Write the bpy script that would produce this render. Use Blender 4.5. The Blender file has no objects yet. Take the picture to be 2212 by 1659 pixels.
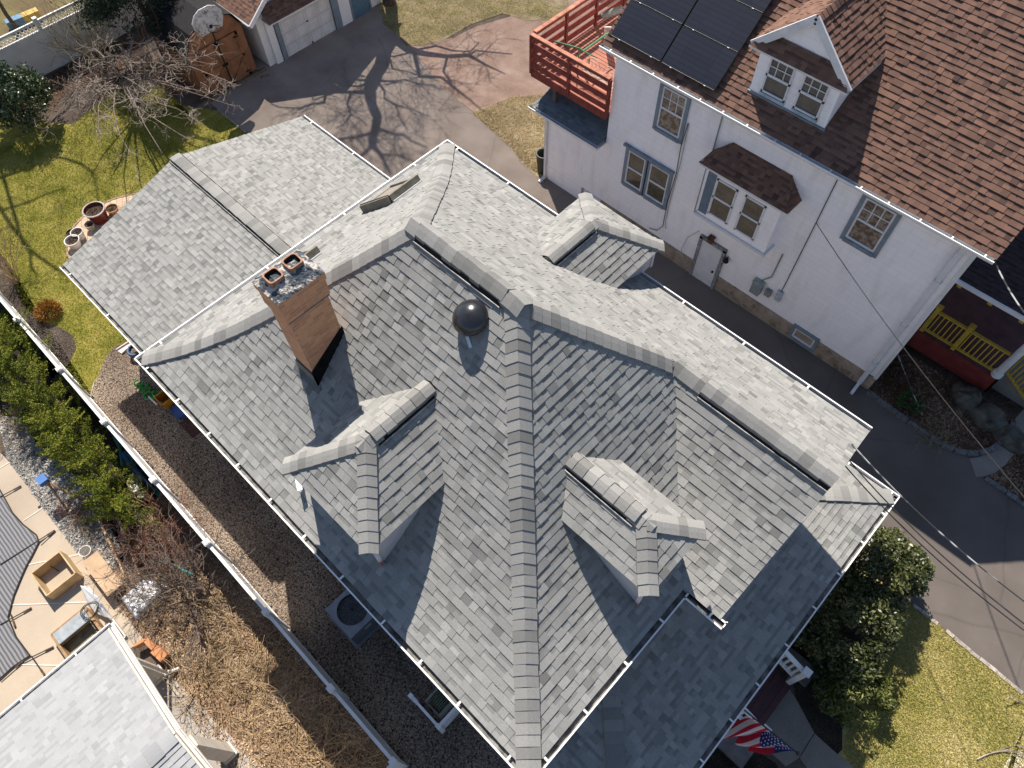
import bpy, math, random
import numpy as np
from mathutils import Vector, Matrix
C = bpy.context.scene
COL = C.collection
# ---------------- camera ----------------
H = 18.5
F = 1565.2
M = np.array([[0.7215967, -0.5896458, 0.3627892], [0.6921209, 0.6267785, -0.3579347], [-0.0163338, 0.5093786, 0.8603875]])
cd = bpy.data.cameras.new("camera"); cam = bpy.data.objects.new("camera", cd); COL.objects.link(cam)
cd.sensor_width = 36; cd.lens = 36 * F / 2212; cd.clip_start = .1; cd.clip_end = 600
mw = Matrix([[*M[0], 0], [*M[1], 0], [*M[2], H], [0, 0, 0, 1]])
cam.matrix_world = mw
C.camera = cam
# ---------------- world, sun, exposure ----------------
KX, KY = .67, -.402
w = bpy.data.worlds.new("World"); C.world = w; w.use_nodes = True
nt = w.node_tree; bg = nt.nodes['Background']
sky = nt.nodes.new('ShaderNodeTexSky'); sky.sky_type = 'NISHITA'; sky.sun_disc = False
sky.sun_elevation = math.radians(52); sky.sun_rotation = math.radians(-59)
sky.altitude = 50; sky.air_density = 1.0; sky.dust_density = .6; sky.ozone_density = 1.6
nt.links.new(sky.outputs[0], bg.inputs[0]); bg.inputs[1].default_value = .068
sd = bpy.data.lights.new("sun", 'SUN'); sun = bpy.data.objects.new("sun", sd); COL.objects.link(sun)
sd.energy = 4.4; sd.angle = math.radians(.55); sd.color = (1, .92, .81)
sun.rotation_euler = Vector((KX, KY, -1)).to_track_quat('-Z', 'Y').to_euler()
C.view_settings.view_transform = 'Standard'; C.view_settings.look = 'None'
C.view_settings.exposure = 0.95; C.view_settings.gamma = 1
C.render.engine = 'CYCLES'

# pixel helpers: V coordinates (photo scaled to 2212 wide); a ray through a photo point, cut by a real plane
def ray(px, py):
    return M @ np.array([(px - 1106) / F, -(py - 829.5) / F, -1.0])
def W(px, py, z=0.0):
    r = ray(px, py); s = (H - z) / -r[2]; return (float(r[0] * s), float(r[1] * s), float(z))
def T(c, r, x, y): return (553 * c + x / 4, 414.75 * r + y / 4)
def WT(c, r, x, y, z=0.0): return W(*T(c, r, x, y), z)

# ---------------- mesh builder ----------------
LOC = {}
class MB:
    def __init__(s): s.v = []; s.f = []; s.m = []; s.c = []
    def poly(s, pts, m=0, c=.5):
        b = len(s.v); s.v += [tuple(map(float, p)) for p in pts]; s.f.append(tuple(range(b, b + len(pts)))); s.m.append(m); s.c.append(c)
    def hexa(s, p, m=0, c=.5):  # 8 points: bottom 0-3 ccw, top 4-7
        for q in ((3, 2, 1, 0), (4, 5, 6, 7), (0, 1, 5, 4), (1, 2, 6, 5), (2, 3, 7, 6), (3, 0, 4, 7)): s.poly([p[i] for i in q], m, c)
    def box(s, x0, x1, y0, y1, z0, z1, m=0, c=.5):
        s.hexa([(x0, y0, z0), (x1, y0, z0), (x1, y1, z0), (x0, y1, z0), (x0, y0, z1), (x1, y0, z1), (x1, y1, z1), (x0, y1, z1)], m, c)
    def bar(s, p, q, w=.05, h=.05, m=0, c=.5, up=(0, 0, 1)):
        p = Vector(p); q = Vector(q); d = (q - p)
        if d.length < 1e-6: return
        d.normalize(); up = Vector(up)
        if abs(d.dot(up)) > .95: up = Vector((0, 1, 0)) if abs(d.y) < .9 else Vector((1, 0, 0))
        a = d.cross(up).normalized() * (w / 2); b = a.cross(d).normalized() * (h / 2)
        P = [p - a - b, p + a - b, p + a + b, p - a + b, q - a - b, q + a - b, q + a + b, q - a + b]
        s.hexa([P[i] for i in range(8)], m, c)
    def tube(s, pts, rad, n=6, m=0, c=.5, cap=True):
        pts = [Vector(p) for p in pts]
        if not hasattr(rad, '__len__'): rad = [rad] * len(pts)
        b = len(s.v); up = Vector((0, 0, 1)); last = None
        for i, p in enumerate(pts):
            d = (pts[min(i + 1, len(pts) - 1)] - pts[max(i - 1, 0)])
            if d.length < 1e-9: d = Vector((0, 0, 1))
            d.normalize()
            if last is None:
                a = d.cross(up)
                if a.length < .1: a = d.cross(Vector((1, 0, 0)))
            else: a = last - d * last.dot(d)
            if a.length < 1e-6: a = d.cross(Vector((1, .3, 0)))
            a.normalize(); last = a; e = d.cross(a)
            for k in range(n):
                t = 2 * math.pi * k / n; s.v.append(tuple(p + (a * math.cos(t) + e * math.sin(t)) * rad[i]))
        for i in range(len(pts) - 1):
            for k in range(n):
                k2 = (k + 1) % n
                s.f.append((b + i * n + k, b + i * n + k2, b + (i + 1) * n + k2, b + (i + 1) * n + k)); s.m.append(m); s.c.append(c)
        if cap:
            s.f.append(tuple(b + k for k in range(n))[::-1]); s.m.append(m); s.c.append(c)
            s.f.append(tuple(b + (len(pts) - 1) * n + k for k in range(n))); s.m.append(m); s.c.append(c)
    def lathe(s, o, prof, n=24, m=0, c=.5, ax=None):
        # prof: list of (r, h); ax optional (Vector) axis
        ax = Vector(ax or (0, 0, 1)).normalized(); a = ax.cross(Vector((0, 1, .01))).normalized(); e = ax.cross(a); o = Vector(o); b = len(s.v)
        for (r, h) in prof:
            for k in range(n):
                t = 2 * math.pi * k / n; s.v.append(tuple(o + ax * h + (a * math.cos(t) + e * math.sin(t)) * r))
        for i in range(len(prof) - 1):
            for k in range(n):
                k2 = (k + 1) % n; s.f.append((b + i * n + k, b + i * n + k2, b + (i + 1) * n + k2, b + (i + 1) * n + k)); s.m.append(m if not hasattr(m, '__len__') else m[i]); s.c.append(c)
    def build(s, name, mats, parent=None, smooth=False):
        if not isinstance(mats, (list, tuple)): mats = [mats]
        me = bpy.data.meshes.new(name)
        off = LOC.get(parent.name, (0, 0, 0)) if parent else (0, 0, 0)
        vs = np.array(s.v) - np.array(off)
        me.from_pydata(vs.tolist(), [], s.f)
        for mt in mats: me.materials.append(mt)
        me.polygons.foreach_set('material_index', s.m)
        at = me.attributes.new('shade', 'FLOAT', 'FACE'); at.data.foreach_set('value', [float(x) for x in s.c])
        uv = me.uv_layers.new(name='uv')
        me.update()
        nl = len(me.loops); uvs = np.zeros((nl, 2)); vv = np.array(s.v)
        norms = np.zeros(len(me.polygons) * 3); me.polygons.foreach_get('normal', norms); norms = norms.reshape(-1, 3)
        k = 0
        for pi, f in enumerate(s.f):
            nx, ny, nz = norms[pi]
            if abs(nz) > .8: t = (1, 0); 
            hl = math.hypot(nx, ny)
            for vi in f:
                x, y, z = vv[vi]
                if abs(nz) > .8: uvs[k] = (x, y)
                else: uvs[k] = (-ny / hl * x + nx / hl * y, z)
                k += 1
        uv.data.foreach_set('uv', uvs.ravel())
        if smooth: me.polygons.foreach_set('use_smooth', [True] * len(me.polygons))
        o = bpy.data.objects.new(name, me); COL.objects.link(o)
        if parent: o.parent = parent
        LOC[o.name] = off
        return o
def thing(name, label, cat, loc, group=None, kind=None):
    o = bpy.data.objects.new(name, None); COL.objects.link(o); o.location = loc; LOC[o.name] = tuple(loc); o.empty_display_size = .3
    return tag(o, label, cat, group, kind)
def tag(o, label=None, cat=None, group=None, kind=None):
    if label: o['label'] = label
    if cat: o['category'] = cat
    if group: o['group'] = group
    if kind: o['kind'] = kind
    return o

# ---------------- materials ----------------
def srgb(r, g, b):
    f = lambda c: (c / 255 / 12.92) if c / 255 < .04045 else ((c / 255 + .055) / 1.055) ** 2.4
    return (f(r), f(g), f(b))
MATS = {}
def nodes(name, rough=.8, spec=.3, metal=0.):
    m = bpy.data.materials.new(name); m.use_nodes = True; n = m.node_tree; b = n.nodes['Principled BSDF']
    b.inputs['Roughness'].default_value = rough; b.inputs['Specular IOR Level'].default_value = spec; b.inputs['Metallic'].default_value = metal
    MATS[name] = m; return m, n, b
def N(n, t, **kw):
    x = n.nodes.new(t)
    for k, v in kw.items():
        if k in x.inputs: x.inputs[k].default_value = v
        else: setattr(x, k, v)
    return x
def pos(n): return N(n, 'ShaderNodeNewGeometry').outputs['Position']
def noise(n, vec, scale, detail=3, rough=.55):
    x = N(n, 'ShaderNodeTexNoise'); x.inputs['Scale'].default_value = scale; x.inputs['Detail'].default_value = detail; x.inputs['Roughness'].default_value = rough
    n.links.new(vec, x.inputs['Vector']); return x.outputs['Fac']
def ramp(n, fac, stops):
    x = N(n, 'ShaderNodeValToRGB'); cr = x.color_ramp
    while len(cr.elements) < len(stops): cr.elements.new(.5)
    for e, (p, c) in zip(cr.elements, stops): e.position = p; e.color = (*c, 1)
    n.links.new(fac, x.inputs[0]); return x.outputs[0]
def mixc(n, fac, a, b, mode='MIX'):
    x = N(n, 'ShaderNodeMix', data_type='RGBA', blend_type=mode)
    def put(i, v):
        if isinstance(v, bpy.types.NodeSocket): n.links.new(v, x.inputs[i])
        elif hasattr(v, '__len__'): x.inputs[i].default_value = (*v, 1)
        else: x.inputs[i].default_value = v
    put(0, fac); put(6, a); put(7, b); return x.outputs[2]
def math_(n, op, a, b=None, c=None):
    x = N(n, 'ShaderNodeMath', operation=op)
    for i, v in enumerate((a, b, c)):
        if v is None: continue
        if isinstance(v, bpy.types.NodeSocket): n.links.new(v, x.inputs[i])
        else: x.inputs[i].default_value = v
    return x.outputs[0]
def bump(n, b, h, strength=.5, dist=.02):
    x = N(n, 'ShaderNodeBump'); x.inputs['Strength'].default_value = strength; x.inputs['Distance'].default_value = dist
    n.links.new(h, x.inputs['Height']); n.links.new(x.outputs[0], b.inputs['Normal'])
def mapv(n, vec, sc=(1, 1, 1), rot=(0, 0, 0)):
    x = N(n, 'ShaderNodeMapping'); x.inputs['Scale'].default_value = sc; x.inputs['Rotation'].default_value = rot; n.links.new(vec, x.inputs[0]); return x.outputs[0]
def attr(n, a='shade'):
    x = N(n, 'ShaderNodeAttribute', attribute_name=a); return x.outputs['Fac']
def simple(name, col, rough=.6, var=.12, scale=4., spec=.3, metal=0., bmp=0., bs=60., dark=None):
    """plain surface with a slight mottling and a fine grain"""
    m, n, b = nodes(name, rough, spec, metal); p = pos(n)
    f = noise(n, p, scale, 4); d = dark or tuple(c * (1 - var * 2) for c in col); l = tuple(min(1, c * (1 + var)) for c in col)
    c = ramp(n, f, [(.3, d), (.7, l)])
    f2 = noise(n, p, scale * 14, 2); c = mixc(n, math_(n, 'MULTIPLY', f2, var), c, (0, 0, 0))
    n.links.new(c, b.inputs['Base Color'])
    if bmp: bump(n, b, noise(n, p, bs, 2), bmp, .01)
    return m
def shingle_mat(name, dark, light, grain=.35, gscale=90.):
    m, n, b = nodes(name, .92, .15); p = pos(n); b.inputs['Diffuse Roughness'].default_value = 0.
    a = attr(n); c = mixc(n, a, dark, light)
    g = noise(n, p, gscale, 2, .7); g2 = noise(n, p, 1.3, 3)
    c = mixc(n, math_(n, 'MULTIPLY', math_(n, 'SUBTRACT', g, .35), grain * 2), c, tuple(x * .35 for x in dark))
    c = mixc(n, math_(n, 'MULTIPLY', g2, .22), c, tuple(x * .6 for x in dark))
    n.links.new(c, b.inputs['Base Color']); bump(n, b, g, .25, .004); return m

M_SH = shingle_mat('grey_shingles', (.165, .166, .160), (.368, .366, .352), .34, 42.)
M_CAP = shingle_mat('grey_cap_shingles', (.20, .198, .19), (.355, .35, .335), .34, 42.)
M_BR = shingle_mat('brown_shingles', (.075, .048, .042), (.25, .142, .104), .35, 45.)
M_BRD = shingle_mat('dark_porch_shingles', (.03, .022, .026), (.075, .055, .06))
M_BLUE = shingle_mat('slate_shingles', (.10, .12, .14), (.21, .235, .25))
M_LG = shingle_mat('light_grey_shingles', (.28, .285, .295), (.40, .405, .415))
M_WHITE = simple('white_metal', (.80, .80, .80), .4, .05, 3)
M_WHITED = simple('dirty_white_metal', (.42, .40, .37), .6, .3, 9)
M_GUT = simple('gutter_trough', (.24, .23, .21), .8, .4, 6)
M_BLACK = simple('black_gap', (.012, .012, .013), .7, .2, 8)
M_SIDE = simple('grey_siding', (.52, .51, .53), .6, .05, 2)
M_PINK = simple('dusty_red_trim', (.42, .18, .17), .6, .15, 9)
M_TRIM = simple('white_trim', (.66, .67, .70), .5, .06, 4)
M_BTRIM = simple('blue_grey_trim', (.20, .25, .30), .6, .12, 5)
M_RED = None

# ---------------- shingled slopes ----------------
def clip(poly, a, b, c):  # keep a*x+b*y+c>=0
    out = []
    for i in range(len(poly)):
        p = poly[i]; q = poly[(i + 1) % len(poly)]; dp = a * p[0] + b * p[1] + c; dq = a * q[0] + b * q[1] + c
        if dp >= 0: out.append(p)
        if (dp > 0 and dq < 0) or (dp < 0 and dq > 0):
            t = dp / (dp - dq); out.append((p[0] + (q[0] - p[0]) * t, p[1] + (q[1] - p[1]) * t))
    return out
def shingles(mb, plan, O, d, ze, prof, seed=0, expo=.143, th=.0125, raise_=.006, wmin=.10, wmax=.19, m=0):
    """plan: corner points seen from above; O: a point of the eave; d: inward direction; prof(t): height above eave"""
    R = random.Random(seed); dx, dy = d; sx, sy = -dy, dx
    loc = [((x - O[0]) * sx + (y - O[1]) * sy, (x - O[0]) * dx + (y - O[1]) * dy) for x, y in plan]  # (s,t)
    tmin = min(p[1] for p in loc); tmax = max(p[1] for p in loc)
    ts = [tmin]; t = tmin
    while t < tmax:
        sl = (prof(t + .02) - prof(t)) / .02; t += expo / math.sqrt(1 + sl * sl); ts.append(t)
    def P3(s, t, h):
        sl = (prof(t + .01) - prof(t - .01)) / .02; k = 1 / math.sqrt(1 + sl * sl)
        x = O[0] + s * sx + (t - sl * h * k * 1) * dx; y = O[1] + s * sy + (t - sl * h * k) * dy
        return (x, y, ze + prof(t) + h * k)
    for k in range(len(ts) - 1):
        t0, t1 = ts[k], ts[k + 1]; row = clip(clip(loc, 0, 1, -t0), 0, -1, t1)
        if len(row) < 3: continue
        s0 = min(p[0] for p in row); s1 = max(p[0] for p in row); s = s0 - R.random() * wmax
        while s < s1:
            e = s + R.uniform(wmin, wmax)
            cell = clip(clip(row, 1, 0, -s), -1, 0, e)
            if len(cell) >= 3:
                rr = raise_ if R.random() < .5 else 0.; cc = min(1, max(0, R.gauss(.66, .15)))
                if R.random() < .04: cc = R.random() * .3
                hh = lambda t: .002 + th * (1 - (t - t0) / (t1 - t0)) + rr
                
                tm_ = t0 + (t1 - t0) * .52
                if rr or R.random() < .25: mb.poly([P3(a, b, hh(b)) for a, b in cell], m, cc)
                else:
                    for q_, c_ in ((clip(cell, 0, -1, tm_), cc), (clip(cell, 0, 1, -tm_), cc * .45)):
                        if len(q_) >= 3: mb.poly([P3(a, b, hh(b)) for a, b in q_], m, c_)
                n_ = len(cell)
                for i in range(n_):
                    a, b = cell[i]; a2, b2 = cell[(i + 1) % n_]
                    if abs(b - t0) < 1e-6 and abs(b2 - t0) < 1e-6: lo = -.004
                    elif rr and abs(a - a2) < 1e-6: lo = None
                    else: continue
                    l1 = lo if lo is not None else hh(b) - rr; l2 = lo if lo is not None else hh(b2) - rr
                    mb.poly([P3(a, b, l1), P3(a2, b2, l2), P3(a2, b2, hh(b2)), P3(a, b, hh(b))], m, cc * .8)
            s = e
def lin(m): return lambda t: m * t
def resample(path, step):
    out = [Vector(path[0])]; acc = 0.; pts = [Vector(p) for p in path]
    for a, b in zip(pts[:-1], pts[1:]):
        L = (b - a).length; pos_ = step - acc
        while pos_ <= L: out.append(a + (b - a) * (pos_ / L)); pos_ += step
        acc = L - (pos_ - step)
    if (out[-1] - pts[-1]).length > step * .25: out.append(pts[-1])
    return out
def caps(mb, path, meff=None, w=.155, expo=.155, h0=.012, seed=0, m=0, th=.012, round_=.02):
    """a line of folded cap shingles from the low end to the high end"""
    R = random.Random(seed); pts = resample(path, expo)
    for a, b in zip(pts[:-1], pts[1:]):
        d = b - a; hl = math.hypot(d.x, d.y); me = meff if meff is not None else abs(d.z) / max(hl, 1e-6)
        n = Vector((-d.y / hl, d.x / hl, 0)); c = R.uniform(.4, .85)
        if R.random() < .3: c = R.uniform(0., .25)
        jit = R.uniform(-.006, .006)
        def sec(p, h):
            r = []
            for u in (-1, -.45, 0, .45, 1):
                r.append(p + n * (u * w + jit) + Vector((0, 0, h - me * abs(u) * w - (round_ if u == 0 else round_ * .35 if abs(u) < .5 else 0))))
            return r
        A = sec(a, h0 + th + round_); B = sec(b + d * .02, h0 + round_)
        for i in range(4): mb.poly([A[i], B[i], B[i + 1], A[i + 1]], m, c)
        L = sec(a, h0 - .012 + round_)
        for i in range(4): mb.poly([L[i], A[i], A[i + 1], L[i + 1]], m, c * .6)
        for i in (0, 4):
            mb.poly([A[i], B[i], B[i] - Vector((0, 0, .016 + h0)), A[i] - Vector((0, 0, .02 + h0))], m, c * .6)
def ridge_vent(parent, p, q, meff, w=.16, lift=.07, seed=0, kind='ridge_vent'):
    """cap shingles raised over a dark slot, with a thin metal lip on each side; ridge line p->q level"""
    p = Vector(p); q = Vector(q); d = (q - p).normalized(); n = Vector((-d.y, d.x, 0)); mb = MB()
    w = w - .015; caps(mb, [tuple(p), tuple(q)], meff, w, .2, lift, seed, 0, .012, .03)
    for s in (1, -1):
        a = n * (s * (w - .004)); b = n * (s * (w + .045)); e = n * (s * (w + .028)); z = lambda u: Vector((0, 0, -meff * u))
        # dark baffle
        mb.poly([p + a + z(w) + Vector((0, 0, -.01)), q + a + z(w) + Vector((0, 0, -.01)), q + a + z(w) + Vector((0, 0, lift - .004)), p + a + z(w) + Vector((0, 0, lift - .004))], 1)
        mb.poly([p + a + z(w) + Vector((0, 0, .02)), q + a + z(w) + Vector((0, 0, .02)), q + b + z(w + .045) + Vector((0, 0, .02)), p + b + z(w + .045) + Vector((0, 0, .02))], 1)
        mb.bar(p + b + z(w + .045) + Vector((0, 0, .03)), q + b + z(w + .045) + Vector((0, 0, .03)), .012, .035, 2)
    for e_, s in ((p, -1), (q, 1)):
        mb.poly([e_ + n * w + Vector((0, 0, -meff * w)), e_ - n * w + Vector((0, 0, -meff * w)), e_ - n * w + Vector((0, 0, -meff * w + lift)), e_ + Vector((0, 0, lift + .02)), e_ + n * w + Vector((0, 0, -meff * w + lift))], 0, .3)
    return mb.build(kind, [M_CAP, M_BLACK, M_WHITED], parent)
def gutter(parent, path, out, mats=None, w=.11, h=.1, hang=.95, seed=1, name='gutter'):
    """U trough along straight runs; out = outward unit vectors per run; z of path = top of the trough"""
    R = random.Random(seed); mb = MB()
    for (a, b), o in zip(zip(path[:-1], path[1:]), out):
        a = Vector(a); b = Vector(b); o = Vector((*o, 0)); d = (b - a).normalized(); U = Vector((0, 0, 1))
        def q(u, z): return [a + o * u + U * z, b + o * u + U * z]
        pr = [(0, 0), (0, -h), (w * .75, -h), (w, -h * .4), (w, 0)]
        for i in range(4):
            A = q(*pr[i]); B = q(*pr[i + 1]); mb.poly([A[0], A[1], B[1], B[0]], 0)
        A = q(.006, -h * .72); B = q(w * .9, -h * .72); mb.poly([A[0], A[1], B[1], B[0]], 1)
        mb.bar(a + o * (w - .006) - d * .0, b + o * (w - .006), .026, .014, 0)
        for e_ in (a, b): mb.poly([e_ + o * pr[i][0] + U * pr[i][1] for i in range(5)], 0)
        L = (b - a).length; k = .35 + R.random() * .2
        while k < L:
            c_ = a + d * k + U * .004; mb.bar(c_ - o * .005, c_ + o * w, .035, .008, 0); k += hang * R.uniform(.9, 1.15)
    return mb.build(name, mats or [M_WHITE, M_GUT], parent)
# ================= THE GREY SHINGLED HOUSE =================
HS = thing('shingled_house', 'low grey shingled house with three hipped dormers, brick chimney and rear addition', 'house', (-5.5, 4.5, 0))
ZE = 6.62
def prof(t):
    tm, s0, s1, c = 2.0, .432, .99, -.558
    return s0 * t + (s1 - s0) * t * t / (2 * tm) if t < tm else s1 * t + c
RX0, RX1, LY, RY = -10.72, -.30, .385, 8.67; HW = (RY - LY) / 2; CY = (LY + RY) / 2; WX = .42; WL_ = 4.07; WH = (RY - WL_) / 2; WY = RY - WH
rf = MB()
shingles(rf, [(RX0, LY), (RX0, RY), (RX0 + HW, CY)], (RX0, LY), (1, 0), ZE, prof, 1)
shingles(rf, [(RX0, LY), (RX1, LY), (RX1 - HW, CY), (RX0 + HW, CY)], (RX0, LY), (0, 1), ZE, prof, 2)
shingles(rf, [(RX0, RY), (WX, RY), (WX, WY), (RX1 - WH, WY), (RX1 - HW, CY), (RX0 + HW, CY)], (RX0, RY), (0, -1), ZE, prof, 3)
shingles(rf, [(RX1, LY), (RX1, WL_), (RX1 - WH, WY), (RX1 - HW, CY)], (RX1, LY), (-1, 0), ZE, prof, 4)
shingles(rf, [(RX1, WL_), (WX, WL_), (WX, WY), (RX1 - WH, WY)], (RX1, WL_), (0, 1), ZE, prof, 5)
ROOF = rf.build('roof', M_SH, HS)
RZ = ZE + prof(HW)
def hip(x0, y0, dx, dy, t0, t1, n=16): return [(x0 + dx * t, y0 + dy * t, ZE + prof(t)) for t in [t0 + (t1 - t0) * i / n for i in range(n + 1)]]
for i, (a) in enumerate([hip(RX0, LY, 1, 1, .02, HW), hip(RX0, RY, 1, -1, .02, HW), hip(RX1, LY, -1, 1, .02, HW), hip(RX1, RY, -1, -1, WH + .05, HW)]):
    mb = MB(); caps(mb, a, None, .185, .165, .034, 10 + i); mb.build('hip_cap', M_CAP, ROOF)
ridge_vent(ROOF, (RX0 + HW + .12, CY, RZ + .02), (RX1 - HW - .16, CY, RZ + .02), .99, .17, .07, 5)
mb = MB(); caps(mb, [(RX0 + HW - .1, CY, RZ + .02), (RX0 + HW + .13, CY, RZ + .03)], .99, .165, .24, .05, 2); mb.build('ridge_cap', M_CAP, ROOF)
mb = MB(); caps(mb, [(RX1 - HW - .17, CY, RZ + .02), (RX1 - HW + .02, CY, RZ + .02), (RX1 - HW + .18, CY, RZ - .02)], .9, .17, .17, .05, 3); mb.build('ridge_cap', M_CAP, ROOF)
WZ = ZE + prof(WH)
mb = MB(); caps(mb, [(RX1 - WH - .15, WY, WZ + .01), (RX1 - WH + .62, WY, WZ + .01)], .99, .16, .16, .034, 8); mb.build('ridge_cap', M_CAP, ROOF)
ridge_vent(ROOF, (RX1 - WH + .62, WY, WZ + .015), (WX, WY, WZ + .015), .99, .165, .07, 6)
# walls
mb = MB(); mb.box(-10.27, -.75, .83, 8.22, 0, ZE - .02); mb.box(-.75, -.36, 4.62, 8.22, 2.6, ZE - .02)
ys = [4.62, 4.7, 5.0, 5.4, 5.9, WY, 6.85, 7.3, 7.7, 8.0, 8.22]
zz = lambda y: ZE + prof(min(y - WL_, RY - y)) - .05
for a, b in zip(ys[:-1], ys[1:]): mb.poly([(-.36, a, ZE - .1), (-.36, b, ZE - .1), (-.36, b, zz(b)), (-.36, a, zz(a))])
# soffits and the sheathing edge under the shingles
for (x0, x1, y0, y1) in ((-10.72, -.3, .385, .84), (-10.72, -10.26, .385, 8.67), (-10.72, .42, 8.2, 8.67), (-.76, -.3, .385, 4.5), (-.3, .42, 4.07, 8.2)):
    mb.box(x0, x1, y0, y1, ZE - .14, ZE - .012, 1)
yy = [WL_ + i * WH / 8 for i in range(9)] + [WY + i * WH / 8 for i in range(1, 9)]
for a, b in zip(yy[:-1], yy[1:]):
    za, zb = ZE + prof(min(a - WL_, RY - a)), ZE + prof(min(b - WL_, RY - b))
    mb.hexa([(.37, a, za - .16), (.40, a, za - .16), (.40, b, zb - .16), (.37, b, zb - .16), (.37, a, za - .012), (.40, a, za - .012), (.40, b, zb - .012), (.37, b, zb - .012)], 1)
mb.box(-10.29, -.73, .81, 8.24, 0, .5, 2)
mb.build('wall', [M_SIDE, M_TRIM, simple('painted_foundation', (.3, .29, .28), .8, .2, 5)], HS)
gz = ZE - .005
gutter(HS, [(-10.82, .385, gz), (-.2, .385, gz)], [(0, -1)], seed=1)
gutter(HS, [(-10.72, .30, gz), (-10.72, 8.76, gz)], [(-1, 0)], seed=2, hang=2.3)
gutter(HS, [(-10.82, 8.67, gz), (.42, 8.67, gz)], [(0, 1)], seed=3, hang=1.6)
gutter(HS, [(-.3, .3, gz), (-.3, 4.06, gz)], [(1, 0)], seed=4)
gutter(HS, [(-.21, 4.07, gz), (.52, 4.07, gz)], [(0, -1)], seed=5, hang=.42)
mb = MB(); mb.box(.42, .53, 4.07, 4.10, gz - .1, gz + .01); mb.bar((.52, 4.0, gz), (.52, 4.12, gz), .02, .02); mb.build('gutter', [M_WHITE], HS)
# ---- dormers ----
def dormer(end, o, w_, L, ze, rz, zbot, seed, wl=None, trim=True, label=None):
    """end: outer end of the ridge; o: outward direction; L: ridge length; hipped"""
    wl = wl or w_; ex, ey = end; ox, oy = o; px, py = -oy, ox; sl = (rz - ze) / w_
    P = lambda u, v: (ex + ox * u + px * v, ey + oy * u + py * v)   # u outward, v sideways
    D = MB()
    shingles(D, [P(w_, -w_), P(w_, wl), P(0, 0)], P(w_, 0), (-ox, -oy), ze, lin(sl), seed)
    shingles(D, [P(w_, -w_), P(0, 0), P(-L, 0), P(-L, -w_)], P(w_, -w_), (px, py), ze, lin(sl), seed + 1)
    sl2 = (rz - ze) / wl
    shingles(D, [P(w_, wl), P(0, 0), P(-L, 0), P(-L, wl)], P(w_, wl), (-px, -py), ze, lin(sl2), seed + 2)
    Z3 = lambda p, z: (p[0], p[1], z)
    e = .13; q = [P(w_ - e, -w_ + e), P(w_ - e, wl - e), P(-L, wl - e), P(-L, -w_ + e)]
    ins = [Z3(P(w_ - .02, -w_ + .02), ze), Z3(P(w_ - .02, wl - .02), ze), Z3(P(-L, wl - .02), ze), Z3(P(-L, -w_ + .02), ze)]
    if (Vector(ins[1]) - Vector(ins[0])).cross(Vector(ins[2]) - Vector(ins[0])).z > 0: pass
    lo = [(a, b, c - .07) for a, b, c in ins]; hi = [(a, b, c - .008) for a, b, c in ins]
    D.hexa(lo + hi, 1)
    dm = D.build('dormer', [M_SH, M_TRIM], HS)
    wl_ = MB(); wl_.hexa([Z3(p, zbot) for p in q] + [Z3(p, ze - .06) for p in q], 0)
    # corner boards and rake line at foot
    for s in (-w_ + e, wl - e):
        c = P(w_ - e, s); wl_.box(c[0] - .03, c[0] + .03, c[1] - .03, c[1] + .03, zbot, ze - .065, 2); wl_.box(c[0] - .034, c[0] + .034, c[1] - .034, c[1] + .034, zbot, zbot + .35, 1)
    wl_.build('wall', [M_SIDE, M_PINK if trim else M_TRIM, M_TRIM], dm)
    # window in the face
    wn = MB(); a = P(w_ - e + .015, -.42); b = P(w_ - e + .015, .42); zt = ze - .2; zb_ = max(zbot + .35, ze - .95)
    dd = Vector((ox, oy, 0)); sd_ = Vector((px, py, 0)); c0 = Vector((*P(w_ - e, 0), 0))
    def pl(u0, u1, z0, z1, d0, d1, m): 
        A = [c0 + sd_ * u0 + dd * d0, c0 + sd_ * u1 + dd * d0, c0 + sd_ * u1 + dd * d1, c0 + sd_ * u0 + dd * d1]
        wn.hexa([(p.x, p.y, z0) for p in A] + [(p.x, p.y, z1) for p in A], m)
    hw = min(.42, w_ - .35)
    pl(-hw, hw, zb_, zt, .002, .012, 1)
    for u in (-hw, hw): pl(u - .04, u + .04, zb_, zt, .0, .04, 0)
    for z in (zb_, zt, (zb_ + zt) / 2): pl(-hw - .04, hw + .04, z - .035, z + .035, 0, .045, 0)
    wn.build('window', [M_TRIM, M_GLASS], dm)
    for s, ww in ((-1, w_), (1, wl)):
        m2 = MB(); caps(m2, [Z3(P(w_ * (1 - t), s * ww * (1 - t)), ze + (rz - ze) * t) for t in (0, .25, .5, .75, 1)], None, .15, .165, .032, seed + 5 + s); m2.build('hip_cap', M_CAP, dm)
    m2 = MB(); caps(m2, [Z3(P(.16, 0), rz - .06), Z3(P(-.04, 0), rz + .02), Z3(P(-.22, 0), rz + .03)], sl, .155, .17, .03, seed + 9); m2.build('ridge_cap', M_CAP, dm)
    ridge_vent(dm, Z3(P(-.1, 0), rz + .015), Z3(P(-L + .12, 0), rz + .015), sl, .155, .065, seed + 7)
    return dm
# glass
m_, n_, b_ = nodes('window_glass', .06, .8); b_.inputs['Base Color'].default_value = (.03, .035, .035, 1)
n_.links.new(ramp(n_, noise(n_, pos(n_), 3.5, 3), [(.35, (.012, .014, .013)), (.75, (.07, .065, .05))]), b_.inputs['Base Color'])
M_GLASS = m_
dormer((-4.99, 1.83), (0, -1), 1.04, 1.45, 8.01, 8.83, 6.75, 100)
dormer((-1.24, 3.85), (1, 0), .68, 1.55, 7.97, 8.46, 6.6, 120)
dormer((-5.85, 8.137), (0, 1), 1.06, 1.45, 7.19, 7.93, 6.55, 140, trim=False)
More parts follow.
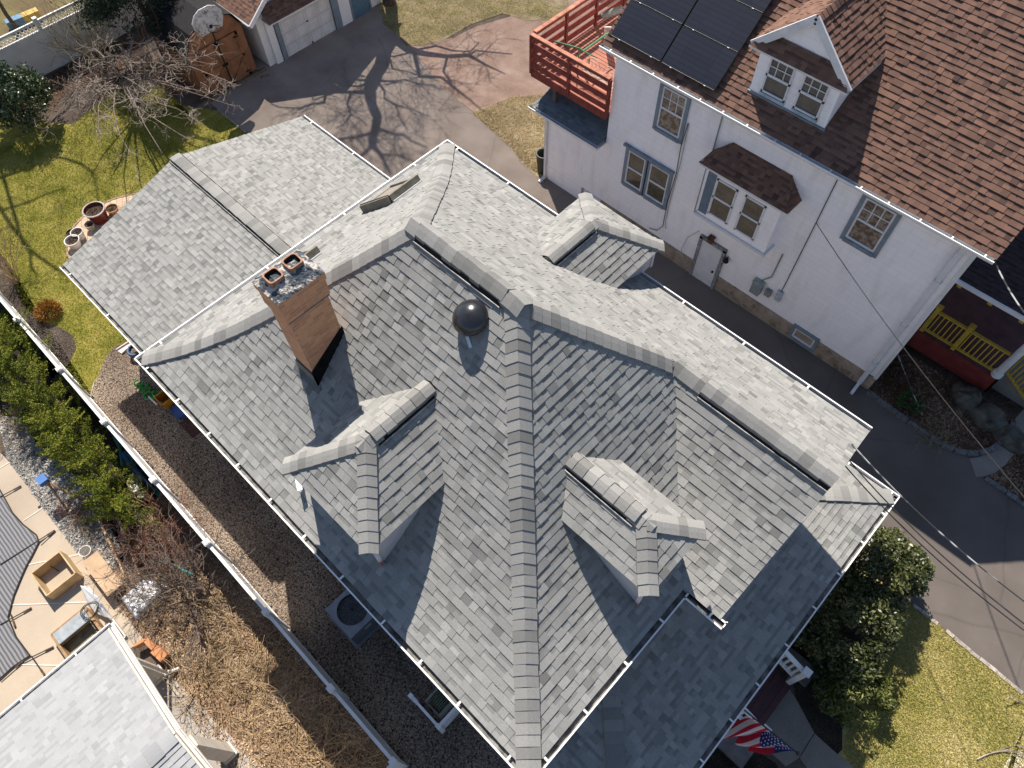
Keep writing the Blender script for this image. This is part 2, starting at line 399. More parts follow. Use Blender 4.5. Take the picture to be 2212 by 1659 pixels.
# ---- chimney ----
m_, n_, b_ = nodes('orange_brick', .9, .2)
uvn = N(n_, 'ShaderNodeTexCoord'); bt = N(n_, 'ShaderNodeTexBrick'); bt.offset = .5
n_.links.new(uvn.outputs['UV'], bt.inputs['Vector']); bt.inputs['Scale'].default_value = 1; bt.inputs['Brick Width'].default_value = .21; bt.inputs['Row Height'].default_value = .068; bt.inputs['Mortar Size'].default_value = .006
bt.inputs['Color1'].default_value = (.74, .36, .17, 1); bt.inputs['Color2'].default_value = (.50, .23, .12, 1); bt.inputs['Mortar'].default_value = (.52, .42, .34, 1); bt.inputs['Bias'].default_value = -.1
cc_ = mixc(n_, math_(n_, 'MULTIPLY', noise(n_, pos(n_), 7, 4), .45), bt.outputs['Color'], (.22, .11, .07)); n_.links.new(cc_, b_.inputs['Base Color']); bump(n_, b_, bt.outputs['Fac'], -.4, .01)
M_BRICK = m_
ch = MB(); X0, X1, Y0, Y1 = -7.44, -6.92, 2.16, 2.90
ch.box(X0, X1, Y0, Y1, 7.2, 9.62); ch.box(X0 - .02, X1 + .02, Y0 - .02, Y1 + .02, 9.62, 9.67, 1); ch.box(X0 - .035, X1 + .035, Y0 - .035, Y1 + .035, 9.67, 10.02); ch.box(X0 - .055, X1 + .055, Y0 - .055, Y1 + .055, 10.02, 10.17)
CH = ch.build('chimney', [M_BRICK, simple('lead_band', (.12, .13, .15), .6, .3, 9)], HS)
m_, n_, b_ = nodes('tarred_mortar', .75, .4); p_ = pos(n_)
n_.links.new(ramp(n_, noise(n_, p_, 6, 6, .7), [(.38, (.03, .045, .065)), (.52, (.07, .085, .10)), (.56, (.42, .38, .34)), (.7, (.5, .46, .42))]), b_.inputs['Base Color']); bump(n_, b_, noise(n_, p_, 22, 4), .9, .04)
cr = MB(); R = random.Random(3); nx, ny = 14, 20; g = {}
for i in range(nx + 1):
    for j in range(ny + 1):
        u, v = i / nx, j / ny; e = min(u, 1 - u, (v) * 1.4, (1 - v) * 1.4) * 2; g[i, j] = (X0 - .06 + u * (X1 - X0 + .12), Y0 - .06 + v * (Y1 - Y0 + .12), 10.172 + .13 * min(1, e * 1.5) + R.uniform(-.008, .012))
for i in range(nx):
    for j in range(ny): cr.poly([g[i, j], g[i + 1, j], g[i + 1, j + 1], g[i, j + 1]])
cr.build('chimney_crown', m_, CH)
M_TERRA = simple('terracotta', (.40, .22, .15), .85, .25, 14); M_SOOT = simple('sooty_flue', (.09, .055, .035), .9, .5, 7)
for (cx, cy) in ((-7.205, 2.335), (-7.215, 2.69)):
    fl = MB(); a = .125; t_ = .022
    def ring(h, r, n=5):
        out = []
        for (qx, qy) in ((1, 1), (-1, 1), (-1, -1), (1, -1)):
            for k in range(n):
                an = math.atan2(qy, qx) - math.pi / 4 + (math.pi / 2) * k / (n - 1); out.append((cx + qx * (r - .05) + .05 * math.cos(an), cy + qy * (r - .05) + .05 * math.sin(an), h))
        return out
    A = ring(10.2, a); B = ring(10.37, a); Cc = ring(10.37, a - t_); Dd = ring(9.9, a - t_); n = len(A)
    for P_, Q_, mm in ((A, B, 0), (B, Cc, 0), (Cc, Dd, 1)):
        for k in range(n): fl.poly([P_[k], P_[(k + 1) % n], Q_[(k + 1) % n], Q_[k]], mm)
    fl.poly(Dd, 1)
    fl.build('flue', [M_TERRA, M_SOOT], CH)
zr = lambda y: ZE + prof(y - LY)
fs = MB()
fs.hexa([(X1 + .001, Y0 - .03, zr(Y0) - .1), (X1 + .02, Y0 - .03, zr(Y0) - .1), (X1 + .02, Y1 + .03, zr(Y1) - .1), (X1 + .001, Y1 + .03, zr(Y1) - .1), (X1 + .001, Y0 - .03, zr(Y0) + .42), (X1 + .02, Y0 - .03, zr(Y0) + .42), (X1 + .02, Y1 + .03, zr(Y1) + .22), (X1 + .001, Y1 + .03, zr(Y1) + .22)], 0)
fs.box(X0 - .02, X1 + .02, Y0 - .03, Y0 - .001, zr(Y0) - .1, zr(Y0) + .30, 1)
fs.hexa([(X0 - .1, Y0 - .12, zr(Y0 - .12) + .018), (X1 + .1, Y0 - .12, zr(Y0 - .12) + .018), (X1 + .1, Y0, zr(Y0) + .018), (X0 - .1, Y0, zr(Y0) + .018), (X0 - .1, Y0 - .12, zr(Y0 - .12) + .026), (X1 + .1, Y0 - .12, zr(Y0 - .12) + .026), (X1 + .1, Y0, zr(Y0) + .026), (X0 - .1, Y0, zr(Y0) + .026)], 1)
fs.build('flashing', [simple('black_rubber', (.012, .013, .014), .8, .3, 6, spec=.1), simple('grey_flashing', (.13, .14, .14), .5, .25, 6)], CH)
# ---- round attic fan ----
fx, fy = -4.91, 4.07; fz = ZE + prof(fy - LY)
nrm = Vector((0, -.99, 1)).normalized(); ax = Vector((0, -.45, 1)).normalized()
fn = MB(); o = Vector((fx, fy, fz)) + Vector((0, -.02, .02))
fn.lathe(o + ax * .10, [(.0, .15), (.07, .145), (.14, .122), (.21, .08), (.26, .03), (.285, -.02), (.285, -.05), (.24, -.055), (.0, -.055)], 36, 0, .5, ax)
fn.lathe(o - ax * .12, [(.17, 0), (.17, .2)], 24, 1, .5, ax)
FN = fn.build('attic_fan', [simple('gloss_dark_dome', (.022, .022, .026), .22, .15, 5, spec=.6), simple('dark_louvre', (.03, .03, .032), .6, .2, 9)], HS, smooth=True)
for (dx, dy) in ((.14, -.24), (-.27, -.10)):
    fb = MB()
    a = Vector((fx + dx, fy + dy, ZE + prof(fy + dy - LY) + .03)); d = Vector((1 if abs(dx) < .2 else .3, -.5, -.5)).normalized(); d = d - nrm * d.dot(nrm); fb.bar(a - d * .09, a + d * .09, .055, .01, 0, .5, nrm); fb.build('mounting_tab', simple('pale_metal', (.62, .66, .72), .4, .05, 5), FN)
# small bent pipe flap near left dormer
q = W(612, 1028, 7.35); sp = MB(); a = Vector((q[0] - .12, .98 + .0, 7.2)); 
from_t = lambda x, y, h=0: Vector((x, y, ZE + prof(y - LY) + h))
px_, py_ = -6.21, .86
a = from_t(px_ - .02, py_ + .05, .2); b = from_t(px_ + .22, py_ - .08, .25)
sp.bar(from_t(px_ + .1, py_, -.02), from_t(px_ + .1, py_, .2), .03, .03); sp.bar(a, b, .09, .012)
sp.build('vent_flap', simple('galvanised', (.7, .72, .76), .35, .05, 5, metal=.2), HS)
# ---- skylights on the rear slope ----
M_SKF = simple('taupe_frame', (.22, .20, .16), .5, .15, 7)
m_, n_, b_ = nodes('skylight_glass', .08, .9); b_.inputs['Base Color'].default_value = (.30, .26, .23, 1)
for (bx0, by0) in ((-9.75, 6.2), (-9.74, 3.42)):
    def S3(x, y, h):
        t = x - RX0; k = 1 / math.sqrt(1.5); return (x - .7 * h * k, y, ZE + prof(t) + h * k)
    cB, cC, cA, cD = (bx0, by0), (bx0 - .05, by0 + .86), (bx0 - .52, by0 - .42), (bx0 - .56, by0 + .44)
    def fr_(p, q_, w_, h0, h1, m=0):
        d = Vector((q_[0] - p[0], q_[1] - p[1], 0)).normalized(); n_2 = Vector((-d.y, d.x, 0)) * w_
        sk.hexa([S3(p[0] - n_2.x, p[1] - n_2.y, h0), S3(q_[0] - n_2.x, q_[1] - n_2.y, h0), S3(q_[0] + n_2.x, q_[1] + n_2.y, h0), S3(p[0] + n_2.x, p[1] + n_2.y, h0), S3(p[0] - n_2.x, p[1] - n_2.y, h1), S3(q_[0] - n_2.x, q_[1] - n_2.y, h1), S3(q_[0] + n_2.x, q_[1] + n_2.y, h1), S3(p[0] + n_2.x, p[1] + n_2.y, h1)], m)
    sk = MB(); fr_(cB, cC, .045, -.05, .19); fr_(cA, cB, .06, -.05, .19); fr_(cA, cB, .02, .19, .20, 1); fr_(cC, cD, .02, -.05, .15); fr_(cA, cD, .02, -.05, .12)
    sk2 = [(cB[0] + .07, cB[1] + .02), (cC[0] + .07, cC[1])]; fr_(sk2[0], sk2[1], .012, .0, .05, 2)
    f = sk.build('skylight', [M_SKF, M_BLACK, M_WHITE], HS)
    g_ = MB(); g_.poly([S3(*cA, .11), S3(*cB, .11), S3(*cC, .11), S3(*cD, .11)]); g_.build('pane', m_, f)
# ---- rear addition ----
AZ = 3.35; am = .265; A = MB(); ax0, ax1, ay0, ay1 = -17.92, -10.25, .64, 8.8; ac = (ay0 + ay1) / 2
shingles(A, [(ax0, ay0), (ax1, ay0), (ax1, ac), (ax0, ac)], (ax0, ay0), (0, 1), AZ, lin(am), 41)
shingles(A, [(ax0, ay1), (ax1, ay1), (ax1, ac), (ax0, ac)], (ax0, ay1), (0, -1), AZ, lin(am), 42)
A.box(ax0 + .02, ax1, ay0 + .02, ay0 + .5, AZ - .14, AZ - .012, 1); A.box(ax0 + .02, ax1, ay1 - .5, ay1 - .02, AZ - .14, AZ - .012, 1)
zc = AZ + am * (ac - ay0)
for y0, z0, y1, z1 in ((ay0, AZ, ac, zc), (ac, zc, ay1, AZ)): A.hexa([(ax0, y0, z0 - .16), (ax0 + .03, y0, z0 - .16), (ax0 + .03, y1, z1 - .16), (ax0, y1, z1 - .16), (ax0, y0, z0 - .01), (ax0 + .03, y0, z0 - .01), (ax0 + .03, y1, z1 - .01), (ax0, y1, z1 - .01)], 1)
ADD = A.build('addition_roof', [M_SH, M_TRIM], HS)
mb = MB(); mb.box(-17.5, -10.27, 1.0, 8.4, 0, AZ); mb.poly([(-17.5, 1.0, AZ), (-17.5, 8.4, AZ), (-17.5, ac, zc - .05)]); mb.build('addition_wall', M_SIDE, HS)
ridge_vent(ADD, (ax0 + .02, ac, zc + .01), (-10.78, ac, zc + .01), am, .17, .06, 77)
gutter(HS, [(ax0, ay0, AZ), (-10.4, ay0, AZ)], [(0, -1)], seed=11, hang=1.9)
gutter(HS, [(ax0, ay1, AZ), (-10.3, ay1, AZ)], [(0, 1)], seed=12, hang=1.9)
# ---- porch ----
PZ = 3.68; pm = .27; px1, pyl, pyr, pxw = 1.69, .6, 9.76, -.74; dd_ = px1 - pxw; Pm = MB()
shingles(Pm, [(px1, pyl), (px1, pyr), (pxw, pyr - dd_), (pxw, pyl + dd_)], (px1, pyl), (-1, 0), PZ, lin(pm), 51)
shingles(Pm, [(px1, pyr), (-1.6, pyr), (-1.6, 8.2), (pxw, 8.2), (pxw, pyr - dd_)], (px1, pyr), (0, -1), PZ, lin(pm), 52)
shingles(Pm, [(px1, pyl), (pxw, pyl), (pxw, pyl + dd_)], (px1, pyl), (0, 1), PZ, lin(pm), 53)
Pm.box(-.74, px1 - .02, pyl + .02, pyr - .02, PZ - .16, PZ - .02, 1); Pm.box(-1.6, -.74, 8.22, pyr - .02, PZ - .16, PZ - .02, 1)
PR = Pm.build('porch_roof', [M_SH, M_TRIM], HS)
for k, (y, s) in enumerate(((pyl, 1), (pyr, -1))):
    mb = MB(); caps(mb, [(px1 - t, y + s * t, PZ + pm * t) for t in (.02, .8, 1.6, dd_)], None, .17, .2, .030, 60 + k); mb.build('hip_cap', M_CAP, PR)
pg = PZ
gutter(HS, [(px1, pyl - .1, pg), (px1, pyr + .1, pg)], [(1, 0)], seed=21, hang=.9)
gutter(HS, [(-1.6, pyr, pg), (px1 + .1, pyr, pg)], [(0, 1)], seed=22, hang=.9)
M_MAROON = simple('maroon_boards', (.10, .035, .04), .45, .15, 3)
dk = MB()
for i in range(16): dk.box(-.74 + i * .143, -.74 + i * .143 + .138, 1.0, 9.4, .82, .9)
dk.box(-.74, 1.54, 1.02, 9.38, .2, .8, 1)
dk.build('porch_floor', [M_MAROON, M_TRIM], HS)
st = MB()
for k in range(4): 
    z = .9 - .18 * (k + 1)
    for j in range(2): st.box(1.55 + k * .3 + j * .15, 1.55 + k * .3 + j * .15 + .145, 4.75, 6.15, z - .04, z)
    st.box(1.55 + k * .3, 1.83 + k * .3, 4.8, 6.1, 0, z - .045)
st.build('porch_steps', M_MAROON, HS)
M_CONC = simple('weathered_concrete', (.24, .22, .21), .9, .2, 3, bmp=.3, bs=80)
for (y0, y1, L) in ((6.42, 6.92, 1.45), (3.96, 4.46, 1.35)):
    k = MB(); k.box(1.55, 1.55 + L, y0, y1, 0, .16); k.build('step_cheek', M_CONC, HS)
for y in (6.22, 4.62):
    rl = MB(); a = Vector((1.62, y, 1.72)); b = Vector((2.62, y, 1.35)); rl.bar(a, b, .1, .06); rl.bar(a - Vector((0, 0, .68)), b - Vector((0, 0, .68)), .09, .05)
    for i in range(7):
        t = (i + .7) / 7.6; p = a.lerp(b, t); rl.bar(p - Vector((0, 0, .66)), p, .05, .045)
    rl.box(2.58, 2.7, y - .06, y + .06, .1, 1.45); rl.box(2.55, 2.73, y - .09, y + .09, 1.45, 1.5)
    rl.box(1.56, 1.66, y - .05, y + .05, .9, 1.85)
    rl.build('stair_railing', M_WHITE, HS)
for y in (1.1, 3.3, 4.55, 6.3, 7.6, 9.25):
    p = MB(); p.box(1.38, 1.52, y - .07, y + .07, .9, PZ - .15); p.build('porch_post', M_WHITE, HS)
# ================= THE GROUND =================
def sheet(name, pts, z, mat, drop=0):
    mb = MB(); P = [(p[0], p[1], z) for p in pts]
    a = sum(P[i][0] * P[(i + 1) % len(P)][1] - P[(i + 1) % len(P)][0] * P[i][1] for i in range(len(P)))
    if a < 0: P = P[::-1]
    mb.poly(P); return tag(mb.build(name, mat), kind='structure')
def ground_mat(name, stops, scales=(2.5, 30), w=.5, bmp=.5, bs=40, rough=.95, stretch=None):
    m, n, b = nodes(name, rough, .15); p = pos(n); b.inputs['Diffuse Roughness'].default_value = .8
    f = math_(n, 'ADD', math_(n, 'MULTIPLY', noise(n, p, scales[0], 4), 1 - w), math_(n, 'MULTIPLY', noise(n, p, scales[1], 3, .7), w))
    n.links.new(ramp(n, f, stops), b.inputs['Base Color'])
    if bmp: bump(n, b, noise(n, p, bs, 3, .7), bmp, .03)
    return m
def pebble_mat(name, cols, scale=26, dark=(.02, .018, .016)):
    m, n, b = nodes(name, .85, .2); p = pos(n); b.inputs['Diffuse Roughness'].default_value = .7
    v = N(n, 'ShaderNodeTexVoronoi'); v.inputs['Scale'].default_value = scale; n.links.new(p, v.inputs['Vector'])
    wn = N(n, 'ShaderNodeTexWhiteNoise'); n.links.new(v.outputs['Color'], wn.inputs['Vector'])
    c = ramp(n, wn.outputs['Value'], [(i / max(1, len(cols) - 1), c_) for i, c_ in enumerate(cols)])
    edge = ramp(n, v.outputs['Distance'], [(.35, (1, 1, 1)), (.75, (0, 0, 0))])
    c = mixc(n, edge, dark, c); c = mixc(n, math_(n, 'MULTIPLY', noise(n, p, .8, 3), .35), c, dark)
    n.links.new(c, b.inputs['Base Color']); bump(n, b, v.outputs['Distance'], -.9, .02); return m
M_GRASS = ground_mat('lawn', [(.3, (.09, .10, .018)), (.43, (.22, .21, .035)), (.55, (.36, .31, .075)), (.7, (.46, .38, .15))], (1.1, 22), .45, .8, 60)
M_GRASS2 = ground_mat('dormant_lawn', [(.3, (.12, .12, .03)), (.43, (.27, .24, .07)), (.55, (.42, .35, .14)), (.7, (.55, .47, .27))], (.9, 22), .5, .8, 60)
M_STRAW = ground_mat('straw_grass', [(.3, (.13, .10, .045)), (.5, (.40, .32, .19)), (.7, (.55, .47, .33))], (2.2, 18), .5, .9, 50)
M_SOIL = ground_mat('brown_soil', [(.3, (.045, .035, .028)), (.5, (.13, .10, .08)), (.7, (.24, .19, .15))], (1.5, 35), .6, .7, 50)
M_DMULCH = ground_mat('dark_mulch', [(.35, (.012, .010, .008)), (.52, (.045, .035, .026)), (.68, (.12, .09, .07))], (3, 34), .7, .9, 45)
M_BARK = ground_mat('bark_mulch', [(.3, (.07, .045, .028)), (.45, (.22, .145, .09)), (.58, (.42, .31, .21)), (.72, (.64, .53, .40))], (1.2, 26), .72, 1., 40)
M_RDIRT = ground_mat('red_dirt', [(.3, (.20, .13, .10)), (.5, (.34, .235, .185)), (.7, (.48, .37, .31))], (1.3, 40), .5, .6, 60)
M_TAN = ground_mat('tan_concrete', [(.3, (.45, .375, .29)), (.7, (.58, .50, .40))], (.7, 30), .3, .15, 60)
M_WALKC = ground_mat('grey_walk_concrete', [(.3, (.20, .18, .155)), (.7, (.34, .30, .26))], (1.2, 30), .5, .3, 70)
M_SIDEW = ground_mat('pale_sidewalk', [(.3, (.55, .49, .42)), (.7, (.70, .64, .56))], (1.2, 30), .5, .2, 70)
M_GRAVEL = pebble_mat('tan_gravel', [(.12, .085, .065), (.42, .33, .25), (.25, .16, .11), (.5, .42, .35), (.33, .24, .18), (.17, .13, .10), (.6, .52, .44)], 22)
M_STONES = pebble_mat('pool_stones', [(.25, .25, .26), (.6, .58, .55), (.14, .14, .16), (.7, .66, .6), (.4, .38, .36)], 15, (.03, .03, .035))
# asphalt with patches, fine grit and hairline cracks
m, n, b = nodes('asphalt', .9, .2); p = pos(n); b.inputs['Diffuse Roughness'].default_value = .8
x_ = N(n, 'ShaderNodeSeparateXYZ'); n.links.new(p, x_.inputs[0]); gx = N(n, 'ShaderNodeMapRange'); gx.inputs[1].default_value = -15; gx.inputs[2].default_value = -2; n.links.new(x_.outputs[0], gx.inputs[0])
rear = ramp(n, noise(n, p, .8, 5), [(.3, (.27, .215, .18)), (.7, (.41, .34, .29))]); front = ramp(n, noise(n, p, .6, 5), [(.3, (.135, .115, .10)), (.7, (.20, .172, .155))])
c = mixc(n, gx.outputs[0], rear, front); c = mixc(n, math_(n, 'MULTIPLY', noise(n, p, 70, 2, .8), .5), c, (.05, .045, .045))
mu = N(n, 'ShaderNodeTexNoise'); mu.inputs['Scale'].default_value = 1.2; n.links.new(p, mu.inputs[0]); pp = mixc(n, .12, p, mu.outputs['Color']) 
v = N(n, 'ShaderNodeTexVoronoi', feature='DISTANCE_TO_EDGE'); v.inputs['Scale'].default_value = .28; n.links.new(pp, v.inputs['Vector'])
cr_ = ramp(n, v.outputs['Distance'], [(.0, (1, 1, 1)), (.006, (0, 0, 0))]); c = mixc(n, math_(n, 'MULTIPLY', cr_, .22), c, (.03, .03, .03))
n.links.new(c, b.inputs['Base Color']); bump(n, b, noise(n, p, 110, 2), .5, .01); M_ASPH = m

mb = MB(); mb.poly([(-200, -200, 0), (200, -200, 0), (200, 200, 0), (-200, 200, 0)]); tag(mb.build('ground', M_SOIL), kind='structure')
XF, YF = -31.58, -1.24     # the two white fences
sheet('back_lawn', [(XF + .1, YF), (-10.4, YF), (-10.4, 9.2), WT(0, 0, 2120, 1140), WT(0, 0, 1900, 960), WT(0, 0, 1500, 900), (-24.4, 7.8), WT(0, 0, 1260, 560), (-28, 4.5), (XF + .1, 2)], .004, M_GRASS)
sheet('lawn_beyond_fence', [(-31.7, -20), (-31.7, 40), (-60, 40), (-60, -20)], .004, ground_mat('thin_lawn', [(.35, (.16, .11, .07)), (.5, (.24, .19, .09)), (.62, (.30, .27, .11)), (.75, (.42, .36, .2))], (.5, 20), .4, .6, 50))
sheet('planting_bed', [(XF + .1, 2), W(85, 215), W(118, 232), W(150, 190), W(210, 178), W(262, 195), W(300, 215), W(345, 178), W(400, 190), (-24.6, 8.6), (-25.3, 8.8), (-31.5, 9.2)], .008, M_SOIL)
sheet('planting_bed', [W(-60, 470), W(0, 545), W(28, 600), W(55, 668), W(95, 695), W(135, 710), W(158, 725), W(165, 752), W(150, 785), W(112, 820), (-15.5, YF), (-24, YF)], .008, M_SOIL)
drive = [WT(0, 0, 1900, 960), WT(0, 0, 2120, 1140), (-17.2, 8.35), (-10.2, 8.3), (-.8, 8.3), (-.6, 9.6), (1.9, 9.9), WT(3, 3, 1110, 150), WT(3, 3, 1320, 300), WT(3, 3, 1520, 460), WT(3, 3, 1740, 650), WT(3, 3, 2010, 860), WT(3, 3, 2212, 1030), (15.5, 8.5), (15.5, 14.7), WT(3, 2, 2212, 1070), WT(3, 2, 2110, 990), WT(3, 2, 1860, 810), WT(3, 2, 1740, 640), WT(3, 2, 1650, 605), WT(3, 2, 1480, 520), WT(3, 2, 1290, 390), WT(3, 2, 850, 60), (-.1, 14.8), (-12.8, 14.8), WT(2, 0, 270, 1590), WT(2, 0, 100, 1430), WT(1, 0, 2212, 1290), WT(1, 0, 2110, 1170), WT(1, 0, 2000, 1060), WT(1, 0, 1850, 950), WT(1, 0, 1660, 800), WT(1, 0, 1500, 620), WT(1, 0, 1400, 470), WT(1, 0, 1300, 400), WT(1, 0, 1200, 275), WT(1, 0, 1100, 205), WT(1, 0, 1050, 60), (-27.5, 17.4), (-27.5, 8.9), (-24.6, 8.8)]
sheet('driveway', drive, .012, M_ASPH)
sheet('dirt_patch', [WT(1, 0, 1300, 400), WT(1, 0, 1700, 330), WT(1, 0, 1900, 230), WT(1, 0, 2212, 140), WT(2, 0, 160, 180), (-24.5, 24), (-17, 24), (-12.7, 16.5), (-12.8, 14.6), WT(2, 0, 270, 1590), WT(2, 0, 100, 1430), WT(1, 0, 2212, 1290), WT(1, 0, 2000, 1060), WT(1, 0, 1660, 800), WT(1, 0, 1500, 620), WT(1, 0, 1400, 470)], .008, M_RDIRT)
sheet('rough_grass', [WT(1, 0, 1050, 0), WT(1, 0, 1050, 60), WT(1, 0, 1100, 205), WT(1, 0, 1200, 275), WT(1, 0, 1310, 395), WT(1, 0, 1440, 400), WT(1, 0, 1640, 340), WT(1, 0, 1850, 215), WT(1, 0, 2130, 120), WT(2, 0, 130, 180), WT(2, 0, 500, 170), (-26, 30), (-40, 30), (-40, 17)], .016, ground_mat('patchy_grass', [(.33, (.09, .09, .035)), (.45, (.22, .18, .10)), (.58, (.36, .28, .18)), (.75, (.46, .38, .28))], (1.5, 16), .5, 1, 40))
sheet('straw_verge', [WT(1, 0, 1870, 975), WT(1, 0, 1960, 930), WT(1, 0, 2080, 900), WT(2, 0, 0, 840), WT(2, 0, 150, 860), WT(2, 0, 308, 820), WT(2, 0, 300, 1560), WT(2, 0, 250, 1560), WT(2, 0, 100, 1425), WT(1, 0, 2212, 1285), WT(1, 0, 2090, 1165), WT(1, 0, 1960, 1060)], .016, M_STRAW)
sheet('gravel_path', [WT(0, 1, 1100, 1290), WT(0, 1, 985, 1340), WT(0, 1, 920, 1420), WT(0, 1, 880, 1520), WT(0, 1, 820, 1659), WT(0, 2, 770, 130), (-14.6, YF), (12, YF), (12, .3), (3, .9), (-10.4, .9), (-14.7, 1.1)], .008, M_GRAVEL)
# patio of pavers behind the addition
m, n, b = nodes('tan_pavers', .85, .2); tc = N(n, 'ShaderNodeTexCoord'); bt = N(n, 'ShaderNodeTexBrick'); n.links.new(mapv(n, pos(n), (1, 1, 1), (0, 0, .5)), bt.inputs['Vector']); bt.inputs['Scale'].default_value = 1; bt.inputs['Brick Width'].default_value = .3; bt.inputs['Row Height'].default_value = .2; bt.inputs['Mortar Size'].default_value = .008
bt.inputs['Color1'].default_value = (.52, .40, .29, 1); bt.inputs['Color2'].default_value = (.42, .31, .22, 1); bt.inputs['Mortar'].default_value = (.25, .17, .12, 1); n.links.new(bt.outputs[0], b.inputs[0]); M_PAV = m
sheet('patio', [W(300, 418), W(270, 424), W(236, 434), W(205, 450), W(178, 470), W(160, 490), W(149, 515), W(145, 540), W(147, 556), (-17.3, 1.2), (-17.3, 7)], .014, M_PAV)
# front yard
sheet('front_lawn', [(1.9, 9.9), WT(3, 3, 1110, 150), WT(3, 3, 1320, 300), WT(3, 3, 1520, 460), WT(3, 3, 1740, 650), WT(3, 3, 2010, 860), WT(3, 3, 2212, 1030), (9.2, 8.2), (9.2, 4.2), WT(3, 3, 740, 1659), WT(3, 3, 600, 1540), WT(3, 3, 380, 1330), (2.2, 7)], .006, M_GRASS2)
sheet('planting_bed', [(1.4, 9.7), WT(3, 3, 900, 120), WT(3, 3, 960, 420), WT(3, 3, 850, 700), WT(3, 3, 760, 1000), WT(3, 3, 640, 1330), WT(3, 3, 640, 1500), WT(3, 3, 600, 1540), WT(3, 3, 400, 1360), WT(3, 3, 240, 1060), (2.2, 6.9), (1.4, 7)], .010, M_DMULCH)
sheet('planting_bed', [(1.4, 4.2), (3.4, 4.6), (4.4, 4.2), (5.5, 3), (3, 1.5), (1.4, 1.2)], .010, M_DMULCH)
sheet('front_walk', [(2.7, 4.7), (2.7, 6.15), WT(3, 3, 240, 1060), WT(3, 3, 400, 1360), WT(3, 3, 620, 1560), WT(3, 3, 745, 1659), (7, 5.2), (7, 4.2), WT(3, 3, 270, 1570), (3.6, 4.7)], .014, M_WALKC)
sheet('sidewalk', [(WT(3, 3, 2212, 1310)[0], 8.6), WT(3, 3, 2212, 1310), WT(3, 3, 2030, 1659), (WT(3, 3, 2030, 1659)[0], -10), (10.6, -10), (10.6, 8.6)], .014, M_SIDEW)
mb = MB(); a = Vector(WT(3, 3, 270, 1570, .016)); b_ = Vector(WT(3, 3, 400, 1360, .016)); mb.bar(a, b_, .015, .006); a = Vector(WT(3, 3, 2150, 1455, .016)); mb.bar(a, a + Vector((1.6, 0.1, 0)), .02, .006)
tag(mb.build('pavement_joint', M_BLACK), kind='structure')
# neighbour's bed and walk
m_nbed = ground_mat('leafy_bed', [(.33, (.02, .022, .012)), (.45, (.05, .04, .03)), (.58, (.13, .08, .06)), (.72, (.26, .19, .14))], (2.2, 18), .65, 1., 30)
sheet('planting_bed', [(-.1, 14.8), WT(3, 2, 850, 60), WT(3, 2, 1290, 385), WT(3, 2, 1480, 510), WT(3, 2, 1660, 595), WT(3, 2, 1800, 600), WT(3, 2, 1900, 575), WT(3, 2, 2000, 500), WT(3, 2, 2070, 420), WT(3, 2, 2110, 330), (4, 17.5), (3, 20), (-.1, 20)], .010, m_nbed)
sheet('planting_bed', [WT(3, 2, 1870, 810), WT(3, 2, 2110, 985), WT(3, 2, 2212, 1060), (12, 15.4), (12, 18), WT(3, 2, 2212, 480), WT(3, 2, 2160, 570), WT(3, 2, 2060, 700), WT(3, 2, 1960, 780)], .010, m_nbed)
sheet('neighbour_walk', [WT(3, 2, 1740, 645), WT(3, 2, 1795, 805), WT(3, 2, 1870, 800), WT(3, 2, 1960, 770), WT(3, 2, 2060, 690), WT(3, 2, 2160, 560), WT(3, 2, 2212, 460), (4.6, 19), (3.6, 19), WT(3, 2, 2110, 330), WT(3, 2, 2070, 430), WT(3, 2, 2000, 520), WT(3, 2, 1900, 600), WT(3, 2, 1820, 632)], .016, M_WALKC)
# stone edging of the beds and kerb of the lawn
M_BLOCK = simple('grey_kerb_blocks', (.17, .17, .17), .9, .25, 9); M_BLOCKL = simple('pale_kerb_blocks', (.42, .37, .33), .9, .25, 9)
def edging(name, pts, L=.28, wdt=.11, h=.09, mat=None, seed=0):
    R = random.Random(seed); mb = MB(); P = resample([(p[0], p[1], 0) for p in pts], L)
    for a, c in zip(P[:-1], P[1:]):
        if R.random() < .04: continue
        d = (c - a) * .94; j = Vector((R.uniform(-.01, .01), R.uniform(-.01, .01), 0)); hh = h * R.uniform(.8, 1.1); mb.bar(a + j + Vector((0, 0, hh / 2)), a + d + j + Vector((0, 0, hh / 2)), wdt * R.uniform(.85, 1.1), hh, 0, R.random())
    o = mb.build(name, mat or M_BLOCK); return tag(o, kind='structure')
edging('kerb', [WT(3, 2, 850, 70), WT(3, 2, 1290, 395), WT(3, 2, 1480, 520), WT(3, 2, 1650, 600), WT(3, 2, 1800, 608), WT(3, 2, 1900, 583), WT(3, 2, 2000, 510), WT(3, 2, 2070, 430), WT(3, 2, 2110, 335)], .34, .14, .1, seed=1)
edging('kerb', [WT(3, 2, 1870, 815), WT(3, 2, 2110, 985), WT(3, 2, 2212, 1060), (9, 14.9)], .3, .13, .08, seed=2)
edging('kerb', [WT(3, 3, 1110, 150), WT(3, 3, 1320, 300), WT(3, 3, 1520, 460), WT(3, 3, 1740, 650), WT(3, 3, 2010, 860), WT(3, 3, 2212, 1030)], .22, .09, .035, M_BLOCKL, 3)
edging('kerb', [W(300, 418), W(270, 424), W(236, 434), W(205, 450), W(178, 470), W(160, 490), W(149, 515), W(145, 540), W(147, 556)], .16, .07, .03, simple('paver_edge', (.36, .25, .18), .9, .2, 9), 4)
mb = MB(); mb.bar((*WT(0, 2, 785, 125)[:2], .02), (*WT(0, 1, 820, 1640)[:2], .02), .03, .04); mb.bar(WT(0, 0, 1880, 950, .02), WT(0, 0, 2125, 1145, .02), .05, .04); tag(mb.build('lawn_edging', M_BLOCKL), kind='structure')
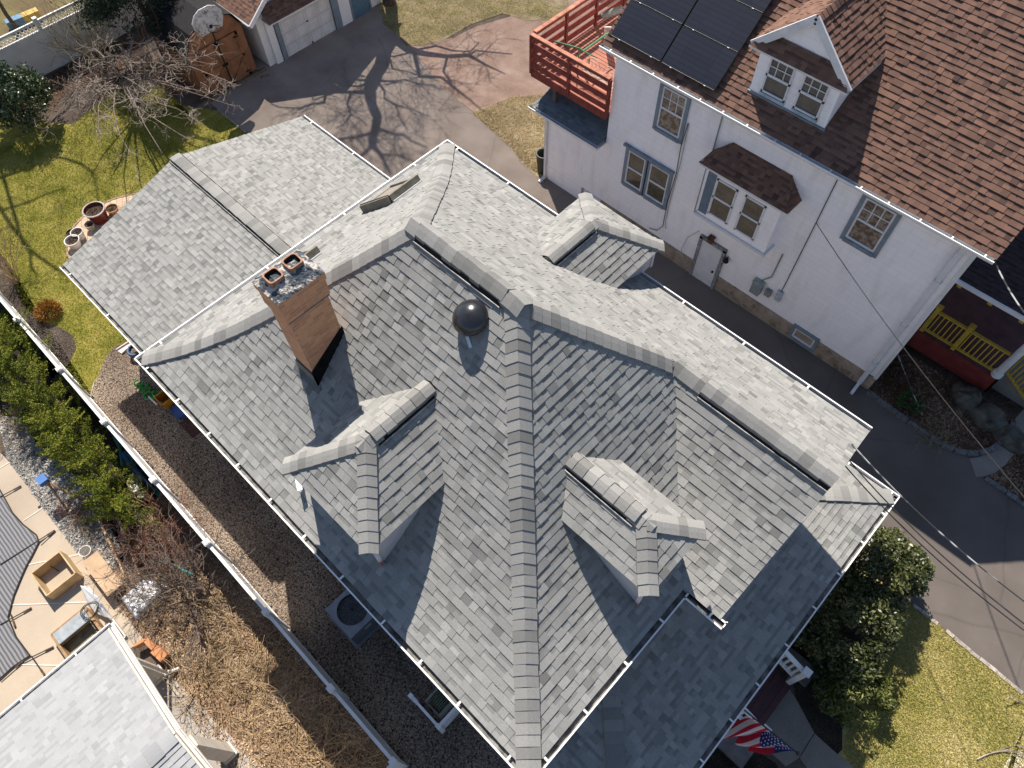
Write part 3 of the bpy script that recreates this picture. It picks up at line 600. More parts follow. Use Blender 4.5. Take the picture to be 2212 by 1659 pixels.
# ---- the yard across the fence, lower left ----
M_PALEJ = simple('pale_joint', (.68, .62, .55), .8, .1, 6)
sheet('bark_bed', [(-12.5, YF - .05), (14, YF - .05), (14, -9), WT(0, 3, 2212, 1900), WT(0, 3, 1700, 1280), WT(0, 3, 1500, 880), WT(0, 3, 1250, 560), WT(0, 3, 1110, 370), WT(0, 3, 1010, 300), (-11.2, -3.9)], .006, M_BARK)
sheet('dark_bed', [(-24, YF - .05), (-9.5, YF - .05), (-9.5, -2.6), (-12, -3.6), (-24, -3.4)], .004, M_DMULCH)
sheet('stone_bed', [WT(0, 2, 0, 330), WT(0, 2, 60, 640), WT(0, 2, 220, 850), WT(0, 2, 330, 1000), WT(0, 2, 430, 1140), WT(0, 2, 520, 1250), WT(0, 2, 640, 1420), WT(0, 2, 700, 1480), WT(0, 2, 760, 1540), WT(0, 2, 1000, 1600), WT(0, 2, 1080, 1400), WT(0, 2, 1000, 1200), (-11.4, -3.1), (-13.8, -2.7), WT(0, 2, 300, 500), WT(0, 2, 200, 300), (-19.5, -4.5)], .008, M_STONES)
sheet('pool_deck', [WT(0, 2, -100, 560), WT(0, 2, 0, 590), WT(0, 2, 60, 650), WT(0, 2, 220, 855), WT(0, 2, 330, 1005), WT(0, 2, 440, 1150), WT(0, 2, 560, 1270), WT(0, 2, 660, 1430), WT(0, 2, 700, 1480), WT(0, 2, 760, 1530), WT(0, 3, 1110, 370), WT(0, 3, 1250, 560), WT(0, 3, 1100, 640), (-7.5, -8), (-9, -16), (-22, -16)], .012, M_TAN)
m, n, b = nodes('slate_pavers', .8, .3); bt = N(n, 'ShaderNodeTexBrick'); n.links.new(pos(n), bt.inputs['Vector']); bt.inputs['Scale'].default_value = 1; bt.inputs['Brick Width'].default_value = .6; bt.inputs['Row Height'].default_value = .4; bt.inputs['Mortar Size'].default_value = .008
bt.inputs['Color1'].default_value = (.36, .33, .30, 1); bt.inputs['Color2'].default_value = (.27, .25, .235, 1); bt.inputs['Mortar'].default_value = (.05, .045, .04, 1); n.links.new(bt.outputs[0], b.inputs[0])
sheet('paved_path', [WT(0, 3, 1250, 850), WT(0, 3, 1480, 860), WT(0, 3, 1700, 1080), WT(0, 3, 1950, 1330), WT(0, 3, 2212, 1640), WT(0, 3, 2212, 1900), WT(0, 3, 1300, 1800), WT(0, 3, 1200, 1200)], .016, m)
for a, c in ((WT(0, 2, 0, 725, .02), WT(0, 2, 90, 672, .02)), (WT(0, 2, 205, 1180, .02), WT(0, 2, 385, 1060, .02)), (WT(0, 2, 250, 1560, .02), WT(0, 2, 700, 1470, .02)), (WT(0, 3, 110, 250, .02), WT(0, 3, 760, 225, .02)), (WT(0, 3, 180, 765, .02), WT(0, 3, 560, 775, .02))):
    mb = MB(); mb.bar(a, c, .025, .01); tag(mb.build('deck_joint', M_PALEJ), kind='structure')
# ================= THE WHITE HOUSE NEXT DOOR =================
NB = thing('white_house', 'white stucco house with brown shingled roof, gabled dormer and grey stone base', 'house', (-5.5, 18, 0))
NY = 14.7
m, n, b = nodes('white_painted_shingle_wall', .75, .2); p = pos(n)
uvn = N(n, 'ShaderNodeTexCoord'); bt = N(n, 'ShaderNodeTexBrick'); n.links.new(uvn.outputs['UV'], bt.inputs['Vector']); bt.inputs['Scale'].default_value = 1; bt.inputs['Brick Width'].default_value = .6; bt.inputs['Row Height'].default_value = .2; bt.inputs['Mortar Size'].default_value = .006
bt.inputs['Color1'].default_value = (.90, .885, .90, 1); bt.inputs['Color2'].default_value = (.87, .855, .88, 1); bt.inputs['Mortar'].default_value = (.78, .765, .80, 1)
c = mixc(n, math_(n, 'MULTIPLY', ramp(n, noise(n, mapv(n, p, (1, 1, .25)), 3, 5), [(.5, (0, 0, 0)), (.8, (1, 1, 1))]), .35), bt.outputs[0], (.50, .46, .44)); n.links.new(c, b.inputs[0]); bump(n, b, bt.outputs['Fac'], -.25, .008); M_NW = m
m, n, b = nodes('rubble_stone', .9, .2); p = pos(n); v = N(n, 'ShaderNodeTexVoronoi', feature='DISTANCE_TO_EDGE'); v.inputs['Scale'].default_value = 2.6; n.links.new(mixc(n, .12, p, N(n, 'ShaderNodeTexNoise').outputs['Color']), v.inputs['Vector'])
c = ramp(n, noise(n, p, 2.6, 4), [(.3, (.15, .12, .09)), (.5, (.30, .24, .18)), (.7, (.42, .35, .28))]); c = mixc(n, ramp(n, v.outputs['Distance'], [(.02, (1, 1, 1)), (.07, (0, 0, 0))]), c, (.32, .28, .24)); n.links.new(c, b.inputs[0]); bump(n, b, v.outputs['Distance'], .9, .05); M_STONE = m
RE, RM = 14.45, .9; NZ = 6.3; zr2 = lambda y: NZ + RM * (y - RE)
mb = MB(); mb.box(-10.42, -.1, NY, 27, .6, 6.25); mb.box(-12.82, -10.42, NY, 22, .6, 3.0)
mb.poly([(-10.42, NY, 6.2), (-10.42, 27, 6.2), (-10.42, 20.8, zr2(20.8) - .1)][::-1]); mb.poly([(-.1, NY, 6.2), (-.1, 27, 6.2), (-.1, 20.8, zr2(20.8) - .1)])
mb.box(-12.82, -11.2, NY - .012, NY, 0, .6, 0)
mb.build('wall', M_NW, NB)
mb = MB(); mb.box(-11.2, -.08, NY - .03, 27, 0, .62); mb.box(-12.80, -11.2, NY + .01, 22, 0, .6); mb.build('stone_foundation', M_STONE, NB)
rfm = MB()
XL, XR = -10.75, .29
shingles(rfm, [(XL, RE), (XR, RE), (XR, 20.9), (XL, 20.9)], (XL, RE), (0, 1), NZ, lin(RM), 201, .143, .02, .01)
rfm.poly([(XL, 20.9, zr2(20.9)), (XR, 20.9, zr2(20.9)), (XR, 27.3, NZ), (XL, 27.3, NZ)], 0, .5)
NR = rfm.build('roof', M_BR, NB)
mb = MB()
for x0, x1 in ((XR - .03, XR), (XL, XL + .03)): mb.hexa([(x0, RE, NZ - .17), (x1, RE, NZ - .17), (x1, 20.9, zr2(20.9) - .17), (x0, 20.9, zr2(20.9) - .17), (x0, RE, NZ - .01), (x1, RE, NZ - .01), (x1, 20.9, zr2(20.9) - .01), (x0, 20.9, zr2(20.9) - .01)])
mb.box(XL, XR, RE + .01, NY, NZ - .13, NZ - .10)
mb.build('fascia', M_TRIM, NR)
gutter(NB, [(XL - .02, RE, NZ + .0), (XR, RE, NZ + .0)], [(0, -1)], w=.12, hang=.75, seed=31)
def xz_box(mb, x0, x1, z0, z1, y0, y1, m=0): mb.box(x0, x1, y0, y1, z0, z1, m)
def win(parent, x0, x1, z0, z1, y, trim, tw=.1, grid=None, hang=True, sill=.05, glass=None, name='window', sash=None):
    """double-hung window in a wall facing -y at distance y; x0..z1 are the sash opening"""
    w_ = MB(); o = .045
    if tw:
        xz_box(w_, x0 - tw, x0, z0 - tw, z1 + tw, y - o, y + .02); xz_box(w_, x1, x1 + tw, z0 - tw, z1 + tw, y - o, y + .02)
        xz_box(w_, x0, x1, z1, z1 + tw, y - o, y + .02); xz_box(w_, x0 - .02, x1 + .02, z0 - tw, z0, y - o - .03, y + .02)
    s = .05
    for (a, b_, c, d) in ((x0, x0 + s, z0, z1), (x1 - s, x1, z0, z1), (x0 + s, x1 - s, z1 - s, z1), (x0 + s, x1 - s, z0, z0 + s * 1.3)): xz_box(w_, a, b_, c, d, y - .03, y + .03, 1)
    zm = (z0 + z1) / 2
    if hang: xz_box(w_, x0 + s, x1 - s, zm - .03, zm + .03, y - .025, y + .03, 1)
    if grid:
        gx, gz = grid
        for i in range(1, gx): x = x0 + s + (x1 - x0 - 2 * s) * i / gx; xz_box(w_, x - .012, x + .012, zm + .03, z1 - s, y - .012, y + .0, 1)
        for i in range(1, gz): z = zm + (z1 - zm) * i / gz; xz_box(w_, x0 + s, x1 - s, z - .012, z + .012, y - .014, y - .002, 1)
    o_ = w_.build(name, [trim, M_TRIM], parent); g_ = MB(); xz_box(g_, x0 + .02, x1 - .02, z0 + .02, z1 - .02, y - .004, y + .005)
    g_.build('pane', glass or M_GLASS, o_); return o_
m_, n_, b_ = nodes('cluttered_window_glass', .06, .8); n_.links.new(ramp(n_, noise(n_, pos(n_), 9, 4), [(.35, (.03, .03, .028)), (.5, (.13, .09, .07)), (.62, (.26, .22, .18)), (.72, (.08, .10, .07))]), b_.inputs[0]); M_GLASS2 = m_
m_, n_, b_ = nodes('brown_window_glass', .06, .8); n_.links.new(ramp(n_, noise(n_, pos(n_), 4, 3), [(.35, (.05, .045, .03)), (.65, (.10, .09, .065))]), b_.inputs[0]); M_GLASS3 = m_
win(NB, -8.76, -7.98, 4.56, 5.9, NY, M_BTRIM, .11, (3, 2), glass=M_GLASS2)
win(NB, -9.53, -8.88, 1.98, 3.26, NY, M_BTRIM, .11, glass=M_GLASS3); win(NB, -8.70, -8.00, 1.98, 3.26, NY, M_BTRIM, .11, glass=M_GLASS3)
mb = MB(); mb.box(-9.72, -7.86, NY - .1, NY, 3.36, 3.43); mb.build('window_hood', M_BTRIM, NB)
win(NB, -2.76, -1.97, 4.54, 5.9, NY, M_BTRIM, .11, (3, 2), glass=M_GLASS2)
win(NB, -2.72, -2.05, .20, .62, NY - .02, M_BTRIM, .10, hang=False, glass=M_GLASS3)
win(NB, -11.0, -10.4, .22, .58, NY - .02, M_TRIM, .06, hang=False)
# bay window
by = MB(); by.box(-6.64, -4.38, 14.25, NY, 3.0, 4.78); by.box(-6.7, -4.32, 14.19, NY, 2.92, 3.0, 1)
for x in (-6.25, -5.5, -4.75): by.bar((x, NY - .02, 2.6), (x, 14.32, 2.92), .05, .05, 1)
BAY = by.build('bay', [M_NW, M_TRIM], NB)
for (x0, x1) in ((-6.32, -5.66), (-5.42, -4.78)):
    w_ = MB(); s = .05; y = 14.25; z0, z1 = 3.22, 4.5
    for (a, c, d, e) in ((x0, x0 + s, z0, z1), (x1 - s, x1, z0, z1), (x0, x1, z1 - s, z1), (x0, x1, z0, z0 + s), (x0, x1, 3.84, 3.9)): xz_box(w_, a, c, d, e, y - .035, y + .01)
    xz_box(w_, x0 + s, x1 - s, z0 + s, z1 - s, y - .012, y - .002, 1); w_.build('window', [M_TRIM, M_GLASS3], BAY)
mb = MB(); mb.box(-6.62, -6.36, 14.225, 14.249, 3.1, 4.6); mb.build('shutter_panel', simple('slate_blue_paint', (.13, .18, .24), .6, .1, 5), BAY)
br = MB(); ps = [(-6.88, 14.05), (-4.15, 14.05), (-4.15, NY + .02), (-6.88, NY + .02)]
shingles(br, [ps[0], ps[1], (-4.6, NY), (-6.4, NY)], ps[0], (0, 1), 4.82, lin(.85), 301)
shingles(br, [ps[0], (-6.4, NY), (-6.88, NY)], ps[0], (1, 0), 4.82, lin(1.1), 302)
shingles(br, [ps[1], (-4.15, NY), (-4.6, NY)], ps[1], (-1, 0), 4.82, lin(1.1), 303)
br.box(-6.86, -4.17, 14.07, NY, 4.74, 4.81, 1); br.build('bay_roof', [M_BR, M_TRIM], BAY)
# side door
dr = MB(); xz_box(dr, -6.39, -5.66, .02, 1.72, NY - .06, NY - .02, 1)
for (a, c, d, e) in ((-6.50, -6.39, 0, 1.82), (-5.66, -5.55, 0, 1.82), (-6.50, -5.55, 1.73, 1.84)): xz_box(dr, a, c, d, e, NY - .09, NY - .0)
DO = dr.build('door', [simple('worn_grey_trim', (.28, .29, .30), .8, .25, 8), M_TRIM], NB)
kn = MB(); kn.lathe((-5.76, NY - .09, .72), [(0, -.03), (.035, -.02), (.035, .02), (0, .03)], 10, ax=(0, 1, 0)); kn.build('door_knob', M_BLACK, DO)
lt = MB(); lt.box(-6.2, -6.04, NY - .2, NY - .04, 1.86, 2.02); lt.box(-6.22, -6.02, NY - .22, NY - .02, 2.02, 2.05); lt.build('wall_lamp', simple('rusty_lantern', (.16, .075, .04), .7, .4, 12), NB)
lt = MB(); lt.lathe((-5.46, NY - .1, 1.52), [(.02, .1), (.06, .06), (.09, -.05), (.0, -.05)], 12); lt.bar((-5.46, NY, 1.6), (-5.46, NY - .1, 1.6), .03, .03); lt.build('wall_lamp', M_BLACK, NB)
# meters and pipes
M_MG = simple('meter_grey', (.27, .30, .31), .5, .15, 6); M_MG2 = simple('meter_green_grey', (.33, .40, .37), .5, .15, 6)
mt = MB(); mt.box(-4.42, -4.12, NY - .2, NY, 1.02, 1.5); mt.box(-4.44, -4.10, NY - .22, NY, 1.5, 1.53, 1); mt.build('meter_box', [M_MG, M_MG2], NB)
mt = MB(); mt.box(-4.0, -3.82, NY - .12, NY, 1.15, 1.4); mt.build('meter_box', [M_MG], NB)
mt = MB(); mt.box(-3.68, -3.5, NY - .1, NY, 1.2, 1.6); mt.lathe((-3.59, NY - .18, 1.44), [(.0, 0), (.08, .01), (.085, .08)], 16, ax=(0, 1, 0)); mt.build('electric_meter', [simple('meter_pale', (.45, .50, .52), .4, .1, 6)], NB)
def pipe(name, pts, r, mat, parent=NB, n=6):
    q = MB(); q.tube(pts, r, n); return q.build(name, mat, parent)
pipe('conduit', [(-4.0, NY - .04, 2.9), (-4.02, NY - .04, 1.9), (-4.27, NY - .04, 1.5)], .022, M_MG)
pipe('conduit', [(-6.88, NY - .04, 6.2), (-6.88, NY - .04, 4.8)], .018, M_MG); pipe('conduit', [(-6.72, 14.22, 4.7), (-6.72, 14.24, 2.95), (-6.6, NY - .03, 2.85)], .018, M_MG)
pipe('cable', [(-3.56, NY - .02, 6.2), (-3.56, NY - .03, 4.45), (-3.58, NY - .03, 1.6)], .012, M_BLACK)
pipe('cable', [(-7.8, NY - .03, 5.2), (-7.84, NY - .05, 4.4), (-7.8, NY - .03, 3.4), (-7.86, NY - .04, 2.3), (-7.84, NY - .03, 1.2), (-8.0, NY - .05, .9), (-8.3, NY - .03, .78)], .011, M_BLACK)
pipe('cable', [(-7.78, NY - .03, 5.2), (-7.73, NY - .05, 3.9), (-7.8, NY - .03, 2.3), (-7.78, NY - .03, 1.4), (-7.7, NY - .05, 1.2)], .009, M_MG)
pipe('cable', [(-6.6, NY - .03, 1.9), (-6.9, NY - .05, 1.4), (-7.0, NY - .05, .75), (-6.7, NY - .1, .45)], .008, M_MG)
dp = MB()
for a, c in (((-.33, NY - .08, 6.1), (-.38, NY - .08, 5.7)), ((-.38, NY - .07, 5.7), (-.38, NY - .07, .15)), ((-.38, NY - .07, .15), (-.36, NY - .5, .06))): dp.bar(a, c, .13, .09, up=(0, 1, 0))
for z in (1.2, 3.0, 4.8): dp.box(-.47, -.29, NY - .13, NY - .01, z, z + .04)
dp.build('downspout', M_TRIM, NB)
mb = MB(); mb.box(-.16, -.06, NY - .035, NY + .06, .6, 6.2); mb.build('corner_board', M_TRIM, NB)
dp = MB(); dp.bar((-12.84, NY - .05, 2.9), (-12.84, NY - .05, .1), .09, .09); dp.bar((-12.84, NY - .05, .1), (-12.84, NY - .35, .05), .1, .07); dp.build('downspout', M_TRIM, NB)
# dormer
DXL, DXR, DC = -6.52, -4.42, -5.47; DY = 14.95
D = MB(); sl = (9.2 - 8.03) / 1.24
shingles(D, [(-6.74, 14.78), (-6.74, 17.2), (DC, 17.6), (DC, 14.78)], (-6.74, 14.78), (1, 0), 8.02, lin(sl * .97), 210, .143, .02, .01)
shingles(D, [(-4.22, 14.78), (-4.22, 17.2), (DC, 17.6), (DC, 14.78)], (-4.22, 14.78), (-1, 0), 8.02, lin(sl * .97), 211, .143, .02, .01)
ND = D.build('dormer', M_BR, NB)
mb = MB(); caps(mb, [(DC, 14.8, 9.2), (DC, 17.3, 9.2)], sl, .13, .16, .012, 5); mb.build('ridge_cap', M_BR, ND)
mb = MB(); mb.hexa([(DXL, DY, 6.6), (DXR, DY, 6.6), (DXR, 17, 6.6), (DXL, 17, 6.6), (DXL, DY, 7.98), (DXR, DY, 7.98), (DXR, 17, 7.98), (DXL, 17, 7.98)])
mb.poly([(-6.3, DY + .01, 8.2), (-4.6, DY + .01, 8.2), (DC, DY + .01, 9.08)]); mb.box(DXL - .03, DXR + .03, DY - .04, DY + .02, 6.70, 6.78, 1); mb.box(DXL, DXR, DY - .05, DY, 7.86, 7.98)
mb.build('wall', [M_NW, M_BTRIM], ND)
mb = MB()
for s in (-1, 1):
    a = Vector((DC + s * 1.27, 14.80, 8.0)); c = Vector((DC, 14.80, 9.17)); mb.bar(a, c, .05, .12); mb.bar(a + Vector((-s * .12, .03, .0)), c + Vector((0, .03, -.12)), .04, .1)
    mb.hexa([(DC + s * 1.27, 14.8, 7.95), (DC + s * 1.21, 14.8, 7.95), (DC + s * 1.21, 16.2, 7.95), (DC + s * 1.27, 16.2, 7.95), (DC + s * 1.27, 14.8, 8.01), (DC + s * 1.21, 14.8, 8.01), (DC + s * 1.21, 16.2, 8.01), (DC + s * 1.27, 16.2, 8.01)])
mb.build('rake_board', M_TRIM, ND)
ap = MB(); shingles(ap, [(-6.75, 14.72), (-4.22, 14.72), (-4.42, DY), (-6.5, DY)], (-6.75, 14.72), (0, 1), 7.98, lin(1.5), 212, .12, .015, .008); ap.box(-6.76, -4.2, 14.73, DY, 7.92, 7.97, 1); ap.build('apron_roof', [M_BR, M_TRIM], ND)
for (x0, x1) in ((-6.22, -5.56), (-5.32, -4.66)):
    w_ = MB(); s = .045; y = DY; z0, z1 = 6.92, 7.84; zm = 7.38
    for (a, c, d, e) in ((x0, x0 + s, z0, z1), (x1 - s, x1, z0, z1), (x0, x1, z1 - s, z1), (x0, x1, z0, z0 + s), (x0, x1, zm - .03, zm + .03)): xz_box(w_, a, c, d, e, y - .045, y + .01)
    for i in (1, 2): x = x0 + (x1 - x0) * i / 3; xz_box(w_, x - .01, x + .01, zm, z1, y - .03, y - .01)
    xz_box(w_, x0, x1, (zm + z1) / 2 - .01, (zm + z1) / 2 + .01, y - .032, y - .012)
    xz_box(w_, x0 + s, x1 - s, z0 + s, z1 - s, y - .012, y - .002, 1); xz_box(w_, x0 - .01, x1 + .01, z0 - .1, z0 - .02, y - .06, y, 2)
    w_.build('window', [M_TRIM, M_GLASS, simple('pale_blue_sill', (.36, .45, .52), .6, .1, 6)], ND)
# solar panels
m, n, b = nodes('solar_cells', .35, .5); tc = N(n, 'ShaderNodeTexCoord'); bt = N(n, 'ShaderNodeTexBrick'); bt.offset = 0; n.links.new(tc.outputs['UV'], bt.inputs['Vector']); bt.inputs['Scale'].default_value = 1; bt.inputs['Brick Width'].default_value = .85; bt.inputs['Row Height'].default_value = .085; bt.inputs['Mortar Size'].default_value = .004
bt.inputs['Color1'].default_value = (.012, .014, .024, 1); bt.inputs['Color2'].default_value = (.016, .018, .03, 1); bt.inputs['Mortar'].default_value = (.004, .004, .006, 1); n.links.new(bt.outputs[0], b.inputs[0]); M_SOLAR = m
M_ALU = simple('black_frame', (.02, .02, .022), .35, .1, 5, spec=.5); M_CLIP = simple('clip_metal', (.7, .7, .7), .3, .05, 5)
k = 1 / math.sqrt(1 + RM * RM); first = None
def sp3(x, y, h): return (x, y - RM * h * k, zr2(y) + h * k)
for r_ in range(8):
    for c_, (x0, x1) in enumerate(((-10.6, -8.94), (-8.90, -7.24))):
        y0 = 14.66 + r_ * .745; y1 = y0 + .725; q = MB()
        q.hexa([sp3(x0, y0, .10), sp3(x1, y0, .10), sp3(x1, y1, .10), sp3(x0, y1, .10), sp3(x0, y0, .135), sp3(x1, y0, .135), sp3(x1, y1, .135), sp3(x0, y1, .135)], 0)
        q.poly([sp3(x0 + .015, y0 + .01, .137), sp3(x1 - .015, y0 + .01, .137), sp3(x1 - .015, y1 - .01, .137), sp3(x0 + .015, y1 - .01, .137)], 1)
        for i in (.18, .82):
            x = x0 + (x1 - x0) * i; a = Vector(sp3(x - .02, y0 - .012, .14)); q.bar(a, a + Vector((.05, 0, 0)), .02, .012, 2)
        q.bar(sp3(x0 + .02, y0 - .004, .138), sp3(x1 - .02, y0 - .004, .138), .008, .004, 3)
        o = q.build('solar_panel', [M_ALU, M_SOLAR, M_CLIP, simple('panel_rim', (.25, .26, .24), .4, .1, 5)] if first is None else first, NB); first = first or [mm for mm in o.data.materials]
# low rear roof under the deck
lr = MB(); shingles(lr, [(-13.1, 14.3), (-10.43, 14.3), (-10.43, 15.6), (-13.1, 15.6)], (-13.1, 14.3), (0, 1), 3.12, lin(.32), 220, .143, .012, .004)
shingles(lr, [(-13.2, 14.3), (-13.2, 22), (-12.2, 22), (-12.2, 15.3)], (-13.2, 14.3), (1, 0), 3.12, lin(.3), 221, .143, .012, .004); lr.build('low_roof', M_BLUE, NB)
gutter(NB, [(-13.25, 14.3, 3.1), (-10.38, 14.3, 3.1)], [(0, -1)], w=.12, seed=33, hang=3)
mb = MB(); mb.box(-13.2, -10.42, 14.31, NY, 2.96, 3.0); mb.build('soffit', M_TRIM, NB)
# red deck
M_RW = simple('red_stained_wood', (.235, .05, .038), .7, .2, 5, bmp=.2, bs=30); M_RWT = simple('faded_red_rail', (.50, .20, .13), .75, .25, 4)
m, n, b = nodes('deck_boards', .8, .2); p = pos(n); wv = N(n, 'ShaderNodeTexWave'); wv.inputs['Scale'].default_value = 2.2; wv.inputs['Distortion'].default_value = .3; n.links.new(mapv(n, p, (0, 1, 0)), wv.inputs[0]); wv.bands_direction = 'Y'
c = mixc(n, noise(n, p, 2, 4), (.22, .07, .05), (.44, .20, .14)); c = mixc(n, ramp(n, wv.outputs[0], [(.02, (1, 1, 1)), (.1, (0, 0, 0))]), c, (.06, .02, .02)); n.links.new(c, b.inputs[0]); M_DECKB = m
DK = MB(); DK.box(-13.5, -10.45, 14.62, 22, 4.04, 4.1); DECK = DK.build('deck', M_DECKB, NB)
def rail(p, q_, nposts, name='railing'):
    p = Vector(p); q_ = Vector(q_); r = MB(); U = Vector((0, 0, 1))
    r.bar(p + U * 1.19, q_ + U * 1.19, .13, .035, 1)
    for z in (.2, .52, .84): r.bar(p + U * z, q_ + U * z, .03, .20)
    r.bar(p + U * 1.1, q_ + U * 1.1, .03, .09); r.bar(p - U * .1, q_ - U * .1, .035, .26)
    for i in range(nposts): a = p.lerp(q_, i / (nposts - 1)); r.bar(a - U * .12, a + U * 1.17, .09, .09)
    r.build(name, [M_RW, M_RWT], DECK)
rail((-13.5, 14.6, 4.1), (-10.46, 14.6, 4.1), 3); rail((-13.5, 14.74, 4.1), (-13.5, 22, 4.1), 6)
for (x, y) in ((-12.65, 14.8), (-12.65, 17.5)): 
    q = MB(); q.box(x - .06, x + .06, y - .06, y + .06, 3.1, 4.05); q.build('deck_post', simple('weathered_wood', (.17, .12, .09), .9, .2, 6), DECK)
# rolled up umbrella pole, hammock frame and bench on the deck
M_GRN = simple('green_metal', (.09, .26, .13), .4, .15, 5); DZ = 4.1
t = thing('patio_bench', 'white lattice metal garden bench on the red deck beside the green pole', 'bench', (-11.3, 15.2, DZ))
M_CRM = simple('cream_metal', (.52, .48, .38), .6, .1, 7)
R2 = lambda x, y, z: W((1300 + x / 6.9125) * .8641, (y / 6.9125) * .8641, z)
bs_ = MB()
for k_ in (0, 1):
    c0 = Vector((-11.65 + k_ * .62, 15.35, DZ + .45)); pts = [c0 + Vector((.3 * math.cos(a), 0, .42 * abs(math.sin(a)))) for a in [math.pi * i / 12 for i in range(13)]]
    bs_.tube(pts, .012, 5)
    for j in range(3): 
        rr = .10; c1 = c0 + Vector((-.15 + .15 * j, 0, .17)); bs_.tube([c1 + Vector((rr * .7 * math.cos(a), 0, rr * math.sin(a))) for a in [2 * math.pi * i / 10 for i in range(11)]], .008, 4)
bs_.build('backrest', M_CRM, t)
st_ = MB(); 
for i in range(10): st_.bar((-11.95, 14.95 + i * .045, DZ + .43), (-10.75, 14.95 + i * .045, DZ + .43), .016, .012)
for x in (-11.95, -11.35, -10.75): st_.bar((x, 14.93, DZ + .43), (x, 15.37, DZ + .43), .02, .02)
st_.build('seat', M_CRM, t)
for (x, y) in ((-11.93, 14.95), (-10.78, 14.95), (-11.93, 15.36), (-10.78, 15.36)):
    l = MB(); l.bar((x, y, DZ), (x, y, DZ + .62), .02, .02); l.build('leg', M_BLACK, t)
g_ = MB(); g_.tube([R2(590, 715, DZ + 1.0), R2(1020, 835, DZ + .9), R2(1100, 890, DZ + .85)], .025, 6); g_.tube([R2(1090, 880, DZ + .85), R2(1480, 600, DZ + .8), R2(1560, 560, DZ + .8)], .03, 6); g_.tube([R2(1100, 890, DZ + .85), R2(1330, 1000, DZ + .8)], .018, 6); g_.tube([R2(1200, 1000, DZ + .8), Vector(R2(1200, 1000, DZ + .8)) - Vector((0, 0, .8))], .02, 6)
g_.tube([R2(1020, 835, DZ + .9), Vector(R2(1020, 835, DZ + .9)) - Vector((0, 0, .9))], .02, 6)
tag(g_.build('awning_frame', M_GRN), 'green metal pole frame standing on the red deck', 'pole frame')
um = MB(); a = Vector(R2(1400, 290, DZ + .35)); c = Vector(R2(1760, 150, DZ + .45)); um.tube([a, a.lerp(c, .3), a.lerp(c, .7), c], [.07, .12, .12, .09], 10); tag(um.build('folded_umbrella', simple('grey_canvas', (.25, .27, .24), .9, .2, 16)), 'folded grey patio umbrella lying along the far railing of the red deck', 'umbrella')
sc = MB(); a = [R2(1465, 470, DZ + .9), R2(1570, 470, DZ + .9), R2(1560, 640, DZ + .3), R2(1465, 660, DZ + .3)]
for i in range(4): sc.bar(a[i], a[(i + 1) % 4], .03, .03)
sc.poly(a, 1); tag(sc.build('window_screen', [M_TRIM, simple('mesh_screen', (.40, .40, .37), .7, .1, 20)]), 'white framed insect screen leaning on the deck by the brown roof edge', 'screen')
# front porch of the white house
PO = MB(); PO.box(-.05, 2.35, 16.75, 24, .84, .9); PO.build('porch_floor', M_MAROON, NB)
q = MB(); q.box(-.05, 2.4, 16.7, 16.75, .25, .9); q.box(2.35, 2.4, 16.7, 24, .25, .9); q.build('porch_skirt', simple('dark_red_paint', (.20, .035, .03), .6, .15, 4), NB)
pr = MB(); shingles(pr, [(-.1, 16.62), (2.75, 16.62), (2.75, 24), (-.1, 24)], (-.1, 16.62), (0, 1), 3.36, lin(.25), 230); pr.box(-.1, 2.73, 16.64, 24, 3.2, 3.34, 1); pr.box(-.1, 2.75, 16.56, 16.62, 3.26, 3.38, 1); pr.build('porch_roof', [M_BRD, M_TRIM], NB)
M_YEL = simple('mustard_paint', (.50, .33, .045), .6, .12, 6)
q = MB(); q.box(-.1, 2.5, 16.9, 17.0, 3.0, 3.2); 
for x in (0, .85, 1.7): q.box(x, x + .12, 16.84, 17.06, 2.92, 3.2)
q.build('porch_beam', M_YEL, NB)
def yrail(p, q_, ps_):
    p = Vector(p); q_ = Vector(q_); r = MB(); U = Vector((0, 0, 1)); r.bar(p + U * .92, q_ + U * .92, .09, .05); r.bar(p + U * .1, q_ + U * .1, .07, .05); L = (q_ - p).length; k_ = int(L / .13)
    for i in range(1, k_): a = p.lerp(q_, i / k_); r.bar(a + U * .1, a + U * .9, .035, .035)
    for s_ in ps_: a = p.lerp(q_, s_); r.bar(a, a + U * 1.08, .12, .12); r.bar(a + U * 1.08, a + U * 1.12, .17, .17)
    r.build('porch_railing', M_YEL, NB)
yrail((.03, 16.85, .9), (2.15, 16.85, .9), (0, .45)); yrail((2.35, 17.1, .9), (3.5, 17.15, .15), (0, 1)); yrail((2.3, 16.9, .9), (2.3, 17.15, .9), ())
q = MB(); q.lathe((2.28, 16.86, .9), [(.15, 0), (.15, .12), (.11, .16), (.10, 1.2), (.09, 2.2), (.13, 2.3)], 18); q.build('porch_column', M_TRIM, NB)
q = MB(); 
for k_ in range(4): q.box(2.4 + k_ * .3, 2.7 + k_ * .3, 17.2, 19, 0, .72 - k_ * .18)
q.build('porch_steps', M_WALKC, NB)
for i, (pp, r_) in enumerate((((2.2, 16.3), .75), ((3.2, 16.15), .7), ((4.0, 16.0), .6))): 
    pass
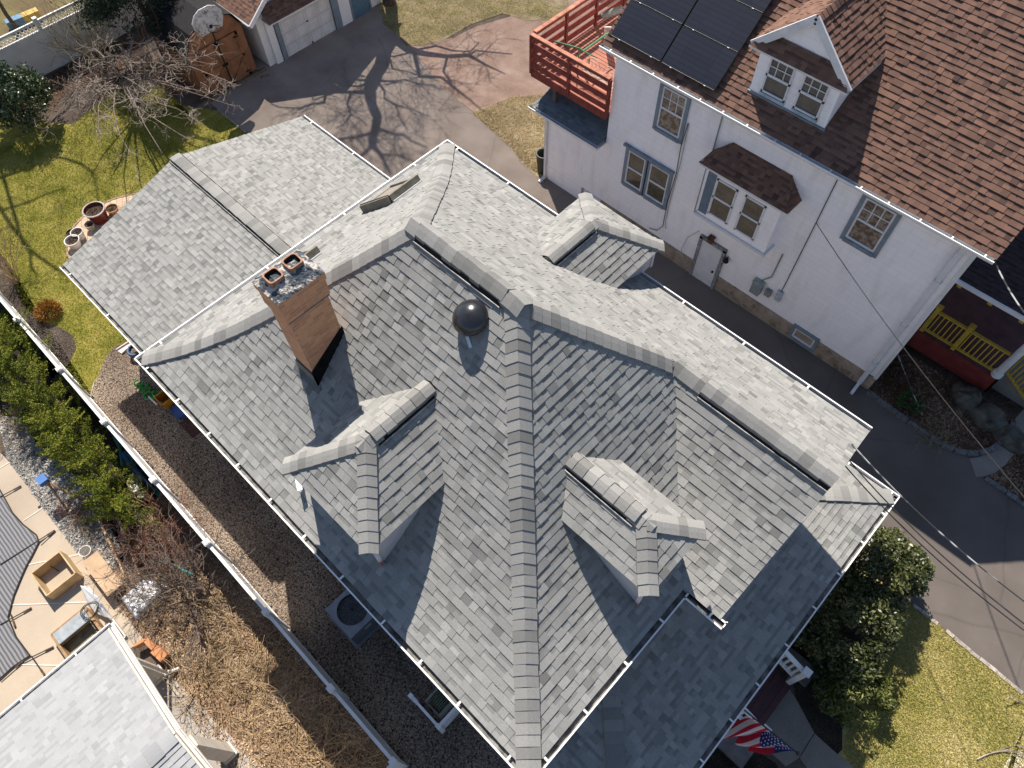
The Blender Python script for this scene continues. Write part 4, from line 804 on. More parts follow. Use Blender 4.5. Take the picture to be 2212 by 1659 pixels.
def rock(cx, cy, rx, ry, rz, seed, rot=0.):
    R = random.Random(seed); q = MB(); n1, n2 = 14, 8; V_ = [[None] * n1 for _ in range(n2 + 1)]; from mathutils import noise as nz_
    for j in range(n2 + 1):
        for i in range(n1):
            th = math.pi / 2 * j / n2; ph = 2 * math.pi * i / n1; d = Vector((math.cos(ph) * math.cos(th), math.sin(ph) * math.cos(th), math.sin(th)))
            s_ = 1 + .35 * nz_.noise(d * 1.7 + Vector((seed, 0, 0))); x = d.x * rx * s_; y = d.y * ry * s_; V_[j][i] = (cx + x * math.cos(rot) - y * math.sin(rot), cy + x * math.sin(rot) + y * math.cos(rot), d.z * rz * s_ - .03)
    for j in range(n2):
        for i in range(n1): q.poly([V_[j][i], V_[j][(i + 1) % n1], V_[j + 1][(i + 1) % n1], V_[j + 1][i]])
    return q
M_ROCK = simple('mossy_grey_rock', (.13, .12, .10), .95, .35, 3, bmp=.8, bs=14)
for i, (x, y, a_, b2, h_, lb) in enumerate((((2.05, 16.25, .5, .4, .5, 'mossy grey boulder nearest the dark red porch corner')), ((2.85, 16.1, .55, .42, .45, 'mossy grey boulder in the middle of the three below the white column')), ((3.65, 15.95, .5, .4, .4, 'mossy grey boulder at the far end of the row, nearest the concrete walk')))):
    o = rock(x, y, a_, b2, h_, i + 3); tag(o.build('boulder', M_ROCK, smooth=True), lb, 'rock', 'boulders below the porch of the white house')

# ================= GARAGE AND SHED =================
GA = thing('garage', 'white clapboard garage with brown roof, panelled overhead door and blue side door', 'garage', (-27.5, 14.6, 0))
m, n, b = nodes('white_clapboard', .6, .3); tc = N(n, 'ShaderNodeTexCoord'); sx_ = N(n, 'ShaderNodeSeparateXYZ'); n.links.new(tc.outputs['UV'], sx_.inputs[0]); fr = math_(n, 'FRACT', math_(n, 'MULTIPLY', sx_.outputs[1], 9.0))
n.links.new(ramp(n, fr, [(.0, (.42, .42, .44)), (.1, (.72, .72, .74)), (1., (.76, .76, .77))]), b.inputs[0]); bump(n, b, fr, .6, .015); M_CLAP = m
GX = -25.1; q = MB(); q.box(-31, GX - .12, 11.75, 17.7, 0, 2.25); q.box(GX - .12, GX + .0, 12.05, 12.35, 0, 1.95); q.box(GX - .12, GX, 15.4, 16.0, 0, 2.2)
q.poly([(GX - .12, 11.75, 2.2), (GX - .12, 17.7, 2.2), (GX - .12, 14.7, 4.2)]); q.build('wall', M_CLAP, GA)
q = MB()
shingles(q, [(-31.2, 11.35), (GX + .25, 11.35), (GX + .25, 14.7), (-31.2, 14.7)], (-31.2, 11.35), (0, 1), 2.15, lin(.72), 240)
q.poly([(-31.2, 14.7, 4.56), (GX + .25, 14.7, 4.56), (GX + .25, 18.05, 2.15), (-31.2, 18.05, 2.15)]); q.build('roof', M_BR, GA)
q = MB(); 
for s_ in (-1, 1): q.bar((GX + .27, 14.7 + s_ * 3.38, 2.08), (GX + .27, 14.7, 4.50), .05, .16)
q.box(-31.2, GX + .25, 11.25, 11.37, 2.02, 2.14, 1); q.build('fascia', [M_TRIM, simple('grey_gutter', (.23, .25, .27), .5, .1, 5)], GA)
q = MB(); shingles(q, [(GX + .55, 11.95), (GX + .55, 15.75), (GX, 15.75), (GX, 11.95)], (GX + .55, 11.95), (-1, 0), 1.98, lin(.8), 241); q.box(GX, GX + .53, 11.97, 15.73, 1.92, 1.97, 1); q.build('door_hood', [M_BR, M_TRIM], GA)
q = MB(); q.box(GX - .1, GX - .06, 12.62, 15.11, 0, 2.0)
for r_ in range(4):
    for c_ in range(4):
        y0 = 12.72 + c_ * .6; z0 = .07 + r_ * .49
        for (a, c, d, e) in ((y0, y0 + .5, z0, z0 + .02), (y0, y0 + .5, z0 + .36, z0 + .38), (y0, y0 + .02, z0, z0 + .38), (y0 + .48, y0 + .5, z0, z0 + .38)): q.box(GX - .06, GX - .045, a, c, d, e)
    if r_: q.box(GX - .061, GX - .056, 12.62, 15.11, r_ * .49 - .006, r_ * .49 + .006, 1)
GD = q.build('garage_door', [simple('white_door', (.66, .65, .65), .5, .08, 3), M_MG], GA)
q = MB(); q.box(GX - .06, GX - .02, 13.84, 13.93, .97, 1.0); q.box(GX - .06, GX - .02, 13.86, 13.9, .3 - .3, .10); q.build('handle', M_BLACK, GD)
q = MB(); q.box(GX - .05, GX + .03, 12.4, 12.6, 0, 2.0); q.build('door_jamb', M_BTRIM, GA)
q = MB(); q.box(GX - .05, GX + .03, 15.13, 15.45, 0, 2.0); q.build('door_jamb', M_BTRIM, GA)
q = MB(); q.box(GX - .08, GX - .03, 16.1, 17.0, .02, 2.1); q.box(GX - .06, GX + .0, 16.03, 16.1, 0, 2.15, 1); q.box(GX - .06, GX, 17.0, 17.07, 0, 2.15, 1); q.build('side_door', [simple('blue_door_paint', (.10, .17, .24), .5, .12, 4), M_BTRIM], GA)
SHD = thing('garden_shed', 'orange brown wooden garden shed with double doors and black roof', 'shed', (-26.6, 10.05, 0))
M_OW = simple('orange_stained_wood', (.27, .125, .065), .75, .18, 3, bmp=.2, bs=30)
q = MB(); q.box(-28, -25.4, 8.85, 11.25, 0, 2.0); q.poly([(-25.4, 8.85, 2.0), (-25.4, 11.25, 2.0), (-25.4, 10.9, 2.6), (-25.4, 10.05, 2.9), (-25.4, 9.2, 2.6)]); q.build('wall', M_OW, SHD)
q = MB(); pts = [(8.7, 1.9), (9.15, 2.66), (10.05, 3.0), (10.95, 2.66), (11.4, 1.9)]
for (a, za), (c, zc_) in zip(pts[:-1], pts[1:]): q.hexa([(-28.1, a, za - .04), (-25.2, a, za - .04), (-25.2, c, zc_ - .04), (-28.1, c, zc_ - .04), (-28.1, a, za), (-25.2, a, za), (-25.2, c, zc_), (-28.1, c, zc_)], 0)
q.build('roof', simple('black_shed_shingles', (.014, .014, .017), .9, .25, 12), SHD)
for y0, y1 in ((9.15, 10.03), (10.07, 10.95)):
    q = MB(); q.box(-25.39, -25.35, y0, y1, .08, 1.9)
    for (a, c, d, e) in ((y0, y1, .08, .2), (y0, y1, .9, 1.0), (y0, y1, 1.78, 1.9), (y0, y0 + .1, .08, 1.9), (y1 - .1, y1, .08, 1.9)): q.box(-25.35, -25.32, a, c, d, e)
    q.bar((-25.34, y0 + .06, .15), (-25.34, y1 - .06, .92), .03, .09, up=(1, 0, 0)); dd = q.build('door', M_OW, SHD)
    for z in (.25, 1.7): q = MB(); q.box(-25.31, -25.30, (y0 if y0 < 10 else y1 - .2), (y0 + .2 if y0 < 10 else y1), z, z + .05); q.build('hinge', M_BLACK, dd)
q = MB(); q.bar((-25.2, 8.3, .06), (-25.2, 11.5, .06), .12, .12); tag(q.build('timber_sill', simple('grey_timber', (.16, .13, .10), .9, .2, 6)), 'grey timber lying along the foot of the orange shed doors', 'timber')
BH = thing('basketball_hoop', 'white fan shaped basketball backboard on a pole in front of the orange shed', 'basketball hoop', (-25.05, 9.9, 0))
q = MB(); q.tube([(-25.25, 10.02, 0), (-25.2, 10.0, 2.4), (-24.95, 9.9, 2.75)], .03, 8); q.build('pole', M_BLACK, BH)
m, n, b = nodes('mildewed_board', .6, .3); n.links.new(ramp(n, noise(n, pos(n), 6, 5, .7), [(.35, (.12, .11, .11)), (.5, (.46, .45, .46)), (.7, (.58, .57, .58))]), b.inputs[0])
q = MB(); cy_, cz_ = 9.9, 2.65; fan = [(-.45, -.05), (.42, -.05), (.6, .28), (.6, .5), (.45, .72), (.2, .84), (-.2, .84), (-.45, .72), (-.62, .5), (-.62, .28)]
q.poly([(-24.88, cy_ + u, cz_ + v_) for u, v_ in fan]); q.poly([(-24.92, cy_ + u, cz_ + v_) for u, v_ in fan][::-1])
for i in range(len(fan)): a, c = fan[i], fan[(i + 1) % len(fan)]; q.poly([(-24.92, cy_ + a[0], cz_ + a[1]), (-24.92, cy_ + c[0], cz_ + c[1]), (-24.88, cy_ + c[0], cz_ + c[1]), (-24.88, cy_ + a[0], cz_ + a[1])])
q.build('backboard', m, BH)
q = MB(); q.tube([(-24.63 + .22 * math.cos(a), cy_ + .22 * math.sin(a), 2.8) for a in [2 * math.pi * i / 16 for i in range(17)]], .012, 5); q.bar((-24.88, cy_, 2.8), (-24.84, cy_, 2.8), .1, .1); q.build('rim', M_BLACK, BH)

# ================= FENCES =================
def lattice(mb, y0, y1, x, z0, z1, s=.16, m=0):
    L = y1 - y0; h = z1 - z0; k_ = 0
    for sg in (1, -1):
        d = -h
        while d < L:
            a = max(0, d); e = min(L, d + h); 
            if e > a + .01:
                za, ze_ = a - d, e - d
                if sg < 0: za, ze_ = h - za, h - ze_
                mb.bar((x, y0 + a, z0 + za), (x, y0 + e, z0 + ze_), .012, .03, m, .5, (1, 0, 0))
            d += s
FR = thing('lattice_fence', 'tall white vinyl privacy fence topped with a lattice strip at the back of the lawn', 'fence', (XF, 8, 0))
M_VIN = simple('white_vinyl', (.74, .74, .73), .45, .06, 2)
ypos = [-1.2, 1.25, 3.65, 6.05, 8.45, 10.85]
for i, (a, c) in enumerate(zip(ypos[:-1], ypos[1:])):
    q = MB(); q.box(XF - .02, XF + .02, a, c, .05, 1.5); q.box(XF - .035, XF + .035, a, c, 1.5, 1.58); q.box(XF - .035, XF + .035, a, c, 1.86, 1.95); q.box(XF - .035, XF + .035, a, c, .02, .14)
    q.build('fence_panel', M_VIN, FR); q = MB(); lattice(q, a, c, XF, 1.57, 1.87); q.build('lattice', M_VIN, FR)
for a in ypos: q = MB(); q.box(XF - .065, XF + .065, a - .065, a + .065, 0, 2.02); q.box(XF - .08, XF + .08, a - .08, a + .08, 2.02, 2.06); q.build('fence_post', M_VIN, FR)
FL = thing('vinyl_fence', 'long white vinyl fence between the gravel path and the neighbouring yard', 'fence', (-12, YF, 0))
M_VINS = simple('tan_edged_vinyl', (.50, .47, .42), .6, .1, 3)
FH = 1.62; xs = [];
for (c_, r_, x, y) in ((0, 1, 130, 1110), (0, 1, 495, 1540), (0, 2, 895, 325), (0, 2, 1330, 820), (0, 2, 1785, 1370), (1, 3, 90, 305), (1, 3, 655, 960), (1, 3, 1205, 1585)): xs.append(WT(c_, r_, x, y, FH)[0])
xs = [xs[0] - 7.2, xs[0] - 4.8, xs[0] - 2.4] + xs
for a in xs:
    q = MB(); q.box(a - .065, a + .065, YF - .065, YF + .065, 0, FH); q.box(a - .078, a + .078, YF - .078, YF + .078, FH, FH + .03); q.box(a - .06, a + .06, YF - .06, YF + .06, FH + .03, FH + .05); q.build('fence_post', M_VIN, FL)
for a, c in zip(xs[:-1], xs[1:]):
    q = MB(); q.box(a, c, YF - .02, YF + .02, .05, FH - .16); q.box(a, c, YF - .035, YF + .035, FH - .16, FH - .07); q.box(a, c, YF - .035, YF + .035, .02, .14); q.build('fence_panel', M_VIN, FL)
# gate section end: the fence turns away at its last post
q = MB(); q.box(xs[-1] - .02, xs[-1] + .02, YF - 2.4, YF, .05, FH - .16); q.box(xs[-1] - .035, xs[-1] + .035, YF - 2.4, YF, FH - .16, FH - .07); q.build('fence_panel', M_VIN, FL)
PK = thing('lattice_fence', 'white picket style fence in the distance past the dirt patch, behind the red deck', 'fence', (-35, 22, 0))
q = MB(); q.box(-36.02, -35.98, 17, 30, .05, 1.5); q.box(-36.05, -35.95, 17, 30, 1.8, 1.9); lattice(q, 17, 30, -36, 1.5, 1.85, .14)
for y in range(17, 31, 2): q.box(-36.07, -35.93, y - .07, y + .07, 0, 2)
q.build('fence_panel', M_VIN, PK)
WP = thing('picket_fence', 'low grey picket fence with ivy at the edge of the dirt patch', 'fence', (-34.3, 22, 0))
q = MB(); y = 17.2; Rn = random.Random(4)
while y < 29: q.bar((-34.3, y, .05), (-34.3 + Rn.uniform(-.02, .02), y + Rn.uniform(-.03, .03), .9), .02, .07, up=(1, 0, 0)); y += .17
for z in (.3, .75): q.box(-34.36, -34.32, 17.1, 29, z, z + .07)
q.build('pickets', simple('weathered_pickets', (.33, .28, .22), .9, .25, 6), WP)
# ================= THINGS AROUND THE HOUSES =================
B5 = lambda x, y, z=0: W((x / 5.53) * .8641, (1200 + y / 5.53) * .8641, z)
C5 = lambda x, y, z=0: W((200 + x / 5.53) * .8641, (1440 + y / 5.53) * .8641, z)
D5 = lambda x, y, z=0: W((200 + x / 5.53) * .8641, (840 + y / 5.53) * .8641, z)
def ring(c, r, n=24, ax='z'):
    out = []
    for i in range(n + 1):
        a = 2 * math.pi * i / n; u, v = r * math.cos(a), r * math.sin(a)
        out.append((c[0] + u, c[1] + v, c[2]) if ax == 'z' else (c[0] + u, c[1], c[2] + v) if ax == 'y' else (c[0], c[1] + u, c[2] + v))
    return out
# air conditioner
AC = thing('air_conditioner', 'grey outdoor air conditioner unit with round fan grille on the gravel path', 'air conditioner', (-5.9, .15, 0))
M_ACG = simple('ac_grey_paint', (.26, .27, .30), .5, .1, 5); M_ACD = simple('ac_dark_louvre', (.11, .115, .125), .6, .2, 9)
q = MB(); ax_, bx_, ay_, by_ = -6.38, -5.40, -.28, .68
q.box(ax_, bx_, ay_, by_, .05, .74, 1); q.box(ax_ - .06, bx_ + .06, ay_ - .06, by_ + .06, 0, .05, 0)
cx, cy, cr_2 = -6.02, .10, .31; cx, cy = (ax_ + bx_) / 2, (ay_ + by_) / 2 - .02; cr_2 = .37
n_ = 32; inn = [(cx + cr_2 * math.cos(2 * math.pi * i / n_), cy + cr_2 * math.sin(2 * math.pi * i / n_)) for i in range(n_)]
def sq(a): 
    c, s = math.cos(a), math.sin(a); k_ = 1 / max(abs(c), abs(s)); return (max(ax_, min(bx_, (ax_ + bx_) / 2 + c * k_ * .49)), max(ay_, min(by_, (ay_ + by_) / 2 + s * k_ * .48)))
for i in range(n_):
    a0, a1 = 2 * math.pi * i / n_, 2 * math.pi * (i + 1) / n_; o0, o1 = sq(a0), sq(a1); p0, p1 = inn[i], inn[(i + 1) % n_]
    q.poly([(*p0, .82), (*o0, .80), (*o1, .80), (*p1, .82)]); q.poly([(*o0, .80), (*o0, .74), (*o1, .74), (*o1, .80)]); q.poly([(*p1, .82), (*p1, .5), (*p0, .5), (*p0, .82)], 1)
q.poly([(*p, .5) for p in inn], 1)
for z in [.12 + .055 * i for i in range(11)]: q.box(ax_ - .004, bx_ + .004, ay_ - .004, by_ + .004, z, z + .012, 0)
q.build('casing', [M_ACG, M_ACD], AC)
q = MB(); q.lathe((cx, cy, .56), [(0, .1), (.07, .09), (.07, 0)], 12)
for i in range(3):
    a = i * 2 * math.pi / 3 + .4; P_ = lambda r_, t, z: (cx + r_ * math.cos(a + t), cy + r_ * math.sin(a + t), z); q.poly([P_(.07, -.4, .6), P_(.33, -.35, .64), P_(.34, .35, .56), P_(.07, .5, .56)])
q.build('fan', simple('fan_blade', (.06, .062, .07), .4, .15, 5), AC)
q = MB()
for r_ in (.08, .14, .20, .26, .32, .37): q.tube(ring((cx, cy, .835), r_, 24), .004, 4, cap=False)
for i in range(8): a = math.pi * i / 8; q.bar((cx - .37 * math.cos(a), cy - .37 * math.sin(a), .83), (cx + .37 * math.cos(a), cy + .37 * math.sin(a), .83), .006, .006)
q.build('grille', M_BLACK, AC)
q = MB(); q.box(bx_, bx_ + .006, .1, .28, .5, .62); q.build('rating_plate', simple('plate_grey', (.42, .44, .47), .4, .1, 6), AC)
# white lattice screen and hose reel near the front corner
LS = thing('lattice_screen', 'low white lattice screen standing on the gravel round the hose reel', 'screen', (-2.9, -.1, 0))
q = MB(); q.box(-3.42, -2.5, -.17, -.11, .88, 1.0); q.box(-3.42, -2.5, -.16, -.12, .05, .13); q.box(-3.46, -3.36, -.19, -.09, 0, 1.04); q.box(-2.56, -2.46, -.19, -.09, 0, 1.02); q.box(-2.54, -2.48, -.15, 1.1, .88, 1.0); q.box(-2.53, -2.49, -.15, 1.1, .05, .13); q.build('frame', M_WHITE, LS)
q = MB(); lattice(q, -.1, 1.05, -2.51, .1, .9, .14)
q.build('lattice', M_WHITE, LS)
HR = thing('hose_reel', 'beige hose reel cart with green hose behind the white lattice screen', 'hose reel', (-2.95, .25, 0))
q = MB(); q.box(-3.2, -3.15, .0, .55, .1, .5); q.box(-2.75, -2.7, .0, .55, .1, .5); q.box(-3.2, -2.7, .0, .04, .1, .2); q.box(-3.2, -2.7, .5, .55, .3, .5); q.build('frame', simple('beige_plastic', (.30, .29, .25), .6, .1, 5), HR)
q = MB()
for i in range(7): q.tube(ring((-3.1 + i * .055, .27, .33), .17 + .01 * (i % 2), 18, 'x'), .016, 5, cap=False)
q.build('hose', simple('olive_hose', (.16, .19, .12), .5, .15, 8), HR)
# things under the left eave
M_GRH = simple('green_hose', (.02, .30, .05), .4, .15, 6)
q = MB()
for (ox, oy, L, r_) in ((-15.98, .0, .5, .07), (-15.8, .16, .62, .07)):
    pts = []; 
    for i in range(70): t = i / 69; a = t * 22; pts.append((ox + L * t, oy + .02 * t + r_ * math.cos(a), .12 + r_ * math.sin(a)))
    q.tube(pts, .022, 5)
tag(q.build('green_hose_coils', M_GRH), 'coiled bright green garden hoses lying on the gravel by the house wall', 'garden hose')
q = MB()
for (ox, oy) in ((-15.3, .02), (-15.2, .14)): 
    q.tube(ring((ox, oy, .1), .13, 14, 'z'), .025, 5, 1); q.tube([(ox + .05, oy - .02, .12), (ox + .42, oy, .06)], .026, 6, 0)
tag(q.build('long_handled_tools', [simple('white_plastic', (.72, .72, .74), .4, .05, 4), M_GRH]), 'green tools with white handles lying beside the coiled green hose', 'tool')
q = MB(); a = [(-14.92, .10), (-14.52, .10), (-14.52, .42), (-14.92, .42)]
for i in range(4):
    p0, p1 = a[i], a[(i + 1) % 4]; k_ = .8; c_ = (-14.72, .26); s0 = (c_[0] + (p0[0] - c_[0]) * k_, c_[1] + (p0[1] - c_[1]) * k_); s1 = (c_[0] + (p1[0] - c_[0]) * k_, c_[1] + (p1[1] - c_[1]) * k_)
    q.poly([(*s0, .02), (*s1, .02), (*p1, .36), (*p0, .36)]); q.poly([(*p1, .36), (*s1, .05), (*s0, .05), (*p0, .36)]); q.bar((*p0, .36), (*p1, .36), .04, .02)
q.poly([(c_[0] - .14, c_[1] - .12, .05), (c_[0] + .14, c_[1] - .12, .05), (c_[0] + .14, c_[1] + .12, .05), (c_[0] - .14, c_[1] + .12, .05)])
tag(q.build('orange_tub', simple('orange_plastic', (.55, .24, .02), .5, .12, 5)), 'orange plastic tub on the gravel beside the white tool handles', 'tub')
q = MB(); q.box(-14.4, -13.95, .2, .62, .02, .16); q.bar((-14.42, .18, .17), (-13.93, .18, .17), .03, .03); tag(q.build('blue_sled', simple('blue_plastic', (.05, .10, .30), .5, .12, 5)), 'dark blue plastic bin tucked under the eave next to the orange tub', 'bin')
q = MB(); q.box(-13.9, -13.2, .12, .5, .0, .03); tag(q.build('doormat', simple('brown_mat', (.10, .045, .035), .95, .2, 14)), 'reddish brown mat lying in the shade of the left gutter', 'mat')
q = MB(); 
for (a, c, w_) in (((-17.5, .21, .04), (-17.45, .75, .07), .03), ((-17.26, .26, .04), (-17.3, .75, .07), .03)): q.bar(a, c, w_, .07)
q.hexa([(-17.5, .2, .01), (-17.26, .26, .01), (-17.3, .75, .03), (-17.45, .75, .03), (-17.5, .2, .03), (-17.26, .26, .03), (-17.3, .75, .05), (-17.45, .75, .05)]); tag(q.build('splash_block', simple('pinkish_splash', (.60, .52, .49), .6, .12, 8)), 'white plastic splash block at the edge of the lawn below the left gutter', 'splash block')
q = MB(); q.tube(ring((-16.9, .6, .25), .2, 18), .04, 6); q.tube(ring((-16.9, .6, .18), .2, 18), .04, 6); tag(q.build('blue_hose_coil', simple('blue_hose', (.04, .10, .2), .5, .15, 8)), 'coil of dark blue hose under the corner of the house gutter', 'garden hose')
# plant pots
M_EARTH = ground_mat('pot_soil', [(.35, (.04, .025, .02)), (.55, (.15, .10, .07)), (.7, (.30, .24, .18))], (14, 60), .5, 1, 60)
def pot(cx, cy, r, h, mats, label, name='plant_pot'):
    t = thing(name, label, 'plant pot', (cx, cy, .014), 'plant pots on the paved patio edge'); q = MB()
    q.lathe((cx, cy, .014), [(0, 0), (r * .72, 0), (r * .97, h * .9), (r * 1.03, h * .92), (r * 1.05, h), (r * .93, h), (r * .88, h * .75)], 24, [0, 0, 1, 1, 1, 0]); q.build('pot', mats, t, smooth=False)
    q = MB(); R = random.Random(int(cx * 100)); C_ = [(cx, cy, .014 + h * .78)]; n = 14; rg = [(cx + r * .9 * math.cos(2 * math.pi * i / n), cy + r * .9 * math.sin(2 * math.pi * i / n), .014 + h * .76) for i in range(n)]
    for i in range(n): q.poly([C_[0], rg[i], rg[(i + 1) % n]])
    for i in range(26):
        a = R.random() * 6.28; rr = r * .75 * R.random(); p = Vector((cx + rr * math.cos(a), cy + rr * math.sin(a), .014 + h * .78)); q.bar(p, p + Vector((R.uniform(-.06, .06), R.uniform(-.06, .06), R.uniform(.0, .05))) * (r / .2 + .4), .012, .01)
    q.build('soil', M_EARTH, t)
M_P1 = simple('oxblood_glaze', (.15, .025, .02), .35, .2, 4); M_P1R = simple('grey_lip', (.36, .33, .32), .5, .15, 8); M_PW = simple('white_pot', (.66, .63, .58), .5, .08, 4); M_PB = simple('beige_pot', (.42, .37, .29), .7, .15, 6); M_PD = simple('dark_brown_pot', (.05, .028, .02), .5, .2, 6); M_PO = simple('terracotta_pot', (.40, .21, .10), .8, .15, 7)
pot(-22.78, 2.70, .36, .5, [M_P1, M_P1R], 'large oxblood glazed planter full of soil, biggest of the pots on the patio'); pot(-22.72, 3.2, .21, .22, [M_PO, M_PO], 'terracotta pot with dry stems, nearest the roof edge and the big planter')
pot(-22.6, 2.27, .16, .24, [M_PB, M_PB], 'small beige pot standing alone between the big planter and the white pots'); pot(-22.75, 1.66, .17, .2, [M_PD, M_PD], 'dark brown pot touching the white pots at the lawn edge'); pot(-22.52, 1.80, .2, .3, [M_PW, M_PW], 'tall white pot behind the dark brown pot'); pot(-22.3, 1.50, .24, .3, [M_PW, M_PW], 'white rimmed pot nearest the lower end of the patio')
# flag
FG = thing('porch_flag', 'American flag hanging furled from a pole on the front porch', 'flag', (1.9, 4.32, 2.6))
p0 = Vector((1.45, 4.36, 2.35)); p1 = Vector(W(1724, 1628, 3.25)); q = MB(); q.tube([p0, p1], .016, 8); q.lathe(tuple(p1), [(0, -.05), (.035, -.03), (.045, 0), (.035, .03), (0, .05)], 12); q.build('pole', simple('dark_pole', (.05, .055, .06), .4, .1, 5), FG)
m, n, b = nodes('flag_cloth', .8, .2); tc = N(n, 'ShaderNodeUVMap'); tc.uv_map = 'flag'; s_ = N(n, 'ShaderNodeSeparateXYZ'); n.links.new(tc.outputs[0], s_.inputs[0])
par = math_(n, 'MODULO', math_(n, 'FLOOR', math_(n, 'MULTIPLY', s_.outputs[1], 13)), 2)
st_ = mixc(n, math_(n, 'GREATER_THAN', par, .5), (.50, .022, .05), (.72, .70, .72)); can = math_(n, 'MULTIPLY', math_(n, 'LESS_THAN', s_.outputs[0], .4), math_(n, 'GREATER_THAN', s_.outputs[1], 6 / 13))
n.links.new(mixc(n, can, st_, (.022, .035, .16)), b.inputs[0]); M_FLAG = m
d = (p1 - p0).normalized(); A0 = p1 - d * .06; nu, nv = 34, 26; Vg = []; hoistL = .95; fly = 1.35
# the hoist edge runs along the pole from the finial inwards (v), the fly (u) hangs down, folded by its own weight
side = Vector((-d.y, d.x, 0)).normalized()
for i in range(nu + 1):
    for j in range(nv + 1):
        u, v = i / nu, j / nv; hp = A0 - d * ((1 - v) * hoistL) 
        fold = .11 * math.sin(v * 15 + u * 2.2) * min(1, u * 2.5) + .04 * math.sin(v * 31) * u
        along = -d * (u * .42 * (1 - .2 * v)) ; gather = (v - .5) * u * .35
        pnt = hp + Vector((0, 0, -u * fly * .86)) + side * (fold - u * .28 + .1 * math.sin(u * 5 + v * 3) * u) + along * .8 + d * (-gather)
        Vg.append(tuple(pnt))
me = bpy.data.meshes.new('flag'); off = LOC[FG.name]; fs_ = [(i * (nv + 1) + j, (i + 1) * (nv + 1) + j, (i + 1) * (nv + 1) + j + 1, i * (nv + 1) + j + 1) for i in range(nu) for j in range(nv)]
me.from_pydata([(a - off[0], b_2 - off[1], c - off[2]) for a, b_2, c in Vg], [], fs_); uvl = me.uv_layers.new(name='flag'); k_ = 0
for f in fs_:
    for vi in f: i, j = divmod(vi, nv + 1); uvl.data[k_].uv = (i / nu, j / nv); k_ += 1
me.materials.append(M_FLAG); me.polygons.foreach_set('use_smooth', [True] * len(me.polygons)); fo = bpy.data.objects.new('flag', me); COL.objects.link(fo); fo.parent = FG; LOC[fo.name] = off
q = MB()
def fpt(u, v):
    i = min(nu - 1, int(u * nu)); j = min(nv - 1, int(v * nv)); a = Vector(Vg[i * (nv + 1) + j]); e1 = Vector(Vg[(i + 1) * (nv + 1) + j]) - a; e2 = Vector(Vg[i * (nv + 1) + j + 1]) - a; return a + e1 * (u * nu - i) + e2 * (v * nv - j), e1.normalized(), e2.normalized()
for r_ in range(9):
    for c_ in range(6 if r_ % 2 == 0 else 5):
        u = .4 * ((c_ * 2 + 1 + (r_ % 2)) / 12); v = 6 / 13 + 7 / 13 * (r_ + 1) / 10; c, e1, e2 = fpt(u, v); nn = e1.cross(e2).normalized()
        for sg in (1, -1):
            pts = [];
            for k2 in range(10): a = math.pi / 2 + k2 * math.pi / 5; rr = .024 if k2 % 2 == 0 else .01; pts.append(c + nn * (.004 * sg) + e1 * rr * math.cos(a) + e2 * rr * math.sin(a))
            for k2 in range(10): q.poly([c + nn * (.004 * sg), pts[k2], pts[(k2 + 1) % 10]])
q.build('stars', simple('flag_white', (.78, .78, .8), .8, .03, 5), fo)
# trash can by the white house
q = MB(); q.lathe((-13.12, 14.85, 0), [(.0, .02), (.2, .0), (.25, .8), (.27, .81), (.27, .85), (.23, .85), (.18, .1), (0, .1)], 20); tag(q.build('rubbish_bin', simple('dark_green_plastic', (.03, .04, .032), .5, .2, 6)), 'open dark green rubbish bin at the rear corner of the white house', 'bin')
for i, (x, y, s_) in enumerate(((-24.9, 11.15, .09), (-24.85, 11.35, .07))):
    o = rock(x, y, s_ * 1.4, s_, s_, 20 + i); tag(o.build('stone', simple('pinkish_stone', (.22, .13, .11), .9, .2, 8)), ('larger pinkish stone nearest the shed door', 'smaller pinkish stone touching the garage wall')[i], 'stone', 'stones between the shed and the garage')
# wooden beam beyond the fence
q = MB(); a = WT(0, 0, 60, 215, .25); c = WT(0, 0, 200, 160, .25); e = WT(0, 0, 335, 105, .25); q.bar(a, c, .35, .3, 0); q.bar(c, e, .35, .3, 1); tag(q.build('painted_beam', [simple('sky_blue_paint', (.13, .25, .38), .7, .2, 5), simple('faded_yellow_paint', (.52, .36, .10), .7, .2, 5)]), 'half blue, half yellow painted beam lying beyond the lattice fence', 'beam')
# ---- neighbour yard, lower left ----
m, n, b = nodes('striped_pool_cover', .85, .2); p = pos(n); wv = N(n, 'ShaderNodeTexWave'); wv.bands_direction = 'Y'; wv.inputs['Scale'].default_value = 3.6; wv.inputs['Distortion'].default_value = 1.6; wv.inputs['Detail Scale'].default_value = .6; n.links.new(p, wv.inputs[0])
n.links.new(ramp(n, wv.outputs[0], [(.25, (.085, .085, .095)), (.6, (.20, .20, .21))]), b.inputs[0]); M_COV = m
pc = [WT(0, 2, -200, 800), WT(0, 2, 0, 905), WT(0, 2, 60, 1010), WT(0, 2, 120, 1120), WT(0, 2, 210, 1220), WT(0, 2, 325, 1310), WT(0, 2, 345, 1370), WT(0, 2, 290, 1480), WT(0, 2, 235, 1580), WT(0, 2, 200, 1659), WT(0, 3, 130, 170), WT(0, 3, 80, 360), WT(0, 3, 150, 530), WT(0, 3, 270, 690), WT(0, 3, 200, 735), WT(0, 3, 120, 790), WT(0, 3, 0, 900), WT(0, 3, -400, 1200), (-18, -11)]
q = MB(); q.poly([(a[0], a[1], .05) for a in pc][::-1] if sum(pc[i][0] * pc[(i + 1) % len(pc)][1] - pc[(i + 1) % len(pc)][0] * pc[i][1] for i in range(len(pc))) < 0 else [(a[0], a[1], .05) for a in pc])
PC = q.build('pool_cover', M_COV); tag(PC, 'dark grey striped winter cover strapped over the swimming pool', 'pool cover')
q = MB(); P_ = [Vector((a[0], a[1], .055)) for a in pc]
